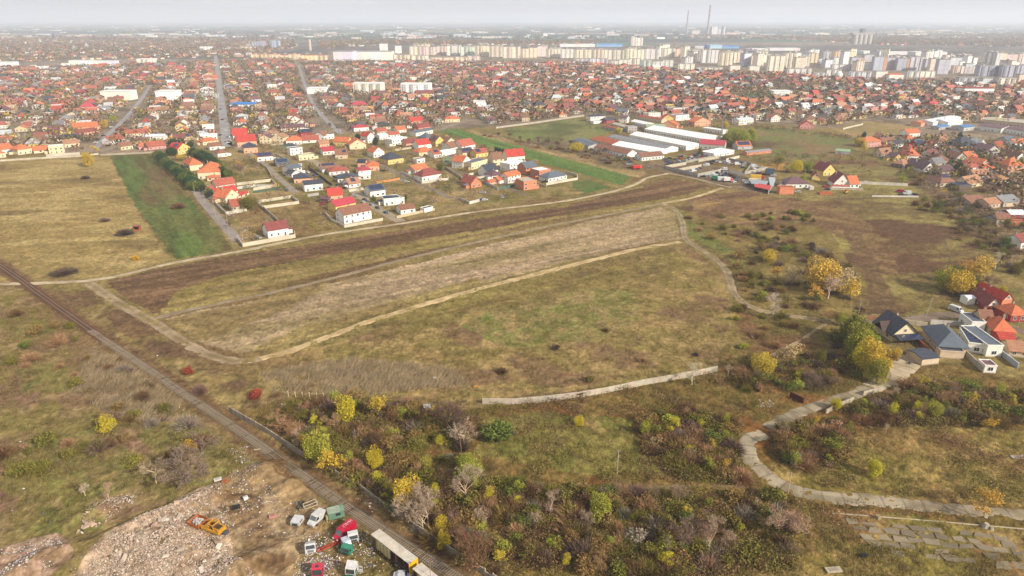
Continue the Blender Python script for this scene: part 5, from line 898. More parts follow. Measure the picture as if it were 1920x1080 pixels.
WL = [([(445, 449), (455.5, 463), (554, 445.5), (553, 439)], 2, (232, 216, 192), 'cream wall of the crimson roofed corner plot'), ([(404, 383), (424, 402.5), (463, 396.5)], 1.8, (230, 220, 204), 'white wall below the brick red roofed house'), ([(444, 348), (510, 340), (519, 350), (475, 357.5)], 2, (226, 212, 186), 'upper cream walled garden plot'), ([(445, 355), (478, 350), (518, 351)], 1.7, (236, 230, 218), 'white inner wall of the upper garden plot'), ([(481, 381), (547, 371), (561, 382), (492, 391.5), (481, 381)], 1.8, (228, 216, 190), 'lower cream walled garden plot'), ([(492, 390), (521, 416)], 1.8, (196, 184, 164), 'grey wall leading down from the lower garden plot'), ([(476, 362), (525, 355)], 1.6, (90, 116, 96), 'green mesh fence between the two walled plots'),
      ([(609, 401), (622, 415), (646, 427), (718, 413.5)], 1.6, (232, 220, 196), 'cream wall round the long white duplex'), ([(744, 409.5), (795, 398), (815, 394.5)], 1.5, (222, 204, 168), 'cream fence in front of the white garage'), ([(600, 385.5), (660, 377.5)], 2, (116, 52, 54), 'dark red sheet fence above the long duplex'), ([(655, 360), (688, 355)], 1.8, (230, 220, 198), 'cream wall left of the solar roofed house'), ([(577, 369), (598, 366)], 1.8, (196, 192, 186), 'grey fence left of the plum shed'), ([(753, 325), (791, 344.5), (841, 337.5), (839, 332)], 1.8, (238, 226, 206), 'cream wall round the maroon roofed house'), ([(741, 283), (782, 277.5)], 1.8, (214, 198, 172), 'beige wall below the peach maroon house'), ([(904, 342), (934, 356.5)], 2, (226, 220, 210), 'white wall left of the small orange house'), ([(935, 356), (964, 350)], 1.8, (96, 124, 108), 'green screened fence below the small orange house'), ([(1024, 347.5), (1083, 337), (1082, 331), (1060, 324)], 1.7, (236, 220, 196), 'pale wall round the last white house'), ([(872, 331), (896, 326)], 1.7, (236, 224, 200), 'cream wall below the orange gabled tall house'), ([(893, 336), (915, 333)], 1.7, (236, 224, 200), 'short cream wall left of the plum bungalow'), ([(860, 374), (880, 383), (899, 378)], 1.8, (226, 218, 204), 'white wall of the hedge garden'), ([(1004, 345), (1024, 352)], 1.6, (222, 210, 186), 'beige wall below the bare brick shell'), ([(835, 316), (862, 333), (868, 339)], 1.8, (206, 196, 178), 'grey wall beside the small lime bush plot'), ([(706, 344), (728, 341), (750, 337)], 1.6, (226, 160, 96), 'orange garden fence in the middle plots'),
      ([(1247, 316.5), (1308, 332), (1351, 323)], 2.6, (196, 190, 178), 'long grey front wall of the concrete enclosure'), ([(1247, 316), (1286, 309)], 2.4, (212, 200, 176), 'left cream wall of the concrete enclosure'), ([(1273, 321), (1315, 313)], 2.2, (216, 204, 180), 'inner cream wall of the concrete enclosure'), ([(1309, 304), (1351, 296.5)], 2.2, (206, 196, 172), 'cream wall above the concrete enclosure'), ([(1351, 297), (1409, 310), (1396, 327)], 2, (176, 170, 160), 'grey wall between the two car lots'), ([(1396, 327), (1438, 318)], 2.2, (196, 188, 172), 'grey wall right of the parked vans'), ([(1286, 306), (1340, 296)], 2.2, (176, 172, 156), 'grey wall below the heap of scrap cars'), ([(1440, 364.5), (1453, 340)], 2.2, (200, 214, 206), 'pale green sheet fence right of the breaker yard'), ([(1361, 302), (1386, 296)], 2, (232, 222, 204), 'white wall under the window workshop'), ([(1611, 345), (1702, 349)], 2, (228, 220, 206), 'long white wall right of the farmhouse'), ([(1635, 369), (1722, 370)], 1.0, (236, 228, 214), 'low white wall below the white minibus'), ([(1555, 356), (1618, 357)], 1.6, (196, 184, 160), 'stone wall below the farmhouse'), ([(930, 241), (1000, 232), (1095, 218)], 1.8, (206, 196, 180), 'long pale wall above the grass field'), ([(1696, 607), (1738, 613)], 1.8, (226, 210, 180), 'cream wall right behind the dark gabled house'), ([(1744, 608), (1815, 612)], 1.9, (214, 206, 196), 'pale wall behind the hipped bungalow'), ([(1808, 665), (1843, 699)], 2, (200, 190, 176), 'grey wall running down from the villa'), ([(1873, 664), (1908, 691)], 2, (206, 210, 216), 'pale blue wall right of the villa garden'), ([(1717, 641), (1744, 665)], 1.8, (190, 110, 78), 'orange brick fence between the two dark roofed houses'), ([(1613, 600), (1660, 602)], 1.8, (176, 128, 100), 'brown board fence behind the dark green tree'), ([(1580, 243), (1600, 238), (1618, 234)], 1.6, (224, 214, 196), 'white wall at the head of the dry field'), ([(0, 303), (60, 299), (150, 294), (185, 290)], 1.5, (222, 210, 186), 'long pale wall along the dry field'), ([(87, 294), (150, 290)], 2.2, (232, 222, 200), 'white colonnade fence before the flat cream house'), ([(188, 292), (292, 287)], 1.5, (196, 178, 156), 'grey wall along the top of the crop field'), ([(1640, 282), (1665, 286), (1700, 284)], 1.6, (196, 180, 150), 'stone wall below the peach house'), ([(508, 273), (533, 271)], 1.5, (222, 206, 180), 'cream wall under the twin gabled houses'), ([(517, 290), (540, 303)], 1.6, (226, 220, 206), 'white picket wall beside the lime house'), ([(578, 316), (600, 332), (622, 349)], 1.8, (80, 80, 84), 'dark grey railing wall along the sandy street'), ([(512, 336), (500, 316), (470, 300)], 1.6, (208, 192, 166), 'beige wall along the inner lane')]
for pts, h, c, l in WL: wall_line(pts, h, c, l, panel=4)
# white posts of a vanished fence
for i in range(9):
    x, y = G(541 + i * 13.3, 744 + i * .7); mb = MB(); mb.box(-.09, -.09, -.3, .09, .09, 2.0, C(222, 206, 178)); mb.box(-.09, -.32, 1.9, .09, -.05, 2.15, C(222, 206, 178)); o = mb.build('fence_post', [M_CONC], loc=(x, y, 0)); tag(o, cat='post', group='white posts above the thicket'); want(o, 'short pale concrete post', 541 + i * 13.3, 740 + i * .7)
# poles and lamps
def pole(px, pyb, pyt, label, r=.15, lean=0, lamp=False, wood=False):
    x, y = G(px, pyb); h_ = ZTOP(x, y, pyt); t = empty('utility_pole' if not lamp else 'street_lamp', (x, y, 0)); t.rotation_euler = (0, rad(lean), 0)
    mb = MB(); mb.tube((0, 0, -.5), (0, 0, h_), r, r * .6, 8, C(206, 192, 166) if not wood else C(170, 130, 96)); mb.build('pole', [M_CONC], t)
    mb = MB()
    if lamp: mb.tube((0, 0, h_ - .1), (1.5, .3, h_ + .35), .05, n=6, col=C(190, 186, 180)); mb.box(1.3, .15, h_ + .25, 2.0, .5, h_ + .42, C(220, 220, 220)); mb.build('lamp_arm', [M_PLAIN], t)
    else: mb.box(-.5, -.06, h_ - .7, .5, .06, h_ - .55, C(120, 110, 100)); [mb.tube((q, 0, h_ - .55), (q, 0, h_ - .35), .05, n=6, col=C(220, 220, 220)) for q in (-.42, .42)]; mb.build('crossarm', [M_PLAIN], t)
    tag(t, label, 'street lamp' if lamp else 'pole', 'street lamps along the lane' if lamp else 'concrete utility poles'); return t
for i, q in enumerate(((365, 362, 341), (384, 382, 358), (404, 404, 378), (428, 429, 405), (457, 459, 434))): pole(*q, ('first', 'second', 'middle', 'fourth', 'last')[i] + ' street lamp counted down the lane beside the crop field', lamp=True, r=.13)
for q in ((1157, 888, 843, 'lone pale concrete pole in the middle of the clearing'), (865.5, 850, 808, 'thin wooden pole leaning by the pale bare tree', .12, -4, False, True), (1477, 926, 886, 'grey pole beside the bend of the concrete road'), (1735, 597, 558, 'thin leaning pole beside the muddy lane', .13, 6), (1610, 588, 562, 'short pole behind the dark green tree', .12), (1908, 614, 575, 'pole between the red walled houses', .12), (1508, 338, 318, 'pole behind the plum roofed bungalow', .12), (1688, 342, 318, 'pole right of the dry grass plot', .14), (1643, 364, 353, 'white post in the small lawn', .12), (818, 248, 226, 'pole at the road end behind the green strip', .16), (822, 245, 222, 'second pole at the road end behind the green strip', .16), (852, 375, 352, 'pole at the corner of the hedge garden', .13), (740, 338, 318, 'pole beside the middle parked cars', .13), (806, 352, 335, 'pole right below the maroon roofed house', .13), (807, 1108, 1050, 'bare thin trunk pole beside the lower railway', .08, 2, False, True), (718, 345, 328, 'pole left of the orange fence', .13)): pole(*q)
# ------------------------------------------------------------------ railway
def railway():
    W = resample(smooth([G(*p) for p in [(-120, 424), (-60, 462), (0, 499), (47, 531), (62, 543), (120, 585), (200, 641), (290, 701), (340, 736), (430, 796), (540, 873), (640, 944), (700, 984), (780, 1036), (850, 1080), (920, 1125), (1050, 1210)]], 8), .62)
    n = len(W); t = empty('railway_track', (0, 0, 0)); tg = []; 
    for i in range(n):
        d = (W[min(n - 1, i + 3)] - W[max(0, i - 3)]).normalized(); tg.append(d)
    PATHS.append((np.array([(p.x, p.y) for p in W[::3]]), 2.4))
    # ballast bed
    V = []; Cc = []; Fc = []; prof = [(-2.3, -.15), (-1.6, .16), (-.7, .2), (.7, .2), (1.6, .16), (2.3, -.15)]
    for k, i in enumerate(range(0, n, 2)):
        p = W[i]; nr_ = Vector((-tg[i].y, tg[i].x)); f = float(fbm(p.x, p.y, 12, 3, 4))
        for u, z in prof:
            q = p + nr_ * u; m = float(fbm(q.x, q.y, 1.6, 3, 9)); V.append((q.x, q.y, z)); c = np.array(C(140, 120, 92)) * (1 - m) + np.array(C(104, 84, 62)) * m
            if py_of(p) < 640: c = np.array(C(112, 84, 62)) * (.8 + .4 * m)
            Cc.append(c)
        if k:
            b = (k - 1) * 6; [Fc.append((b + j, b + j + 1, b + 7 + j, b + 6 + j)[::-1]) for j in range(5)]
    link(bpy.data.objects.new('ballast', npmesh('ballast', V, Fc, Cc, [M_DIRT])), t)
    for s in (-1, 1):
        V = []; Cc = []; Fc = []
        for i in range(n):
            p = W[i]; nr_ = Vector((-tg[i].y, tg[i].x)) 
            for u, z in ((-.09, .24), (-.05, .42), (.05, .42), (.09, .24)):
                q = p + nr_ * (s * .7175 + u); V.append((q.x, q.y, z)); Cc.append(C(118, 96, 82) if z < .4 else C(168, 158, 150))
            if i:
                b = (i - 1) * 4; [Fc.append((b + j, b + j + 1, b + 5 + j, b + 4 + j)[::-1]) for j in range(3)]
        link(bpy.data.objects.new('rail', npmesh('rail', V, Fc, Cc, [M_METAL])), t)
    mb = MB(); mb.box(-.13, -1.3, .1, .13, 1.3, .27, C(158, 142, 120)); me = mb.mesh('sleeper', [M_CONC]); rest = MB(); cnt_ = 0
    for i in range(n - 1, 0, -1):
        p = W[i]; py = py_of(p)
        if py > 1150 or py < 620: continue
        if R.random() < .1 or (850 < py < 880) or (900 < py < 930 and R.random() < .5): continue
        ang = math.atan2(tg[i].y, tg[i].x)
        if 0 <= PX(p.x, p.y)[1] < 1085 and cnt_ < 100: o = bpy.data.objects.new('sleeper', me); link(o, t); o.location = (p.x, p.y, 0); o.rotation_euler = (0, 0, ang); cnt_ += 1
        else: rest.box(-.13, -1.3, .1, .13, 1.3, .27, C(154, 138, 116), M=Matrix.Translation((p.x, p.y, 0)) @ Matrix.Rotation(ang, 4, 'Z'))
    o = rest.build('sleepers', [M_CONC], t); tag(o, kind='stuff')
    tag(t, 'single rusty railway line on old concrete sleepers at lower left', 'railway')
def py_of(p): return PX(p.x, p.y)[1]
railway()
# ------------------------------------------------------------------ vegetation
def rand_dirs(n, g): v = g.normal(size=(n, 3)); return v / np.linalg.norm(v, axis=1)[:, None]
def quads(P_, size, g, flat=0.0):
    n = len(P_); a = rand_dirs(n, g); b = rand_dirs(n, g); b = b - (a * b).sum(1)[:, None] * a; b /= np.linalg.norm(b, axis=1)[:, None]
    s = (size * g.uniform(.4, 1.4, n))[:, None]; s2 = s * g.uniform(.5, .9, n)[:, None]
    V = np.stack([P_ - a * s - b * s2 * .3, P_ + b * s2 - a * s * .1, P_ + a * s + b * s2 * .2, P_ - b * s2 + a * s * .15], 1).reshape(-1, 3)
    return V, np.arange(4 * n).reshape(n, 4)
def crown_pts(n, rx, rz, zc, lumps, g, inner=.55):
    L_ = rand_dirs(lumps, g) * g.uniform(.25, .68, lumps)[:, None]; lr = g.uniform(.3, .5, lumps)
    k = g.integers(0, lumps, n); d = rand_dirs(n, g); r = g.uniform(inner, 1.0, n) ** .6 * lr[k]
    p = L_[k] + d * r[:, None]; return p * [rx, rx, rz] + [0, 0, zc], k
def leaf_crown(n, size, rx, rz, zc, lumps, seed, var=.22):
    g = np.random.default_rng(seed); P_, k = crown_pts(n, rx, rz, zc, lumps, g); P_ = P_[P_[:, 2] > .05]; k = k[:len(P_)]
    V, Fc = quads(P_, size, g); t = 1 + (g.uniform(-var, var, lumps)[k % lumps] + g.uniform(-var, var, len(P_)) * .8)
    hue = g.uniform(-.1, .1, len(P_)); Cc = np.stack([t * (1 + hue), t, t * (1 - hue)], 1)
    return V, Fc, np.repeat(Cc, 4, 0)
def twig_tris(A_, B_, wd, g):
    d = B_ - A_; s = np.cross(d, rand_dirs(len(A_), g)); s /= np.maximum(1e-6, np.linalg.norm(s, axis=1))[:, None]; s *= wd[:, None] / 2
    V = np.stack([A_ - s, A_ + s, B_], 1).reshape(-1, 3); return V, np.arange(len(V)).reshape(-1, 3)
def bare_shape(h, seed, spread=.75, levels=4, kids=4, trunk=.14, mult=1, wd=.045):
    """limbs (tubes) for the trunk part, twigs (triangles) for the crown part; grown upward and outward"""
    rr = random.Random(seed); limbs = MB(); tw = []
    def grow(p, d, L_, r, lv):
        q = p + d * L_
        if lv <= 1: limbs.tube(p, q, r, r * .62, 5, (1, 1, 1), caps=False)
        else: tw.append((tuple(p), tuple(q), max(wd, r * 1.6)))
        if lv >= levels: return
        for i in range(kids + (1 if lv > 1 else 0)):
            t = rr.uniform(.45, 1) if lv > 0 else rr.uniform(.35, 1); s = p + d * (L_ * t)
            v = Vector((rr.gauss(0, 1), rr.gauss(0, 1), rr.gauss(.25, .6))).normalized()
            nd = (d * (1 - spread * .55) + v * spread).normalized(); nd.z = max(nd.z, -.1) + .12; nd.normalize()
            grow(s, nd, L_ * rr.uniform(.5, .8), r * .5, lv + 1)
    for m in range(mult):
        a = rr.uniform(0, 6.28); lean = .55 if mult > 1 else .08
        grow(Vector((math.cos(a) * .1 * mult, math.sin(a) * .1 * mult, -.1)), Vector((math.cos(a) * lean, math.sin(a) * lean, 1)).normalized(), h * (.42 if mult == 1 else .38), trunk, 0)
    A_ = np.array([t[0] for t in tw]); B_ = np.array([t[1] for t in tw]); W_ = np.array([t[2] for t in tw])
    return limbs, A_, B_, W_
def colnoise(n, g, v=.2): t = 1 + g.uniform(-v, v, n); return np.stack([t, t, t], 1)
PT = {}   # tree prototypes: name -> (trunk mesh, crown mesh, height, crown radius)
def proto_bare(name, h, seed, **k):
    g = np.random.default_rng(seed); lb, A_, B_, W_ = bare_shape(h, seed, **k); V, Fc = twig_tris(A_, B_, W_, g)
    PT[name] = (lb.mesh('trunk', [M_TWIG]), npmesh('crown', V, Fc, np.repeat(colnoise(len(A_), g), 3, 0), [M_TWIG]), max(B_[:, 2]), None)
for i, kw in enumerate((dict(spread=.62, kids=4, levels=5, trunk=.16), dict(spread=.7, kids=4, levels=5, trunk=.14, mult=2), dict(spread=.55, kids=5, levels=4, trunk=.13, mult=3), dict(spread=.8, kids=5, levels=4, trunk=.16))):
    proto_bare('bare%d' % i, 8, 100 + i, **kw)
def proto_leafy(name, h, rx, rz, n, size, lumps, seed, trunk=.16, th=None):
    lb = MB(); rr = random.Random(seed); zc = h - rz * .95; lb.tube((0, 0, -.2), (0, 0, zc), trunk, trunk * .6, 6, (1, 1, 1))
    for i in range(6):
        a = rr.uniform(0, 6.28); lb.tube((0, 0, zc * rr.uniform(.5, 1)), (math.cos(a) * rx * .6, math.sin(a) * rx * .6, zc + rz * rr.uniform(-.2, .5)), trunk * .45, trunk * .15, 4, (1, 1, 1), caps=False)
    V, Fc, Cc = leaf_crown(n, size, rx, rz, zc, lumps, seed); PT[name] = (lb.mesh('trunk', [M_BARK]), npmesh('crown', V, Fc, Cc, [M_LEAF]), h, rx)
proto_leafy('round0', 8, 3.9, 4.4, 6800, .145, 26, 1); proto_leafy('round1', 8, 3.5, 4.5, 6200, .145, 24, 2); proto_leafy('round2', 8, 4.4, 4.3, 7600, .145, 30, 3)
proto_leafy('airy0', 8, 3.3, 4.3, 2600, .13, 22, 4, .12); proto_leafy('airy1', 8, 2.8, 4.4, 2200, .12, 18, 5, .12); proto_leafy('column', 8, 1.5, 4.0, 2200, .19, 16, 6, .14); proto_leafy('dense', 8, 3.0, 4.5, 6800, .15, 28, 7, .2)
def proto_mix(name, seed):    # bare limbs with thin leaves left on
    g = np.random.default_rng(seed); lb, A_, B_, W_ = bare_shape(8, seed, spread=.6, kids=4, levels=5, trunk=.12)
    k = g.choice(len(B_), min(900, len(B_)), False); P_ = B_[k]; V, Fc = quads(P_, .17, g)
    tv, tf = twig_tris(A_, B_, W_ * .8, g); n4 = len(V)
    fc = np.concatenate([Fc[:, [0, 1, 2]], Fc[:, [0, 2, 3]], tf + n4]); cc = np.concatenate([np.repeat(colnoise(len(P_), g, .3), 4, 0), np.repeat(colnoise(len(A_), g) * .75, 3, 0)])
    PT[name] = (lb.mesh('trunk', [M_BARK]), npmesh('crown', np.vstack([V, tv]), fc, cc, [M_LEAF]), max(B_[:, 2]), None)
proto_mix('mix0', 201); proto_mix('mix1', 202)
for nm in ('bare0', 'bare1', 'bare2', 'bare3', 'mix0', 'mix1'):
    pass
# bushes of unit height ~1 (radius ~0.8)
PB = {}
def bush_twig(name, n, seed, low=.0, wd=.022, dome=1.0):
    g = np.random.default_rng(seed); d = rand_dirs(n, g); d[:, 2] = np.abs(d[:, 2]) * dome + .12; d /= np.linalg.norm(d, axis=1)[:, None]
    r0 = g.uniform(.1, .75, n); L_ = g.uniform(.2, .45, n); lump = .78 + .3 * vn(d[:, 0] * 2.2 + 7, d[:, 1] * 2.2 + d[:, 2] * 2, seed)
    A_ = d * (r0 * lump)[:, None] * [.95, .95, 1]; j = rand_dirs(n, g) * .45; j[:, 2] = np.abs(j[:, 2]) * .6; e = d + j; e /= np.linalg.norm(e, axis=1)[:, None]
    B_ = A_ + e * (L_ * lump)[:, None]; V, Fc = twig_tris(A_, B_, np.full(n, wd) * g.uniform(.7, 1.5, n), g)
    return V, Fc, np.repeat(colnoise(n, g, .25), 3, 0)
for i in range(4):
    V, Fc, Cc = bush_twig('t', 2400, 300 + i, dome=(1, .7, 1.3, .9)[i]); PB['twig%d' % i] = npmesh('bush', V, Fc, Cc, [M_TWIG])
for i in range(4):
    g = np.random.default_rng(400 + i); P_, k = crown_pts(1500, .8, .55, .48, 12 + i * 2, g, .4); P_ = P_[P_[:, 2] > .02]; V, Fc = quads(P_, .06, g); t = np.repeat(colnoise(len(P_), g, .3), 4, 0)
    V2, F2, C2 = bush_twig('u', 500, 450 + i, wd=.02); fc = np.concatenate([Fc[:, [0, 1, 2]], Fc[:, [0, 2, 3]], F2 + len(V)]); PB['leaf%d' % i] = npmesh('bush', np.vstack([V, V2]), fc, np.vstack([t, C2 * .8]), [M_LEAF])
TC = {'yellow': (216, 198, 60), 'gold': (226, 190, 72), 'orange': (232, 190, 84), 'lime': (172, 172, 66), 'olive': (132, 124, 56), 'green': (116, 126, 56), 'darkgreen': (62, 90, 56), 'mauve': (150, 124, 106), 'pale': (196, 170, 144), 'tan': (182, 142, 104), 'brown': (124, 94, 66), 'redbrown': (140, 104, 78), 'red': (168, 84, 62), 'white': (216, 198, 172), 'darkmauve': (108, 88, 76), 'rust': (150, 122, 72), 'cream': (214, 190, 140), 'grey': (150, 136, 120)}
TN = {'yellow': 'yellow', 'gold': 'golden', 'orange': 'orange', 'lime': 'lime green', 'olive': 'olive green', 'green': 'green', 'darkgreen': 'dark green', 'mauve': 'mauve brown', 'pale': 'pale', 'tan': 'tan', 'brown': 'brown', 'redbrown': 'reddish brown', 'red': 'bright red', 'white': 'whitish', 'darkmauve': 'dark mauve', 'rust': 'rust coloured', 'cream': 'creamy', 'grey': 'grey'}
NT = [0]; NBU = [0]
def hz(x, y): return float(HILL(x, y)) if math.hypot(x, y) < 400 else 0
def tree(px, pyb, pyt, proto, colr, wscale=1.0, label=None, desc=None, bark=None, at=None):
    x, y = at or G(px, pyb); h_ = ZTOP(x, y, pyt) if at is None else pyt; tm, cm, ph, _ = PT[proto]; s = h_ / ph
    t = empty('tree', (x, y, hz(x, y)), R.uniform(0, 6.28)); c = [v * R.uniform(.93, 1.07) for v in C(*TC[colr])]
    bare = proto.startswith('bare')
    for nm, me in (('trunk', tm), ('crown', cm)):
        o = bpy.data.objects.new(nm, me); link(o, t); o.scale = (s * wscale, s * wscale, s); o.color = (*(c if (nm == 'crown' or bare) else C(120, 104, 86)), 1)
        if nm == 'trunk' and bare: o.color = (*[min(.8, v * 1.25) for v in c], 1)
    NT[0] += 1; tag(t, cat='tree', group='trees')
    kind = 'bare' if bare else ('thinly leaved' if proto[:3] in ('mix', 'air') else ('narrow' if proto == 'column' else 'leafy'))
    if label: t['label'] = label
    else: p = PX(x, y, h_ / 2); want(t, desc or f"{'tall' if h_ > 8 else 'small'} {kind} {TN[colr]} tree", *p)
    return t
def bush(px, py, h_, colr, proto=None, wsc=None, desc=None, label=None, at=None):
    x, y = at or G(px, py); proto = proto or R.choice(list(PB)); o = bpy.data.objects.new('bush', PB[proto]); link(o); ws = wsc or R.uniform(.85, 1.35)
    o.location = (x, y, hz(x, y) - .1); o.scale = (h_ * ws, h_ * ws * R.uniform(.85, 1.15), h_); o.rotation_euler = (0, 0, R.uniform(0, 6.28)); o.color = (*[v * R.uniform(.92, 1.08) for v in C(*TC[colr])], 1)
    NBU[0] += 1; tag(o, cat='bush', group='bushes')
    if label: o['label'] = label
    else:
        p = PX(x, y, h_ / 2); want(o, desc or f"{'large' if h_ > 3.2 else ('small' if h_ < 1.8 else 'middling')} {'bare' if proto[:4] == 'twig' else 'leafy'} {TN[colr]} bush", *p)
    return o
# --- the trees and bushes one can point to (px, base y, top y, prototype, colour, width)
for q in ((652, 792, 740, 'round1', 'yellow', .95), (718, 790, 737, 'mix0', 'gold', 1.1), (598, 868, 805, 'round0', 'lime', .9), (622, 892, 842, 'mix1', 'gold', 1.1), (575, 850, 812, 'mix0', 'gold', .8), (560, 845, 800, 'bare0', 'pale', .8), (760, 962, 892, 'round1', 'gold', .95), (705, 880, 838, 'round0', 'yellow', .8), (880, 900, 850, 'round2', 'lime', 1), (875, 940, 868, 'bare0', 'pale', 1.15), (868, 842, 790, 'bare3', 'pale', 1.3),
          (855, 806, 742, 'bare2', 'darkmauve', 1.5), (525, 808, 775, 'bare3', 'tan', 1.6), (806, 990, 912, 'bare1', 'pale', .9), (795, 1000, 930, 'bare0', 'pale', .8), (830, 1000, 962, 'airy0', 'yellow', .95), (832, 1028, 994, 'round1', 'yellow', .9), (782, 990, 930, 'bare2', 'mauve', .9), (1034, 968, 918, 'bare0', 'pale', .9), (905, 1064, 988, 'bare2', 'redbrown', 1.2), (1122, 975, 922, 'round1', 'lime', 1.0), (1086, 800, 780, 'round0', 'yellow', 1.1), (1280, 1020, 950, 'bare1', 'mauve', .9), (1330, 1040, 960, 'bare0', 'pale', .7), (1472, 996, 944, 'bare1', 'pale', 1.1), (1272, 950, 905, 'bare3', 'mauve', .9),
          (330, 915, 835, 'bare1', 'mauve', 1.35), (292, 907, 862, 'bare3', 'pale', 1.1), (160, 930, 905, 'bare0', 'white', 1.0), (208, 945, 905, 'bare0', 'pale', .6), (298, 735, 700, 'bare3', 'mauve', .5), (1298, 722, 678, 'bare0', 'white', 1.15), (1365, 705, 680, 'bare3', 'pale', .8), (1450, 594, 548, 'bare0', 'white', 1.35), (1483, 695, 640, 'mix0', 'cream', 1.15), (1428, 705, 660, 'round2', 'gold', .95), (1538, 546, 481, 'round2', 'orange', 1.1), (1574, 550, 498, 'airy0', 'cream', 1.7), (1552, 560, 512, 'bare0', 'white', 1.2), (1586, 556, 512, 'airy1', 'gold', 1.7), (1545, 520, 488, 'round1', 'gold', 1.2), (1527, 570, 532, 'mix1', 'orange', 1.1), (1441, 492, 466, 'round2', 'gold', 1.2), (1458, 528, 496, 'mix0', 'orange', 1.0), (1487, 534, 492, 'airy1', 'cream', 1.3), (1410, 525, 505, 'round2', 'olive', 1.2), (1592, 640, 574, 'dense', 'olive', 1.0), (1612, 655, 596, 'round0', 'lime', .9), (1600, 662, 605, 'round1', 'olive', 1.05), (1614, 676, 618, 'round0', 'lime', 1.1), (1606, 668, 612, 'round2', 'lime', 1.0), (1626, 690, 630, 'round1', 'gold', 1.15), (1616, 694, 640, 'round2', 'yellow', .9), (1638, 704, 648, 'round2', 'gold', .95), (1642, 720, 668, 'round1', 'lime', .85), (1632, 716, 672, 'airy0', 'lime', 1.1), (1576, 610, 584, 'round2', 'lime', 1), (1678, 670, 651, 'round0', 'orange', 1.2), (1555, 600, 575, 'bare1', 'tan', 1.2),
          (1774, 546, 500, 'round0', 'lime', 1.2), (1792, 552, 504, 'round2', 'gold', 1.2), (1812, 520, 487, 'round2', 'orange', 1.2), (1836, 522, 476, 'airy0', 'orange', 1.6), (1820, 550, 508, 'round0', 'olive', 1.2), (1788, 530, 494, 'round1', 'green', 1.0), (1880, 548, 535, 'round2', 'yellow', 1.0), (1866, 505, 468, 'bare0', 'white', .9), (1901, 500, 470, 'bare3', 'pale', .8), (1850, 542, 515, 'bare1', 'mauve', 1.0), (1748, 780, 750, 'round2', 'lime', 1.0), (1718, 776, 750, 'round1', 'yellow', .9), (1858, 812, 783, 'mix0', 'gold', 1.2), (1636, 892, 860, 'round1', 'yellow', 1.1), (1845, 972, 918, 'mix1', 'orange', 1.15), (1601, 775, 752, 'round1', 'olive', .9), (1672, 752, 728, 'mix0', 'olive', 1), (1722, 790, 770, 'airy0', 'yellow', 1.1), (1660, 812, 790, 'bare0', 'pale', .9), (1566, 768, 745, 'round2', 'yellow', .9), (1412, 770, 738, 'airy0', 'olive', .9), (1520, 718, 690, 'bare2', 'mauve', 1.3), (202, 811, 776, 'airy0', 'yellow', 1.35), (360, 862, 822, 'airy0', 'gold', 1.0),
          (468, 392, 365, 'round2', 'olive', 1.35), (432, 425, 412, 'bare2', 'redbrown', 1.2), (166, 312, 283, 'round1', 'gold', 1.1), (177, 290, 272, 'mix0', 'orange', 1.2), (196, 240, 222, 'round0', 'gold', 1.0), (214, 230, 216, 'round2', 'lime', 1.1), (1082, 286, 266, 'round2', 'gold', 1.7), (1160, 250, 237, 'round0', 'yellow', 1.3), (1185, 236, 228, 'round2', 'lime', 1.3), (1312, 292, 276, 'round1', 'olive', .9), (1492, 325, 298, 'round2', 'yellow', 1.0), (1514, 322, 297, 'round0', 'lime', 1.0), (1458, 312, 286, 'airy0', 'olive', 1.3), (1506, 345, 322, 'airy0', 'lime', 1.0), (1690, 345, 320, 'airy1', 'lime', 1.2), (826, 320, 302, 'round0', 'olive', 1.2), (744, 245, 234, 'round1', 'gold', 1.1), (1610, 275, 256, 'round0', 'yellow', 1.2), (1620, 285, 262, 'airy0', 'yellow', 1.0), (1618, 262, 244, 'dense', 'darkgreen', .8), (1360, 240, 226, 'round2', 'gold', 1.0), (1345, 242, 228, 'airy0', 'lime', 1), (528, 258, 243, 'dense', 'darkgreen', 1.0), (705, 272, 253, 'dense', 'darkgreen', 1.0), (1800, 262, 245, 'dense', 'darkgreen', 1), (1792, 326, 296, 'dense', 'darkgreen', .9), (1800, 345, 310, 'column', 'brown', 1.4), (1795, 640, 595, 'dense', 'darkgreen', .01) if 0 else (1826, 604, 590, 'dense', 'darkgreen', 1.2), (563, 175, 160, 'dense', 'darkgreen', .8), (530, 116, 107, 'dense', 'darkgreen', .9), (696, 110, 94, 'column', 'brown', .9), (704, 110, 94, 'column', 'brown', .9), (546, 325, 310, 'round2', 'olive', .8), (477, 308, 290, 'mix0', 'gold', 1.1), (449, 318, 300, 'mix1', 'orange', 1.2), (458, 330, 300, 'bare1', 'mauve', 1.0), (652, 345, 330, 'round1', 'green', 1.1), (700, 380, 366, 'round2', 'green', 1.0), (762, 378, 363, 'column', 'green', 1.2), (794, 392, 382, 'column', 'green', 1.0), (645, 282, 272, 'mix0', 'lime', .9), (672, 262, 248, 'dense', 'darkgreen', 1.3), (585, 286, 274, 'bare2', 'redbrown', 1.6), (615, 270, 262, 'bare2', 'brown', 1.2), (355, 258, 240, 'bare2', 'brown', 1.4), (378, 245, 232, 'airy0', 'olive', 1.3), (300, 240, 226, 'bare2', 'mauve', 1.4), (330, 236, 222, 'round2', 'olive', 1.3)):
    tree(*q)
# poplar clump by the halls
for px, py in ((1360, 272), (1369, 274), (1378, 275), (1387, 273), (1396, 272), (1404, 268), (1410, 264), (1372, 268), (1385, 266)): tree(px, py, py - 30 + R.uniform(-3, 3), R.choice(('round0', 'round1', 'dense')), R.choice(('lime', 'olive', 'lime')), 1.15)
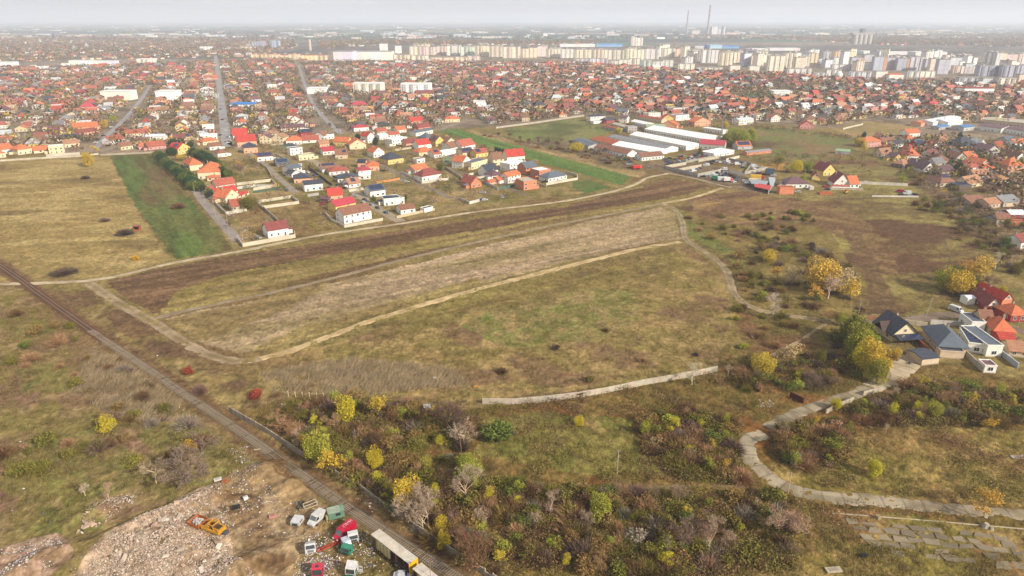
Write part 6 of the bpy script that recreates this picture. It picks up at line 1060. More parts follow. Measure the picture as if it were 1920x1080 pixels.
# dark evergreens round the orange villa
for i, (px, py, hh, c) in enumerate([(363, 292, 20, 'darkgreen'), (371, 296, 20, 'green'), (380, 300, 22, 'darkgreen'), (389, 304, 22, 'darkgreen'), (397, 310, 22, 'darkgreen'), (404, 318, 24, 'darkgreen'), (411, 324, 24, 'green'), (420, 330, 22, 'darkgreen'), (428, 333, 18, 'green'), (322, 276, 18, 'darkgreen'), (331, 273, 15, 'darkgreen'), (341, 270, 14, 'darkgreen'), (357, 276, 13, 'darkgreen'), (322, 292, 20, 'darkgreen'), (338, 300, 10, 'gold'), (346, 298, 8, 'gold'), (352, 303, 8, 'olive')]):
    tree(px, py, py - hh, 'dense' if c != 'gold' else 'round2', c, 1.6, desc='big dark evergreen tree' if 'green' in c else None)
for i in range(13):   # tall hedge of conifers beside the crop field
    u = i / 12; px = 296 + (366 - 296) * u; py = 296 + (366 - 296) * u * .86; tree(px, py, py - 17 - 5 * u, 'dense', 'darkgreen' if i % 3 else 'green', 1.9, desc='dark hedge conifer beside the crop field')
for i in range(9):
    u = i / 8; px = 346 + (396 - 346) * u; py = 322 + (372 - 322) * u; tree(px, py, py - 15 - 2 * u, 'dense', 'green' if i % 2 else 'darkgreen', 1.5, desc='inner hedge conifer behind the villa')
for i in range(6): tree(990 + i * 4 - 60, 286 + i * 1.0, 273 + i, 'dense', 'darkgreen', .9)
for px, py, h_, c, p, w_, l in ((478, 746, 3.4, 'red', 'leaf0', 1.0, 'bright red bush at the left end of the white posts'), (353, 700, 2.6, 'red', 'leaf1', 1.1, 'dark red bush right of the railway'), (374, 735, 3.0, 'mauve', 'twig0', 1.3, 'mauve twiggy bush beside the railway'), (334, 390, 5.0, 'redbrown', 'twig1', 1.3, 'single round brown bush standing in the crop field'), (235, 440, 4.0, 'darkmauve', 'twig0', 1.7, 'dark bush left of the little hut'), (160, 335, 3.2, 'darkmauve', 'twig1', 1.4, 'dark bush in the upper dry field'), (196, 415, 3, 'mauve', 'twig3', 1.5, 'faint mauve bush in the middle of the dry field'), (255, 488, 3, 'gold', 'leaf2', 1.0, 'small yellow bush at the foot of the dry field'), (120, 512, 2.4, 'darkmauve', 'twig1', 3.6, 'broad low purple scrub above the rail crossing'), (930, 820, 5, 'green', 'leaf2', 1.5, 'green ivy mound right of the dark dome bush'), (1380, 600, 2.2, 'lime', 'leaf1', 1.2, 'lime bush just left of the track bend')): bush(px, py, h_, c, p, w_, label=l)
# --- scattered brush
def scatter(poly, n, fn, mind=1.6):
    P_ = np.array(wpoly(poly)); lo = P_.min(0); hi = P_.max(0); pts = []; k = 0
    while len(pts) < n and k < n * 40:
        k += 1; q = (R.uniform(lo[0], hi[0]), R.uniform(lo[1], hi[1]))
        if not inside(P_, np.array([q[0]]), np.array([q[1]]))[0]: continue
        if any((q[0] - p[0]) ** 2 + (q[1] - p[1]) ** 2 < mind * mind for p in pts): continue
        pts.append(q); fn(*q)
THICK = [([(560, 800), (600, 800), (720, 900), (800, 990), (850, 1020), (900, 1060), (860, 1050), (700, 930), (600, 860)], 14, .3), ([(640, 890), (720, 860), (870, 860), (1000, 930), (1010, 1000), (930, 1080), (850, 1040), (700, 925)], 34, .5), ([(500, 790), (560, 752), (760, 755), (880, 800), (880, 850), (700, 850), (560, 830)], 34, .4), ([(900, 895), (1200, 925), (1480, 940), (1490, 1070), (1200, 1090), (1010, 1060), (900, 960)], 62, .4), ([(1190, 790), (1280, 770), (1380, 790), (1400, 900), (1300, 910), (1220, 870)], 30, .35), ([(1450, 810), (1530, 790), (1600, 800), (1580, 870), (1500, 880), (1450, 850)], 24, .2), ([(1560, 775), (1700, 725), (1930, 735), (2010, 790), (1800, 800), (1640, 800)], 36, .3), ([(1360, 680), (1560, 655), (1640, 710), (1600, 730), (1400, 740)], 16, .3)]
KINDS = (['brown'] * 5 + ['mauve'] * 2 + ['redbrown'] * 1 + ['olive'] * 7 + ['tan'] * 2 + ['green'] * 1 + ['tan'] * 2 + ['darkmauve'] * 2 + ['lime'] * 1 + ['rust'] * 2 + ['grey'])
def put_bush(x, y, big=3.2, al=.0):
    if not len(off_paths([(x, y)], 1.2)): return
    c = R.choice(KINDS); leafy = c in ('olive', 'green', 'lime') or (c == 'rust' and R.random() < .6) or R.random() < .15
    bush(0, 0, R.uniform(1.6, big + .9), c, ('leaf%d' if leafy else 'twig%d') % R.randrange(4), at=(x, y))
for poly, n, lf in THICK: scatter(poly, int(n * 1.05), lambda x, y: put_bush(x, y), 2.4)
scatter([(1400, 590), (1560, 610), (1600, 700), (1420, 690), (1380, 640)], 12, lambda x, y: put_bush(x, y, 2.6), 4)
scatter([(1380, 450), (1480, 430), (1600, 500), (1560, 580), (1420, 570)], 18, lambda x, y: put_bush(x, y, 3), 6)
scatter([(1400, 395), (1500, 385), (1530, 420), (1420, 425)], 10, lambda x, y: bush(0, 0, R.uniform(2, 4), R.choice(('green', 'olive', 'lime')), 'leaf%d' % R.randrange(4), at=(x, y)), 5)
scatter([(130, 790), (240, 850), (240, 930), (60, 920), (30, 820)], 5, lambda x, y: put_bush(x, y, 3.4), 5)
scatter([(20, 560), (150, 600), (260, 700), (60, 800), (0, 760)], 8, lambda x, y: put_bush(x, y, 2.4), 7)
scatter([(900, 640), (1330, 600), (1330, 690), (900, 740)], 6, lambda x, y: put_bush(x, y, 1.8), 8)
def small_tree(x, y): len(off_paths([(x, y)], 1.2)) and tree(0, 0, R.uniform(3.5, 6.2), *R.choice((('bare0', 'pale'), ('bare3', 'mauve'), ('bare1', 'tan'), ('mix0', 'gold'), ('airy1', 'lime'), ('mix1', 'yellow'), ('mix0', 'lime'), ('mix1', 'rust'), ('airy0', 'yellow'), ('bare2', 'brown'), ('round1', 'olive'), ('bare1', 'mauve'))), R.uniform(.8, 1.1), at=(x, y))
for poly, n, lf in THICK: scatter(poly, int(n * .42), small_tree, 5)
scatter([(1700, 372), (1850, 385), (1930, 460), (1930, 535), (1850, 480), (1760, 420)], 24, lambda x, y: tree(0, 0, R.uniform(5, 8), *R.choice((('bare2', 'brown'), ('bare3', 'mauve'), ('airy0', 'olive'), ('bare1', 'darkmauve'), ('round1', 'green'))), 1.1, at=(x, y)), 6)
scatter([(870, 250), (1060, 268), (1210, 300), (1200, 318), (1060, 290)], 22, lambda x, y: tree(0, 0, R.uniform(4, 7), *R.choice((('bare2', 'brown'), ('bare1', 'darkmauve'), ('bare2', 'mauve'))), 1.2, at=(x, y)), 7)
print('trees', NT[0], 'bushes', NBU[0])
# --- everything smaller or farther: masses
def mass(name, pts, hs, cols, nq, size, label, mat_, shape=(1, 1, .9), seed=5):
    g = np.random.default_rng(seed); n = len(pts); P_ = rand_dirs(n * nq, g) * (g.uniform(.3, 1, n * nq) ** .5)[:, None]; hh = np.repeat(hs, nq); rx = hh * .62
    P_ = P_ * np.stack([rx * shape[0], rx * shape[1], hh * .5 * shape[2]], 1); P_[:, 2] += hh * .52
    lumpz = np.repeat(g.uniform(.8, 1.2, n), nq); P_[:, 2] *= lumpz; b = np.repeat(pts, nq, 0); P_[:, 0] += b[:, 0]; P_[:, 1] += b[:, 1]
    V, Fc = quads(P_, np.repeat(hs, nq) * size, g); Cc = np.repeat(np.repeat(cols, nq, 0) * colnoise(n * nq, g, .2), 4, 0)
    o = link(bpy.data.objects.new(name, npmesh(name, V, Fc, Cc, [mat_]))); tag(o, label, kind='stuff'); return o
def pick(names, n, g): A_ = np.array([C(*TC[k]) for k in names]); return A_[g.integers(0, len(names), n)] * g.uniform(.85, 1.15, (n, 1))
g = np.random.default_rng(77); FT = np.array([(f[0], f[1], f[2]) for f in FOOT])
# town trees
pts = []
for tp in TOWN + TOWNFAR:
    P_ = np.array(wpoly(tp)); lo = P_.min(0); hi = P_.max(0); area = (hi - lo).prod(); k = int(min(160000, area / 45)); q = g.uniform(lo, hi, (k, 2)); q = q[np.abs(q[:, 0]) < q[:, 1] * .95]; q = q[inside(P_, q[:, 0], q[:, 1])]
    w_ = fbm(q[:, 0], q[:, 1], 70, 3, 99); q = q[g.random(len(q)) < np.clip((w_ - .33) * 5, .2, .95) * np.clip(1500 / q[:, 1], .3, 1)]
    r_ = np.array([near_road(a, b, 9) for a, b in q]); pts.append(q[~r_][:42000])
pts = np.vstack(pts); print('town trees', len(pts))
TK = ['brown'] * 5 + ['mauve'] * 6 + ['darkmauve'] * 3 + ['grey'] * 4 + ['olive'] * 4 + ['tan'] * 1 + ['redbrown'] * 2 + ['gold'] + ['darkgreen'] + ['green']
mass('garden_trees', pts, g.uniform(4, 9.5, len(pts)) * np.clip(pts[:, 1] / 1800, 1, 1.6), pick(TK, len(pts), g), 13, .16, 'countless brown and mauve garden trees between the town houses', M_LEAF, seed=6)
fp = []
for k in range(150):
    px0, py0 = g.uniform(-100, 2020), 46 + 32 * g.random() ** 1.3; a_, b_ = G(px0, py0); L_ = g.uniform(200, 1800) ; dr = g.uniform(-.35, .35); m_ = int(L_ / 14); u_ = g.uniform(0, 1, m_) * L_; fp.append(np.stack([a_ + u_ * math.cos(dr) + g.normal(0, 8, m_), b_ + u_ * math.sin(dr) + g.normal(0, 14, m_)], 1))
fp = np.vstack(fp); mass('distant_woods', fp, g.uniform(8, 16, len(fp)), pick(['darkmauve', 'brown', 'darkgreen', 'mauve', 'grey'], len(fp), g), 5, .34, 'dark tree lines on the plain beyond the town', M_LEAF, seed=16)
sh_ = ([], [], [])
for k in range(330):
    px0, py0 = g.uniform(-50, 1970), 47 + 26 * g.random(); a_, b_ = G(px0, py0); m1 = MB(); w1, d1, h1 = g.uniform(15, 120), g.uniform(14, 40), g.uniform(5, 11); m1.box(0, 0, 0, w1, d1, h1, CW(*[(236, 232, 226), (226, 214, 200), (214, 190, 176), (200, 206, 214)][k % 4])); merge(sh_, m1, a_, b_, g.uniform(-.2, .2), w1, d1)
o = link(bpy.data.objects.new('distant_sheds', quadmesh('distant_sheds', sh_, [M_CHAR]))); tag(o, 'tiny white sheds and villages sprinkled over the far plain', kind='stuff')
# garden shrubs among the new houses, hedgerows
def region_pts(poly, n, thr=None, sc_=20, clear=0): 
    P_ = np.array(wpoly(poly)); lo = P_.min(0); hi = P_.max(0); out_ = []; tot = 0
    for _ in range(60):
        q = g.uniform(lo, hi, (4000, 2)); q = q[inside(P_, q[:, 0], q[:, 1])]
        if thr is not None and len(q): q = q[fbm(q[:, 0], q[:, 1], sc_, 3, 55) > thr]
        if clear and len(q): q = q[np.array([(np.hypot(FT[:, 0] - a, FT[:, 1] - b) > FT[:, 2] + clear).all() for a, b in q])]
        out_.append(q); tot += len(q)
        if tot >= n: break
    return np.vstack(out_)[:n]
GP = np.vstack([region_pts([(292, 290), (425, 262), (640, 250), (826, 246), (1060, 325), (960, 372), (750, 408), (556, 440), (470, 455)], 1000, .47, 9, 1), region_pts([(1640, 262), (1930, 262), (1930, 460), (1830, 420), (1700, 330)], 600, .44, 15, 1), region_pts([(1100, 215), (1390, 228), (1440, 300), (1300, 290), (1110, 250)], 160, .5, 15, 2), region_pts([(1400, 232), (1640, 262), (1640, 270), (1400, 240)], 160), region_pts([(1400, 285), (1620, 292), (1640, 330), (1440, 320)], 120, .48)])
GP = off_paths(GP, 1); mass('garden_shrubs', GP, g.uniform(1.5, 4.5, len(GP)), pick(TK + ['olive', 'green', 'tan'], len(GP), g), 60, .085, 'low shrubs and hedges scattered through the gardens', M_LEAF, seed=8)
# dense undergrowth of the thicket
UG = []
for poly, n, lf in THICK: UG.append(region_pts(poly, int(n * 60), .44, 7))
UG.append(region_pts([(440, 775), (560, 745), (900, 765), (1340, 702), (1400, 760), (1440, 940), (1500, 1090), (960, 1090), (640, 905)], 3200, .48, 9)); UG.append(region_pts([(1440, 900), (1560, 830), (1930, 780), (1930, 960), (1560, 1090), (1480, 1090)], 900, .48, 14)); UG.append(region_pts([(1370, 500), (1480, 430), (1620, 520), (1660, 660), (1400, 690)], 800, .47, 14)); UG.append(region_pts([(0, 560), (150, 600), (430, 800), (430, 860), (100, 960), (0, 960)], 420, .54, 14)); UG.append(region_pts([(1700, 372), (1860, 385), (1930, 450), (1930, 535), (1840, 480)], 380, .4, 14))
UG = off_paths(np.vstack(UG), .6); print('undergrowth', len(UG))
CR = np.array(wpoly([(1385, 818), (1400, 880), (1500, 935), (1760, 962), (1960, 978), (1960, 945), (1760, 938), (1560, 918), (1470, 890), (1432, 850), (1445, 812)])); UG = UG[~inside(CR, UG[:, 0], UG[:, 1])]
uk = ['brown'] * 5 + ['redbrown'] * 2 + ['rust'] * 3 + ['olive'] * 6 + ['mauve'] * 3 + ['green'] * 2 + ['tan'] * 4 + ['darkmauve'] * 1 + ['lime']
zone = fbm(UG[:, 0], UG[:, 1], 10, 3, 66); ucol = pick(uk, len(UG), g); ucol = np.where((zone > .52)[:, None], ucol * .35 + np.array(C(*TC['olive'])) * .65, ucol * .5 + np.array(C(*TC['brown'])) * .5)
mass('undergrowth', UG, g.uniform(.6, 2.1, len(UG)), ucol, 30, .1, 'tangled brown and olive undergrowth filling the thicket floor', M_LEAF, shape=(1.5, 1.5, 1.1), seed=9)
# standing grass and reeds
def blades(name, P_, hmin, hmax, cols, per, label, lean=(.35, .1), wd=.1, sp=.45, seed=3):
    g_ = np.random.default_rng(seed); n = len(P_) * per; b = np.repeat(P_, per, 0); h_ = g_.uniform(hmin, hmax, n); A_ = np.zeros((n, 3)); A_[:, :2] = b + g_.normal(0, sp, (n, 2)); A_[:, 2] = -.05
    B_ = A_.copy(); B_[:, 0] += h_ * (lean[0] + g_.normal(0, .35, n)); B_[:, 1] += h_ * (lean[1] + g_.normal(0, .35, n)); B_[:, 2] += h_; A_[:, 2] += HILL(A_[:, 0], A_[:, 1]); B_[:, 2] += HILL(B_[:, 0], B_[:, 1])
    V, Fc = twig_tris(A_, B_, np.full(n, wd) * g_.uniform(.6, 1.5, n), g_); Cc = np.repeat(np.repeat(cols, per, 0) * colnoise(n, g_, .22), 3, 0); o = link(bpy.data.objects.new(name, npmesh(name, V, Fc, Cc, [M_GRASS]))); tag(o, label, kind='stuff')
GT = np.vstack([region_pts([(440, 775), (560, 745), (900, 765), (1340, 702), (1500, 660), (1660, 660), (1930, 715), (1930, 1100), (960, 1100), (640, 905)], 9000, .4, 8), region_pts([(-20, 560), (60, 540), (200, 645), (430, 790), (520, 860), (470, 870), (330, 930), (0, 1000)], 5200, .42, 8), region_pts([(470, 682), (900, 562), (1282, 460), (1370, 600), (1340, 690), (900, 745), (490, 725)], 5200, .44, 8), region_pts([(1480, 960), (1920, 1030), (1920, 1090), (1400, 1090)], 1400, .4, 6)])
SL = np.array(wpoly([(1560, 950), (1930, 975), (1930, 1045), (1620, 1020)])); GT = off_paths(GT, .5); GT = GT[~inside(CR, GT[:, 0], GT[:, 1]) & ~inside(SL, GT[:, 0], GT[:, 1])]
gm = fbm(GT[:, 0], GT[:, 1], 9, 3, 61)[:, None]; gc = np.array(C(176, 150, 98)) * (1 - gm) + np.array(C(120, 116, 58)) * gm; gc = gc * g.uniform(.75, 1.25, (len(GT), 1))
blades('dry_grass', GT, .3, .8, gc, 9, 'tufts of dry yellowish grass over the near meadows')
RP = np.vstack([region_pts([(490, 702), (650, 672), (830, 690), (880, 722), (650, 742), (500, 732)], 2600, .42, 6), region_pts([(175, 655), (205, 652), (265, 702), (330, 752), (345, 790), (215, 785), (135, 730)], 1700, .4, 6)])
RP = off_paths(RP, 1.6); rc_ = np.array(C(186, 164, 128)) * g.uniform(.6, 1.2, (len(RP), 1)); blades('reeds', RP, .9, 1.9, rc_, 9, 'grey brown reeds leaning to the right in two patches', lean=(.6, .35), wd=.09, sp=.8, seed=4)
# merged scrub between the single bushes
def scrub(name, pts, hmin, hmax, names, label, keep=.45, seed=31):
    g_ = np.random.default_rng(seed); VV = []; CCc = []; src = []
    for k in ('twig0', 'twig1', 'twig2', 'twig3', 'leaf0', 'leaf2'):
        me = PB[k]; v = np.empty(len(me.vertices) * 3, np.float32); me.vertices.foreach_get('co', v); v = v.reshape(-1, 3); c = np.empty(len(v) * 4, np.float32); me.color_attributes['Col'].data.foreach_get('color', c); f = np.empty(len(me.polygons) * 3, np.int32); me.loops.foreach_get('vertex_index', f); f = f.reshape(-1, 3); src.append((v[f], c.reshape(-1, 4)[f[:, 0], :3]))
    for x, y in pts:
        i = g_.integers(0, 6); tv, tc_ = src[i]; m = g_.random(len(tv)) < (keep if i < 4 else keep * .7); tv = tv[m]; tc_ = tc_[m]; h_ = g_.uniform(hmin, hmax); a = g_.uniform(0, 6.28); ws = h_ * g_.uniform(.8, 1.4)
        q = tv * 1.0; X_ = q[..., 0] * math.cos(a) - q[..., 1] * math.sin(a); Y_ = q[..., 0] * math.sin(a) + q[..., 1] * math.cos(a); VV.append(np.stack([x + X_ * ws, y + Y_ * ws, q[..., 2] * h_ - .1], -1).reshape(-1, 3))
        nm_ = names[g_.integers(0, len(names))] if i < 4 else ('olive', 'olive', 'green', 'rust')[g_.integers(0, 4)]; CCc.append(np.repeat(tc_ * np.array(C(*TC[nm_])) * g_.uniform(.85, 1.2), 3, 0))
    V = np.vstack(VV); o = link(bpy.data.objects.new(name, npmesh(name, V, np.arange(len(V)).reshape(-1, 3), np.vstack(CCc), [M_GRASS]))); tag(o, label, kind='stuff')
SB = [region_pts(p_, int(n * 2.2), .36, 10) for p_, n, lf in THICK]; SB.append(region_pts([(1380, 440), (1480, 420), (1610, 520), (1640, 600), (1600, 690), (1420, 690), (1380, 600)], 70, .44, 14)); SB.append(region_pts([(1280, 400), (1480, 400), (1480, 470), (1300, 450)], 18)); SB.append(region_pts([(1700, 376), (1860, 388), (1930, 450), (1930, 535), (1850, 490)], 60)); SB.append(region_pts([(0, 560), (150, 600), (400, 790), (430, 860), (100, 960), (0, 960)], 40, .5)); SB.append(region_pts([(880, 250), (1210, 300), (1200, 322), (1060, 288)], 40)); SB.append(region_pts([(1640, 270), (1930, 300), (1930, 440), (1830, 420), (1700, 340)], 90, .4, 15, 1))
SB = off_paths(np.vstack(SB), 1.8); SB = SB[~inside(CR, SB[:, 0], SB[:, 1])]; print('scrub', len(SB))
scrub('scrub', SB, 1.8, 4.6, ['brown', 'brown', 'mauve', 'tan', 'tan', 'grey', 'olive', 'olive', 'rust'], 'continuous brown scrub knitting the thicket together')
# ------------------------------------------------------------------ vehicles
CARC = {'white': (232, 232, 230), 'silver': (176, 180, 186), 'dark': (44, 48, 56), 'blue': (48, 70, 120), 'red': (176, 40, 40), 'grey': (110, 114, 120), 'teal': (30, 90, 104), 'black': (28, 28, 32)}
WH = (1, 1, 1)
def bodyprism(mb, prof, w_, col=WH, tuck=.0): mb.prism([(a, b) for a, b in prof], -w_ / 2, w_ / 2, col)
def wheels(L_, w_, r=.32, fr=.19, rr_=.8):
    m = MB(); m.tube((0, -.11, 0), (0, .11, 0), r, n=12, col=(.02, .02, .02)); m.tube((0, -.115, 0), (0, .115, 0), r * .55, n=8, col=C(170, 170, 175)); return m.mesh('wheel', [M_PLAIN])
def proto_car(kind):
    b = MB(); g_ = MB()
    if kind == 'sedan':
        L_, w_, h_ = 4.3, 1.74, 1.42
        bodyprism(b, [(0, .3), (4.3, .3), (4.3, .72), (4.1, .82), (3.25, .9), (2.65, h_ - .08), (2.3, h_), (1.1, h_), (.75, h_ - .1), (.15, .95), (0, .85)], w_)
        for s in (-1, 1): g_.add([(2.62, s * .885, 1.28), (3.08, s * .885, .94), (.45, s * .885, .98), (.85, s * .885, 1.28)], [(0, 1, 2, 3) if s < 0 else (3, 2, 1, 0)], (.02, .025, .03))
        g_.add([(3.27, -.72, .93), (3.27, .72, .93), (2.7, .66, 1.345), (2.7, -.66, 1.345)], [(0, 1, 2, 3)], (.03, .035, .045)); g_.add([(.14, .72, .98), (.14, -.72, .98), (.72, -.66, 1.345), (.72, .66, 1.345)], [(0, 1, 2, 3)], (.03, .035, .045)); ax = (.8, 3.4)
    else:
        L_, w_, h_ = 5.4, 1.95, 2.35
        bodyprism(b, [(0, .35), (5.4, .35), (5.4, .95), (5.15, 1.2), (4.5, 1.35), (4.05, 2.2), (3.8, h_), (.1, h_), (0, 2.2)], w_)
        for s in (-1, 1): g_.add([(4.0, s * .985, 2.05), (4.38, s * .985, 1.4), (3.2, s * .985, 1.4), (3.2, s * .985, 2.05)], [(0, 1, 2, 3) if s < 0 else (3, 2, 1, 0)], (.02, .025, .03))
        g_.add([(4.54, -.82, 1.38), (4.54, .82, 1.38), (4.1, .76, 2.17), (4.1, -.76, 2.17)], [(0, 1, 2, 3)], (.03, .035, .045)); ax = (.95, 4.4)
    lm = MB()
    for s in (-1, 1): lm.box(L_ - .03, s * .65 - .17, .58, L_ + .03, s * .65 + .17, .74, (.7, .7, .66))
    return b.mesh('body', [M_CAR]), g_.mesh('windows', [M_GLASS]), lm.mesh('headlights', [M_PLAIN]), wheels(L_, w_), ax, w_, L_
PC = {k: proto_car(k) for k in ('sedan', 'van')}
NC = [0]
def car(px, py, ang, colr, kind='sedan', label=None, wh=True, at=None, group='parked cars'):
    bm_, gm_, lm_, wm_, ax, w_, L_ = PC[kind]; x, y = at or G(px, py); t = empty('car' if kind == 'sedan' else 'van', (x, y, .02 + hz(x, y)), rad(ang))
    o = link(bpy.data.objects.new('body', bm_), t); o.color = (*C(*CARC[colr]), 1); o.location = (-L_ / 2, 0, 0); g_ = link(bpy.data.objects.new('window_glass', gm_), t); g_.location = (-L_ / 2, 0, 0); l_ = link(bpy.data.objects.new('headlights', lm_), t); l_.location = (-L_ / 2, 0, 0)
    if wh:
        for a in ax:
            for s in (-1, 1): q = link(bpy.data.objects.new('wheel', wm_), t); q.location = (a - L_ / 2, s * (w_ / 2 - .08), .32)
    tag(t, cat='car' if kind == 'sedan' else 'van', group=group); NC[0] += 1
    if label: t['label'] = label
    else: want(t, f"{colr} {'car' if kind == 'sedan' else 'van'} parked", px, py) if at is None else want(t, f"{colr} {'car' if kind == 'sedan' else 'van'}", *PX(x, y))
    return t
car(484, 447, -35, 'silver', label='silver car parked left of the crimson roofed corner house'); car(1792, 584, -62, 'white', 'van', label='white van parked at the edge of the muddy lane', group='vans'); car(705, 413, 150, 'teal') if 0 else None
for px, py, a, c in ((724, 400, -55, 'teal'), (708, 391, -55, 'dark'), (697, 385, -55, 'silver'), (684, 376, -55, 'dark'), (682, 381, -55, 'white'), (665, 368, 10, 'silver'), (622, 386, 8, 'white'), (623, 391, 8, 'silver'), (648, 354, -40, 'dark'), (638, 347, -50, 'grey'), (632, 347, 100, 'dark'), (538, 358, -60, 'blue'), (628, 333, -40, 'dark'), (614, 353, 20, 'black'), (736, 338, 10, 'dark'), (755, 339, 10, 'silver'), (763, 342, 5, 'white'), (719, 321, 30, 'dark'), (590, 330, -45, 'blue'), (577, 324, -45, 'white'), (905, 362, -10, 'white'), (909, 376, 8, 'white'), (904, 376, 20, 'dark'), (943, 371, 60, 'silver'), (1022, 342, 20, 'dark'), (368, 358, 110, 'dark'), (427, 268, 60, 'white'), (430, 260, 70, 'silver'), (413, 254, 80, 'dark'), (423, 245, 85, 'white'), (417, 225, 85, 'dark'), (425, 230, 85, 'silver'), (414, 205, 85, 'blue'), (419, 195, 85, 'white'), (418, 180, 85, 'silver'), (194, 255, 50, 'dark'), (208, 239, 50, 'white'), (183, 262, 20, 'dark'), (204, 262, 10, 'silver'), (180, 268, 10, 'white'), (203, 274, 15, 'dark'), (632, 240, -60, 'dark'), (624, 232, -60, 'silver'), (637, 246, -60, 'white'), (612, 216, -60, 'dark'), (604, 212, -60, 'white'), (596, 200, -60, 'silver')): car(px, py, a, c, wh=py > 330)
LOT = [(1292, 322, 'silver'), (1299, 320, 'blue'), (1306, 318, 'silver'), (1312, 316, 'dark'), (1345, 304, 'silver'), (1351, 305, 'white'), (1357, 304, 'silver'), (1369, 308, 'white'), (1372, 306, 'red'), (1392, 311, 'silver'), (1398, 308, 'white'), (1408, 314, 'white'), (1414, 317, 'white'), (1422, 316, 'silver'), (1428, 315, 'white'), (1312, 331, 'white'), (1318, 332, 'dark'), (1325, 331, 'white'), (1330, 331, 'silver'), (1342, 329, 'white'), (1350, 328, 'silver'), (1358, 329, 'blue'), (1359, 324, 'silver'), (1345, 325, 'dark'), (1352, 322, 'dark'), (1378, 333, 'dark'), (1384, 335, 'grey'), (1376, 342, 'white'), (1380, 340, 'blue'), (1395, 340, 'silver'), (1399, 343, 'silver'), (1404, 347, 'dark'), (1409, 345, 'blue'), (1415, 342, 'white'), (1425, 325, 'silver'), (1430, 327, 'red'), (1410, 324, 'silver'), (1418, 322, 'white'), (1328, 305, 'dark'), (1334, 307, 'black'), (1336, 303, 'dark'), (1450, 330, 'white'), (1446, 339, 'silver'), (1393, 315, 'dark'), (1362, 307, 'silver'), (1386, 303, 'grey') if 0 else (1312, 311, 'dark'), (1170, 298, 'silver'), (1176, 300, 'blue'), (1166, 300, 'white'), (1182, 305, 'blue'), (1178, 309, 'silver'), (1548, 351, 'red'), (1551, 356, 'blue'), (1622, 343, 'white'), (1496, 361, 'white'), (1690, 366, 'dark'), (1716, 366, 'black'), (1705, 368, 'silver'), (1676, 271, 'white')]
for px, py, c in LOT: car(px, py, R.choice((10, 15, 40, -20, 160, 100)), c, wh=False)
for px, py, c, a in ((1324, 311, 'white', 175), (1357, 319, 'white', 170), (1366, 306, 'white', 10), (1382, 309, 'white', 15), (1337, 330, 'white', 60), (1414, 313, 'white', 0), (1700, 364, 'white', 175), (1686, 361, 'red', 160), (560, 312, 'white', 170), (1606, 349, 'white', 170), (1300, 322, 'white', 30)): car(px, py, a, c, 'van', wh=False, group='vans')
# scrap cars: tight dark heap beside the brown hall
for i in range(46):
    u = R.random(); px = 1246 + 80 * u; py = 305 - 16 * u + R.uniform(-6, 8); x, y = G(px, py); car(px, py, R.uniform(0, 360), R.choice(('dark', 'black', 'grey', 'dark', 'silver', 'blue', 'white', 'red')), wh=False, group='scrapped cars in the heap')
def truck(px, py, ang, L_, h_, boxc, cabc, label, cab=True):
    x, y = G(px, py); t = empty('truck', (x, y, 0), rad(ang)); mb = MB(); mb.box(0, -1.2, 1, L_, 1.2, h_, C(*boxc)); mb.build('cargo_box', [M_METAL], t); mb = MB(); mb.box(-.1, -1.22, h_, L_ + .1, 1.22, h_ + .08, C(*[min(255, v * 1.08) for v in boxc])); mb.build('box_roof', [M_METAL], t)
    if cab: mb = MB(); mb.prism([(L_ + .2, .6), (L_ + 2.1, .6), (L_ + 2.1, 1.7), (L_ + 1.9, 2.7), (L_ + .2, 2.8)], -1.15, 1.15, C(*cabc)); mb.build('cab', [M_METAL], t)
    mb = MB(); [mb.tube((a, s * 1.05 - .12, .45), (a, s * 1.05 + .12, .45), .45, n=10, col=(.02, .02, .02)) for a in (1.0, L_ - 1.5) for s in (-1, 1)]; mb.box(0, -.5, .6, L_ + .2, .5, .98, (.03, .03, .03)); mb.build('chassis', [M_PLAIN], t); tag(t, label, 'truck', 'trucks in the breaker yard')
truck(1345, 340, -5, 7, 3.4, (232, 230, 226), (40, 120, 100), 'white box truck in the breaker yard'); truck(1356, 341, 8, 5, 3.2, (236, 234, 230), (230, 110, 100), 'white box truck with red cab in the breaker yard'); truck(1406, 336, -8, 8, 3.4, (240, 190, 60), (200, 50, 50), 'yellow box truck in the breaker yard'); truck(1403, 341, -8, 7, 2.4, (226, 216, 190), (200, 200, 200), 'cream flat truck below the yellow one'); truck(1334, 337, -10, 5, 3.2, (40, 130, 100), (30, 100, 90), 'green lorry left of the white box trucks'); truck(1435, 328, 0, 6, 5, (60, 84, 110), (200, 200, 200), 'tall blue grey container truck in the breaker yard', cab=False)
truck(1186, 318, 28, 6.5, 3.0, (214, 40, 36), (232, 100, 70), 'bright red dump truck at the track end')
def sheetroof(pts, z, col, label, cat='canopy'):
    t = empty('canopy', (*G(*pts[0]), 0)); o0 = Vector(G(*pts[0])); mb = MB(); P_ = [Vector(G(*p)) - o0 for p in pts]; mb.add([(p.x, p.y, z + .5 * (i < 2)) for i, p in enumerate(P_)] + [(p.x, p.y, z - .12 + .5 * (i < 2)) for i, p in enumerate(P_)], [(3, 2, 1, 0), (4, 5, 6, 7), (0, 1, 5, 4), (1, 2, 6, 5), (2, 3, 7, 6), (3, 0, 4, 7)], C(*col)); mb.build('roof', [M_METAL], t)
    mb = MB(); [mb.tube((p.x * .96 + .2, p.y * .96, 0), (p.x * .96 + .2, p.y * .96, z), .09, n=6, col=C(120, 110, 100)) for p in P_]; mb.build('post', [M_METAL], t); tag(t, label, cat)
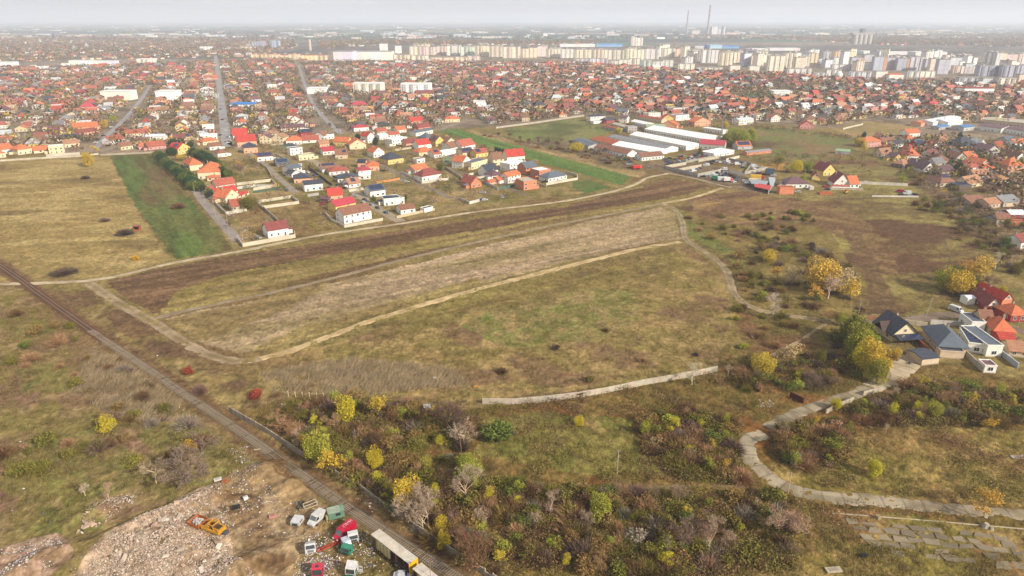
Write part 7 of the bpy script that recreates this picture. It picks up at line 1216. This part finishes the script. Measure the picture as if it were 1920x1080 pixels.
sheetroof([(1412, 350), (1446, 356), (1442, 363), (1414, 357)][::1], 2.6, (216, 60, 48), 'red sheet canopy at the lower end of the breaker yard'); sheetroof([(1404, 346), (1440, 348), (1436, 354), (1408, 352)], 3, (170, 176, 184), 'grey sheet canopy above the red one'); sheetroof([(1440, 340), (1452, 341), (1450, 356), (1443, 356)], 2.8, (190, 206, 210), 'pale blue sheet canopy at the right yard fence'); sheetroof([(1366, 324), (1396, 332), (1392, 336), (1366, 328)][::-1][::-1], 2.4, (120, 112, 104), 'dark long shelter in the car lot')
# ------------------------------------------------------------------ scrapyard
def TH(name, px, py, ang, label, cat, dz=0, tilt=0): x, y = G(px, py); t = empty(name, (x, y, hz(x, y) + dz), rad(ang)); t.rotation_euler = (0, rad(tilt), rad(ang)); return tag(t, label, cat)
def part(t, name, m, fn): mb = MB(); fn(mb); return mb.build(name, [m], t)
def angw(p, q): a = G(*p); b = G(*q); return math.degrees(math.atan2(b[1] - a[1], b[0] - a[0]))
# curtain trailer
A_ = G(695, 1028); B_ = G(768, 1083); L_ = math.hypot(B_[0] - A_[0], B_[1] - A_[1]); L_ = 13.4
def trailer(px, py, ang, L_, label, endc, name='trailer'):
    t = TH(name, px, py, ang, label, 'trailer'); RT = C(226, 214, 196)
    part(t, 'roof', M_METAL, lambda m: [m.box(L_ * i / 18 + .02, 0, 3.75, L_ * (i + 1) / 18 - .02, 2.5, 3.86 + .015 * (i % 2), tuple(v * R.uniform(.95, 1.03) for v in RT)) for i in range(18)])
    part(t, 'cargo_floor', M_PLAIN, lambda m: (m.box(0, .05, 1.0, L_, 2.45, 1.2, C(90, 74, 60)), m.box(.5, .8, .6, L_ - .5, 1.0, 1.0, C(60, 50, 44)), m.box(.5, 1.5, .6, L_ - .5, 1.7, 1.0, C(60, 50, 44))))
    part(t, 'side_post', M_METAL, lambda m: [m.box(x_ - .06, y_, 1.2, x_ + .06, y_ + .1, 3.75, C(170, 160, 150)) for x_ in (.08, L_ * .33, L_ * .66, L_ - .08) for y_ in (.0, 2.4)])
    part(t, 'far_curtain', M_METAL, lambda m: m.box(.2, 2.42, 1.2, L_ - .2, 2.5, 3.75, C(206, 190, 150)))
    def curtain(m):
        k = 22; 
        for i in range(k):
            x0 = L_ * .14 + L_ * .4 * i / k; x1 = L_ * .14 + L_ * .4 * (i + 1) / k; y0 = -.1 + .12 * math.sin(i * 1.9); y1 = -.1 + .12 * math.sin((i + 1) * 1.9); zb = 1.0 + .25 * math.sin(i * 2.3)
            m.add([(x0, y0, zb), (x1, y1, zb + .05), (x1, y1 + .05, 3.7), (x0, y0 + .05, 3.7)], [(0, 1, 2, 3), (3, 2, 1, 0)], C(222, 210, 160) if i % 2 else C(196, 180, 130))
    part(t, 'curtain', M_PLAIN, curtain)
    part(t, 'end_panel', M_PLAIN, lambda m: m.box(L_, 0, .9, L_ + .08, 2.5, 3.86, C(*endc)))
    part(t, 'cargo', M_STONE, lambda m: [m.box(a, b, 1.2, a + R.uniform(.4, 1.2), b + R.uniform(.3, .8), 1.2 + R.uniform(.3, 1.7), C(*R.choice(((120, 96, 84), (90, 60, 60), (150, 130, 120), (70, 66, 70), (160, 60, 60), (180, 170, 150))))) for a, b in [(R.uniform(.3, L_ - 1.6), R.uniform(.2, 1.6)) for _ in range(46)]])
    for a in (L_ - 3.6, L_ - 2.4, L_ - 1.2):
        for s in (.25, 2.25): part(t, 'wheel', M_PLAIN, lambda m: (m.tube((a, s - .14, .5), (a, s + .14, .5), .5, n=14, col=(.02, .02, .02)), m.tube((a, s - .15, .5), (a, s + .15, .5), .24, n=10, col=C(150, 150, 150))))
    return t
a_t = angw((694.9, 1001.8), (765.9, 1057.1))
# roof corners at z=3.86 give the ground position
p_ = G(694.9, 1001.8, 3.86); t = trailer(0, 0, a_t, 13.5, 'long cream roofed curtain trailer with yellow end panel', (240, 190, 40)); t.location = (p_[0], p_[1], 0)
p_ = G(773, 1066, 3.86); t = trailer(0, 0, a_t - 2, 12, 'second cream roofed trailer cut by the lower picture edge', (60, 90, 130)); t.location = (p_[0], p_[1], 0)
# red delivery van with pale worn lettering band on its roof
def bigvan(px, py, ang, col, label, L_=5.9, dz=0, tilt=0, h_=2.5):
    t = TH('van', px, py, ang, label, 'van', dz, tilt); c = C(*col)
    part(t, 'body', M_CAR, lambda m: m.prism([(0, .3), (L_, .3), (L_ + .05, .9), (L_ - .25, 1.15), (L_ - .95, 1.35), (L_ - 1.55, h_ - .15), (L_ - 1.9, h_), (.15, h_), (0, h_ - .2)], -1.0, 1.0, c))
    part(t, 'roof', M_METAL, lambda m: [m.box(.3 + i * .42, -.9, h_, .58 + i * .42, .9, h_ + .04, c) for i in range(int((L_ - 2.4) / .42))])
    part(t, 'windscreen', M_GLASS, lambda m: m.add([(L_ - .93, -.85, 1.4), (L_ - .93, .85, 1.4), (L_ - 1.5, .78, h_ - .16), (L_ - 1.5, -.78, h_ - .16)], [(0, 1, 2, 3)], (.1, .12, .12)))
    part(t, 'door_seam', M_PLAIN, lambda m: [m.box(q, s * 1.002 - .004, .5, q + .035, s * 1.002 + .004, h_ - .3, (.03, .02, .02)) for q in (.06, 1.9, 3.1, L_ - 1.05) for s in (-1, 1)] + [m.box(.3, s * 1.003 - .004, .35, L_ - .3, s * 1.003 + .004, .6, (.06, .05, .05)) for s in (-1, 1)])
    for s in (-1, 1):
        part(t, 'side_window', M_GLASS, lambda m: m.add([(L_ - 1.0, s * 1.01, 1.35), (L_ - 2.1, s * 1.01, 1.35), (L_ - 2.1, s * 1.01, 2.1), (L_ - 1.45, s * 1.01, 2.1)], [(0, 1, 2, 3), (3, 2, 1, 0)], (.03, .03, .04)))
        part(t, 'headlight', M_PLAIN, lambda m: m.box(L_ - .1, s * .7 - .2, .75, L_ + .08, s * .7 + .2, 1.0, (.6, .6, .58)))
        for a in (1.1, L_ - 1.1): part(t, 'wheel', M_PLAIN, lambda m: m.tube((a, s * .92 - .12, .34), (a, s * .92 + .12, .34), .34, n=12, col=(.02, .02, .02)))
    return t
def setp(t, px, py, z=0): x, y = G(px, py, z); t.location.x = x; t.location.y = y
ar = angw((665, 978), (632, 1004)); t = bigvan(0, 0, ar, (206, 24, 64), 'crimson delivery van with pale blotched lettering on its roof'); setp(t, 663, 981, 1.3)
part(t, 'roof_lettering', M_PLAIN, lambda m: [(m.box(.5 + i * .5, -.55, 2.545, .6 + i * .5, .35 + .2 * (i % 2), 2.56, C(236, 170, 176)), m.box(.6 + i * .5, R.choice((-.5, 0, .3)), 2.545, .8 + i * .5, R.choice((-.35, .15, .45)) + .02, 2.56, C(236, 170, 176))) for i in range(6)])
t = bigvan(0, 0, ar + 6, (228, 226, 222), 'white van body standing against the green wreck', 4.6, h_=2.4); setp(t, 606, 960, 1.2)
# green ruined box body with window
def greenbox(m):
    c = C(110, 148, 124); L2, W2, H2 = 3.8, 2.3, 2.2
    m.box(0, 0, .3, L2, .08, H2, c); m.box(0, W2, .3, L2, W2 + .08, H2, c); m.box(0, .08, .3, .08, W2, H2, c); m.box(-.1, -.1, H2, L2 - .9, W2 + .1, H2 + .08, C(170, 184, 160)); m.box(L2 - 1, .5, H2 - .3, L2 + .1, W2 + .1, H2 - .22, C(132, 168, 144)); m.box(0, 0, .2, L2, W2, .3, C(80, 70, 56))
t = TH('cabin_wreck', 617, 978, 22, 'torn green metal cabin with one dark window', 'wreck'); part(t, 'shell', M_METAL, greenbox); part(t, 'window', M_GLASS, lambda m: m.box(1.7, -.02, 1.1, 2.9, .0, 1.8, (.03, .04, .04))); part(t, 'torn_panel', M_METAL, lambda m: m.box(-.6, .2, .3, -.05, .9, 1.5, C(196, 170, 110)))
# lorry cabs
def cab(px, py, ang, col, label, tilt=0, dz=0, win=(.04, .05, .05), h_=2.5, d_=2.0, hatch=False, lower=None):
    t = TH('truck_cab', px, py, ang, label, 'truck cab', dz, tilt); c = C(*col)
    part(t, 'shell', M_CAR, lambda m: m.prism([(0, .5), (d_, .5), (d_ + .05, 1.3), (d_ - .25, h_ - .1), (d_ - .5, h_ + .15), (.1, h_ + .2), (0, h_)], -1.15, 1.15, c))
    part(t, 'windscreen', M_GLASS, lambda m: m.add([(d_ + .07, -1.0, 1.35), (d_ + .07, 1.0, 1.35), (d_ - .2, .95, h_ - .2), (d_ - .2, -.95, h_ - .2)], [(0, 1, 2, 3)], win))
    for s in (-1, 1): part(t, 'side_window', M_GLASS, lambda m: m.add([(.9, s * 1.16, 1.4), (d_ - .15, s * 1.16, 1.4), (d_ - .3, s * 1.16, h_ - .3), (.9, s * 1.16, h_ - .3)], [(0, 1, 2, 3), (3, 2, 1, 0)], (.03, .03, .03)))
    if lower: part(t, 'bumper', M_PLAIN, lambda m: m.box(d_ + .02, -1.16, .45, d_ + .25, 1.16, 1.0, C(*lower)))
    if hatch: part(t, 'roof_hatch', M_PLAIN, lambda m: m.box(.8, -.3, h_ + .12, 1.4, .3, h_ + .24, (.03, .03, .03)))
    part(t, 'grille', M_PLAIN, lambda m: [m.box(d_ + .03, -.7, .62 + i * .14, d_ + .1, .7, .7 + i * .14, (.05, .05, .05)) for i in range(4)])
    return t
cab(598, 1074, -82, (216, 56, 84), 'crimson truck cab with black roof hatch at the bottom edge', hatch=True, lower=(40, 40, 44), h_=2.7)
cab(584, 1038, -75, (226, 224, 220), 'white truck cab tipped back beside the rubbish heap', tilt=-25, dz=.3, h_=2.3); cab(662, 1010, -70, (224, 222, 218), 'small white cab shell beside the crimson van', h_=2.3, d_=1.7); cab(655, 1034, -110, (60, 150, 120), 'open turquoise cab frame between the wrecks', h_=2.2, d_=1.6); cab(563, 975, -100, (226, 226, 224), 'white sedan shell dumped at the lot edge', h_=1.4, d_=2.6)
t = cab(664, 1072, -100, (232, 230, 224), 'white and green cab with peaked deflector and open door', h_=2.5, d_=2.0, lower=(40, 110, 80)); part(t, 'roof_deflector', M_CAR, lambda m: m.prism([(.1, 2.7), (1.5, 2.7), (.4, 3.6)], -1.1, 1.1, C(236, 234, 230))); part(t, 'door', M_CAR, lambda m: (m.box(.4, 1.16, .6, .5, 2.3, 1.4, C(226, 226, 222)), m.box(.4, 1.16, 2.1, .5, 2.3, 2.25, C(226, 226, 222)), m.box(.4, 2.15, 1.4, .5, 2.3, 2.1, C(226, 226, 222)))); part(t, 'side_stripe', M_PLAIN, lambda m: m.box(.1, 1.155, .6, 1.9, 1.175, 1.2, C(40, 120, 80)))
t = TH('car_wreck', 738, 1084, 0, 'white car roof just showing at the bottom edge', 'wreck'); part(t, 'shell', M_CAR, lambda m: m.prism([(0, .3), (4, .3), (3.9, .9), (3, 1.0), (2.5, 1.45), (1, 1.45), (.3, .95), (0, .9)], -.85, .85, C(220, 222, 224))); part(t, 'window', M_GLASS, lambda m: m.add([(3.02, -.7, 1.02), (3.02, .7, 1.02), (2.54, .66, 1.44), (2.54, -.66, 1.44)], [(0, 1, 2, 3)], (.04, .04, .05)))
# white container block next to cab
t = TH('van_shell', 647, 1018, -60, 'pale van shell squeezed behind the turquoise frame', 'wreck'); part(t, 'shell', M_CAR, lambda m: m.prism([(0, .3), (2.4, .3), (2.4, 1.2), (1.9, 1.9), (0, 1.9)], -.9, .9, C(204, 212, 220))); part(t, 'window', M_GLASS, lambda m: m.box(1.0, -.92, 1.2, 1.8, -.905, 1.7, (.03, .03, .03)))
# orange chassis frame
ac = angw((592, 1034), (641, 1014)); t = TH('truck_chassis', 594, 1036, ac, 'long rusty orange truck chassis lying on the ground', 'chassis'); part(t, 'frame', M_METAL, lambda m: (m.box(0, -.45, .3, 8, -.3, .55, C(196, 74, 44)), m.box(0, .3, .3, 8, .45, .55, C(190, 70, 44)), [m.box(i * 1.1, -.3, .34, i * 1.1 + .12, .3, .5, C(160, 62, 42)) for i in range(8)])); part(t, 'axle', M_PLAIN, lambda m: [m.tube((a, -1, .4), (a, 1, .4), .09, n=6, col=C(60, 50, 46)) for a in (1.2, 6.8)])
for px, py, l, a in ((566, 944, 'upper one of two big dumped tyres', 0), (562, 951.5, 'lower one of two big dumped tyres', 0)):
    x, y = G(px, py); V = []; Fc = []; n, k = 22, 10
    for i in range(n):
        for j in range(k): u, v = 2 * math.pi * i / n, 2 * math.pi * j / k; V.append(((.62 + .2 * math.cos(v)) * math.cos(u), (.62 + .2 * math.cos(v)) * math.sin(u), .22 + .2 * math.sin(v)))
    for i in range(n):
        for j in range(k): Fc.append((i * k + j, ((i + 1) % n) * k + j, ((i + 1) % n) * k + (j + 1) % k, i * k + (j + 1) % k))
    o = link(bpy.data.objects.new('tyre', npmesh('tyre', V, Fc, np.tile(C(74, 68, 60), (len(V), 1)), [M_PLAIN], smooth=True))); o.location = (x, y, hz(x, y)); tag(o, l, 'tyre')
for q in ((572, 957, 35, (206, 196, 170), 'cream tubular frame lying beside the white shell', 3.2, 1.2), (505, 1000, 60, 0, 0, 0, 0),):
    if q[3] == 0: continue
    t = TH('tube_rack', q[0], q[1], q[2], q[4], 'frame'); part(t, 'frame', M_METAL, lambda m: [m.tube(a, b, .07, n=6, col=C(*q[3])) for z in (.3, 1.2) for a, b in (((0, 0, z), (q[5], 0, z)), ((q[5], 0, z), (q[5], q[6], z)), ((q[5], q[6], z), (0, q[6], z)), ((0, q[6], z), (0, 0, z)))] + [m.tube((a, b, 0), (a, b, 1.2), .07, n=6, col=C(*q[3])) for a in (0, q[5]) for b in (0, q[6])])
# yellow loader wreck
Y = C(224, 164, 52); YD = C(190, 128, 44)
aw = angw((370, 985), (430, 1008)); t = TH('wheel_loader', 374, 990, aw, 'dismantled yellow loader with rusty bucket, no wheels', 'loader', dz=.2)
part(t, 'bucket', M_METAL, lambda m: (m.prism([(-1.6, 0), (1.6, 0), (1.8, .9), (1.7, 1.0), (1.4, .25), (-1.4, .25), (-1.9, 1.0), (-2.0, .9)], -1.5, 1.5, C(176, 96, 50)), m.box(-1.9, -1.6, 0, 1.8, -1.5, 1.0, C(190, 110, 50)), m.box(-1.9, 1.5, 0, 1.8, 1.6, 1.0, C(190, 110, 50))))
part(t, 'bucket_load', M_STONE, lambda m: [m.box(a, b, .3, a + .4, b + .4, .5 + R.uniform(.1, .6), C(206, 196, 186)) for a, b in [(R.uniform(-1.3, 1), R.uniform(-1.2, .9)) for _ in range(24)]])
for s in (-1, 1): part(t, 'lift_arm', M_METAL, lambda m: m.prism([(1.2, .3), (4.6, 1.1), (4.8, 1.5), (4.4, 1.55), (1.2, .8)], s * 1.0 - .14, s * 1.0 + .14, Y))
part(t, 'chassis', M_METAL, lambda m: (m.box(2.2, -1.25, .1, 7.6, -.9, .75, Y), m.box(2.2, .9, .1, 7.6, 1.25, .75, YD), m.box(2.4, -.9, .15, 3.2, .9, .6, YD), m.box(4.3, -.9, .2, 5.3, .9, 1.0, C(120, 90, 60)), m.box(7.2, -1.2, .1, 7.7, 1.2, 1.1, Y)))
part(t, 'cab_frame', M_METAL, lambda m: [m.box(a, b, .7, a + .16, b + .16, 2.1, Y) for a in (4.2, 5.9) for b in (-1.1, .94)] + [m.box(4.2, -1.1, 2.0, 6.06, -.9, 2.16, Y), m.box(4.2, .94, 2.0, 6.06, 1.1, 2.16, Y), m.box(4.2, -.9, 2.0, 4.4, .94, 2.16, Y), m.box(5.86, -.9, 2.0, 6.06, .94, 2.16, Y)])
part(t, 'seat_deck', M_METAL, lambda m: m.box(4.5, -.8, 1.0, 5.8, .8, 1.15, C(110, 76, 52)))
part(t, 'engine_rails', M_METAL, lambda m: [m.box(6.2 + i * .35, -.7, .8, 6.35 + i * .35, .7, 1.25, C(90, 66, 46)) for i in range(3)] + [m.box(6.1, -.95, .8, 7.4, -.75, 1.4, Y), m.box(6.1, .75, .8, 7.4, .95, 1.4, Y)])
part(t, 'flat_tyre', M_PLAIN, lambda m: (m.tube((8.4, .3, .0), (8.4, .3, .35), .7, n=16, col=C(86, 86, 88))))
# little hut, shack, farm bits
t = TH('wooden_hut', 250, 433, 5, 'little red brown hut with open front on the dry field', 'hut'); part(t, 'wall', M_WALL, lambda m: (m.box(0, 2.6, 0, 3.4, 2.8, 2.4, C(150, 86, 62)), m.box(0, 0, 0, .2, 2.6, 2.4, C(180, 104, 70)), m.box(3.2, 0, 0, 3.4, 2.6, 2.4, C(180, 104, 70)), m.box(.2, 0, 0, 3.2, .2, .7, C(190, 120, 84)))); part(t, 'roof', M_METAL, lambda m: m.box(-.3, -.3, 2.4, 3.7, 3.1, 2.55, C(150, 66, 60)))
t = TH('plank_shack', 797, 776, 10, 'tiny collapsed shack of pale planks beside the dark bush', 'shack'); part(t, 'wall', M_CONC, lambda m: (m.box(0, 0, 0, 2.4, .1, 1.9, C(170, 156, 132)), m.box(0, 1.7, 0, 2.4, 1.8, 1.9, C(150, 136, 112)), m.box(0, .1, 0, .1, 1.7, 1.9, C(140, 124, 100)))); part(t, 'roof', M_CONC, lambda m: [m.box(-.3 + i * .36, -.2, 1.9 + R.uniform(0, .25), .02 + i * .36, 2.1, 2.0 + R.uniform(.05, .3), C(*R.choice(((206, 196, 180), (170, 160, 148), (216, 208, 200), (110, 104, 100))))) for i in range(8)])
def stack(px, py, ang, w_, d_, h_, col, label, cat='stack', n=6):
    t = TH('brick_stack' if cat != 'pile' else 'plank_pile', px, py, ang, label, cat); part(t, 'pallets', M_STONE, lambda m: [m.box(w_ * i / n + .05, d_ * j / 2 + .05, 0, w_ * (i + 1) / n - .05, d_ * (j + 1) / 2 - .05, h_ * R.uniform(.7, 1), tuple(v * R.uniform(.85, 1.1) for v in C(*col))) for i in range(n) for j in range(2)])
stack(1537, 365.5, 0, 9, 4, 1.8, (206, 122, 84), 'stack of orange bricks below the red gabled farmhouse', n=9); stack(1467, 350, 0, 6, 2, 2.2, (226, 222, 214), 'row of white wrapped pallets before the plum bungalow'); stack(1485, 351, 0, 8, 2, 2.4, (228, 224, 216), 'second row of white wrapped pallets before the plum bungalow'); stack(1518, 356, 0, 3, 3, 3, (226, 222, 212), 'white wrapped block right of the plum bungalow', n=2); stack(1870, 426, 0, 4, 2, 1.6, (214, 180, 140), 'pale timber stack at the right edge')
t = TH('excavator', 1585, 363, 20, 'small yellow digger below the farmhouse', 'digger'); part(t, 'body', M_METAL, lambda m: (m.box(0, 0, .6, 2.4, 1.8, 1.4, Y), m.box(.8, .2, 1.4, 1.9, 1.6, 2.6, YD))); part(t, 'track', M_PLAIN, lambda m: (m.box(-.2, -.2, 0, 2.6, .2, .6, (.03, .03, .03)), m.box(-.2, 1.6, 0, 2.6, 2.0, .6, (.03, .03, .03)))); part(t, 'arm', M_METAL, lambda m: (m.tube((2.2, .9, 1.3), (3.6, .9, 3.0), .16, n=6, col=Y), m.tube((3.6, .9, 3.0), (4.6, .9, 1.0), .13, n=6, col=Y)))
t = TH('fallen_tree_boulder', 1848, 988, 30, 'pale knobbly boulder under the orange tree', 'boulder'); part(t, 'stone', M_STONE, lambda m: [m.tube((0, 0, -.2), (.1, 0, 1.0), .9, .5, 7, C(196, 184, 166)), m.tube((.2, -1.2, -.2), (.3, -1.1, .7), .6, .4, 6, C(180, 168, 148))]); 
t = TH('boulder', 1645, 972, 0, 'brown concrete block beside the upper slab kerb', 'block'); part(t, 'stone', M_STONE, lambda m: m.tube((0, 0, -.2), (0, 0, .9), .8, .6, 5, C(166, 146, 114)))
# rubbish and rubble: uncountable pieces
def chunks(name, pts, smin, smax, pal, label, lift=0.0, material=None, flat=.6, seed=1, elong=1.4):
    g_ = np.random.default_rng(seed); n = len(pts); s = g_.uniform(smin, smax, n) * g_.choice([.6, 1, 1, 1.5], n); base = np.array([[-1, -1, 0], [1, -1, 0], [1, 1, 0], [-1, 1, 0], [-.7, -.7, 1], [.7, -.7, 1], [.7, .7, 1], [-.7, .7, 1]], float)
    v = base[None] * np.stack([s * g_.uniform(.6, elong, n), s * g_.uniform(.5, 1, n), s * g_.uniform(.3, 1, n) * flat * 1.6], 1)[:, None, :] * .5; v = v * g_.uniform(.75, 1.25, v.shape); a = g_.uniform(0, 6.28, n); ca_, sa_ = np.cos(a)[:, None], np.sin(a)[:, None]; tl = g_.normal(0, .3, n)[:, None]
    X_ = v[..., 0] * ca_ - v[..., 1] * sa_ + pts[:, 0:1]; Y_ = v[..., 0] * sa_ + v[..., 1] * ca_ + pts[:, 1:2]; Z_ = v[..., 2] + v[..., 0] * tl + HILL(pts[:, 0], pts[:, 1])[:, None] - .03 + (g_.uniform(0, lift, n)[:, None] if lift else 0)
    f = np.array([(0, 3, 2, 1), (4, 5, 6, 7), (0, 1, 5, 4), (1, 2, 6, 5), (2, 3, 7, 6), (3, 0, 4, 7)]); Fc = (np.arange(n)[:, None, None] * 8 + f[None]).reshape(-1, 4); pa = np.array([C(*c) for c in pal]); cc = pa[g_.integers(0, len(pa), n)] * g_.uniform(.8, 1.15, (n, 1))
    o = link(bpy.data.objects.new(name, npmesh(name, np.stack([X_, Y_, Z_], -1).reshape(-1, 3), Fc, np.repeat(cc, 8, 0), [material or M_STONE]))); tag(o, label, kind='stuff'); return o
PAL_R = ((216, 196, 174), (200, 178, 156), (228, 212, 194), (186, 160, 136), (206, 172, 150), (176, 160, 142), (150, 130, 108)); PAL_T = ((226, 222, 216), (210, 206, 204), (200, 170, 156), (214, 200, 190), (190, 176, 166), (236, 234, 230), (120, 110, 100), (90, 84, 80), (236, 234, 230), (150, 140, 130), (190, 150, 124), (176, 160, 140), (100, 120, 150), (176, 96, 90), (206, 184, 120))
RB = np.vstack([region_pts([(150, 1085), (215, 1015), (330, 945), (400, 925), (370, 985), (300, 1030), (250, 1100)], 7000, .43, 4), region_pts([(250, 1090), (330, 1010), (430, 1000), (430, 1040), (480, 1085)], 6500, .42, 4), region_pts([(150, 985), (170, 945), (235, 925), (245, 940), (190, 990)], 420), region_pts([(120, 1080), (330, 940), (420, 905), (450, 1085)], 2600)])
chunks('rubble', RB, .1, .32, PAL_R, 'long banks of pale broken concrete rubble', .2, seed=21)
BB = np.vstack([region_pts([(145, 1000), (170, 950), (195, 945), (165, 1005)], 14), region_pts([(200, 1050), (340, 950), (360, 960), (240, 1060)], 60), region_pts([(300, 1060), (420, 1010), (430, 1085)], 30)]); chunks('rubble_slabs', BB, .6, 1.2, PAL_R, 'larger broken slabs lying on the rubble banks', .3, seed=22, elong=1.8)
LT = np.vstack([region_pts([(430, 880), (480, 870), (520, 930), (500, 960), (440, 960)], 520), region_pts([(0, 1030), (110, 1005), (130, 1050), (60, 1090), (0, 1090)], 900, .42, 3), region_pts([(200, 935), (250, 925), (250, 945), (205, 950)], 200), region_pts([(430, 840), (470, 835), (480, 870), (440, 870)], 160), region_pts([(550, 1045), (600, 1030), (640, 1060), (580, 1100), (550, 1100)], 1100), region_pts([(560, 950), (720, 1010), (780, 1090), (560, 1090)], 420), region_pts([(565, 1000), (690, 1000), (710, 1060), (600, 1085), (555, 1060)], 800, .42, 3), region_pts([(380, 940), (560, 940), (560, 1010), (440, 1010)], 300), region_pts([(590, 1020), (650, 1008), (650, 1020), (600, 1036)], 200)])
chunks('rubbish', LT, .1, .3, PAL_T, 'mixed coloured household rubbish strewn round the wrecks', .12, M_PLAIN, seed=23)
LT2 = np.vstack([region_pts([(0, 760), (200, 880), (330, 900), (100, 1000), (0, 1000)], 90), region_pts([(640, 905), (730, 930), (745, 960), (690, 960)], 160), region_pts([(1418, 748), (1452, 752), (1450, 764), (1420, 762)], 130), region_pts([(785, 715), (818, 708), (815, 728), (790, 728)], 40), region_pts([(560, 950), (1000, 1060), (900, 1100), (700, 1010)], 120), region_pts([(920, 800), (960, 795), (955, 815)], 14), region_pts([(1690, 655), (1790, 700), (1760, 712), (1700, 700)], 90), region_pts([(1790, 540), (1880, 570), (1870, 598), (1830, 590)], 420), region_pts([(1400, 340), (1450, 345), (1440, 362), (1390, 352)], 160), region_pts([(1200, 308), (1250, 308), (1240, 322)], 120), region_pts([(1240, 305), (1330, 288), (1335, 296), (1250, 315)], 500), region_pts([(1460, 366), (1640, 366), (1640, 378), (1460, 374)], 260), region_pts([(0, 530), (420, 700), (440, 780), (60, 600)], 60), region_pts([(1420, 395), (1480, 398), (1470, 405)], 60)])
chunks('litter', LT2, .1, .34, PAL_T, 'loose litter scattered over the meadows and yards', 0, M_PLAIN, seed=24)
def sheet(px, py, w_, d_, h_, col, ang, label, cat='debris', name='debris'):
    t = TH(name, px, py, ang, label, cat); part(t, 'piece', M_PLAIN, lambda m: (m.box(0, 0, .1, w_, d_, .1 + h_, C(*col)), m.box(w_ * .2, d_ * .2, .1 + h_, w_ * .8, d_ * .8, .16 + h_, C(*[v * .85 for v in col]))))
for q in ((402, 905, 1.9, 1.2, .3, (222, 218, 210), 30, 'white rectangular tub on the rubbish pile', 'tub', 'tub'), (416, 908, 1.4, 1.1, .4, (190, 110, 66), 0, 'rusty orange sheet beside the white tub', 'sheet', 'metal_sheet'), (458, 940, 1.1, .8, .8, (232, 230, 228), 40, 'white fridge lying in the rubbish', 'fridge', 'fridge'), (505, 974, 1.7, .9, .6, (200, 140, 130), 20, 'faded pink sofa lying in the lot', 'sofa', 'sofa'), (436, 958, 1.8, 1.0, .7, (44, 42, 44), 20, 'black scorched lump on the lot', 'debris'), (953, 814, 1.5, .9, .5, (30, 44, 120), 10, 'dark blue bag lying in the clearing', 'bag', 'bag'), (796, 722, 2.0, .8, .3, (60, 150, 200), 20, 'blue tarpaulin thrown in the meadow', 'tarpaulin', 'tarpaulin'), (812, 712, 1.0, .8, .6, (232, 230, 226), 0, 'white box thrown in the meadow', 'box', 'box'), (889, 727, 1.2, .3, .3, (236, 150, 30), 30, 'small orange object in the dry grass', 'debris'), (1614, 1046, 1.6, .7, .5, (30, 30, 34), 10, 'black scrap piece in the lower right grass', 'debris'), (1430, 1078, 3.5, 1.4, .3, (200, 184, 160), 0, 'pale slab at the bottom right', 'slab', 'slab') if 0 else (1552, 1076, 3.5, 1.6, .25, (196, 180, 156), 5, 'loose concrete slab at the bottom edge', 'slab', 'slab'), (1900, 862, 4.5, 1.6, .25, (206, 192, 168), 5, 'pale concrete slab at the right edge', 'slab', 'slab'), (1705, 684, 1.2, .5, .8, (100, 100, 104), 20, 'grey scrap on the slab road edge', 'debris'), (476, 845, 1.8, .2, .3, (200, 180, 150), 10, 'two planks left of the railway', 'planks', 'planks')): sheet(*q)
# ------------------------------------------------------------------ haze, labels
hb = MB(); hb.box(-37000, -3000, -1.5, 37000, 36000, 236); hm = bpy.data.materials.new('haze'); hm.use_nodes = True; t_ = hm.node_tree; t_.nodes.clear(); oo = t_.nodes.new('ShaderNodeOutputMaterial'); pv = t_.nodes.new('ShaderNodeVolumePrincipled')
pv.inputs['Color'].default_value = (.84, .9, 1.0, 1); pv.inputs['Density'].default_value = 0.000115; pv.inputs['Anisotropy'].default_value = 0.1
t_.links.new(pv.outputs[0], oo.inputs['Volume']); o = hb.build('haze', [hm]); tag(o, 'pale blue haze over the plain', kind='stuff')
assign_labels()
print('objects', len(bpy.data.objects), 'cars', NC[0])
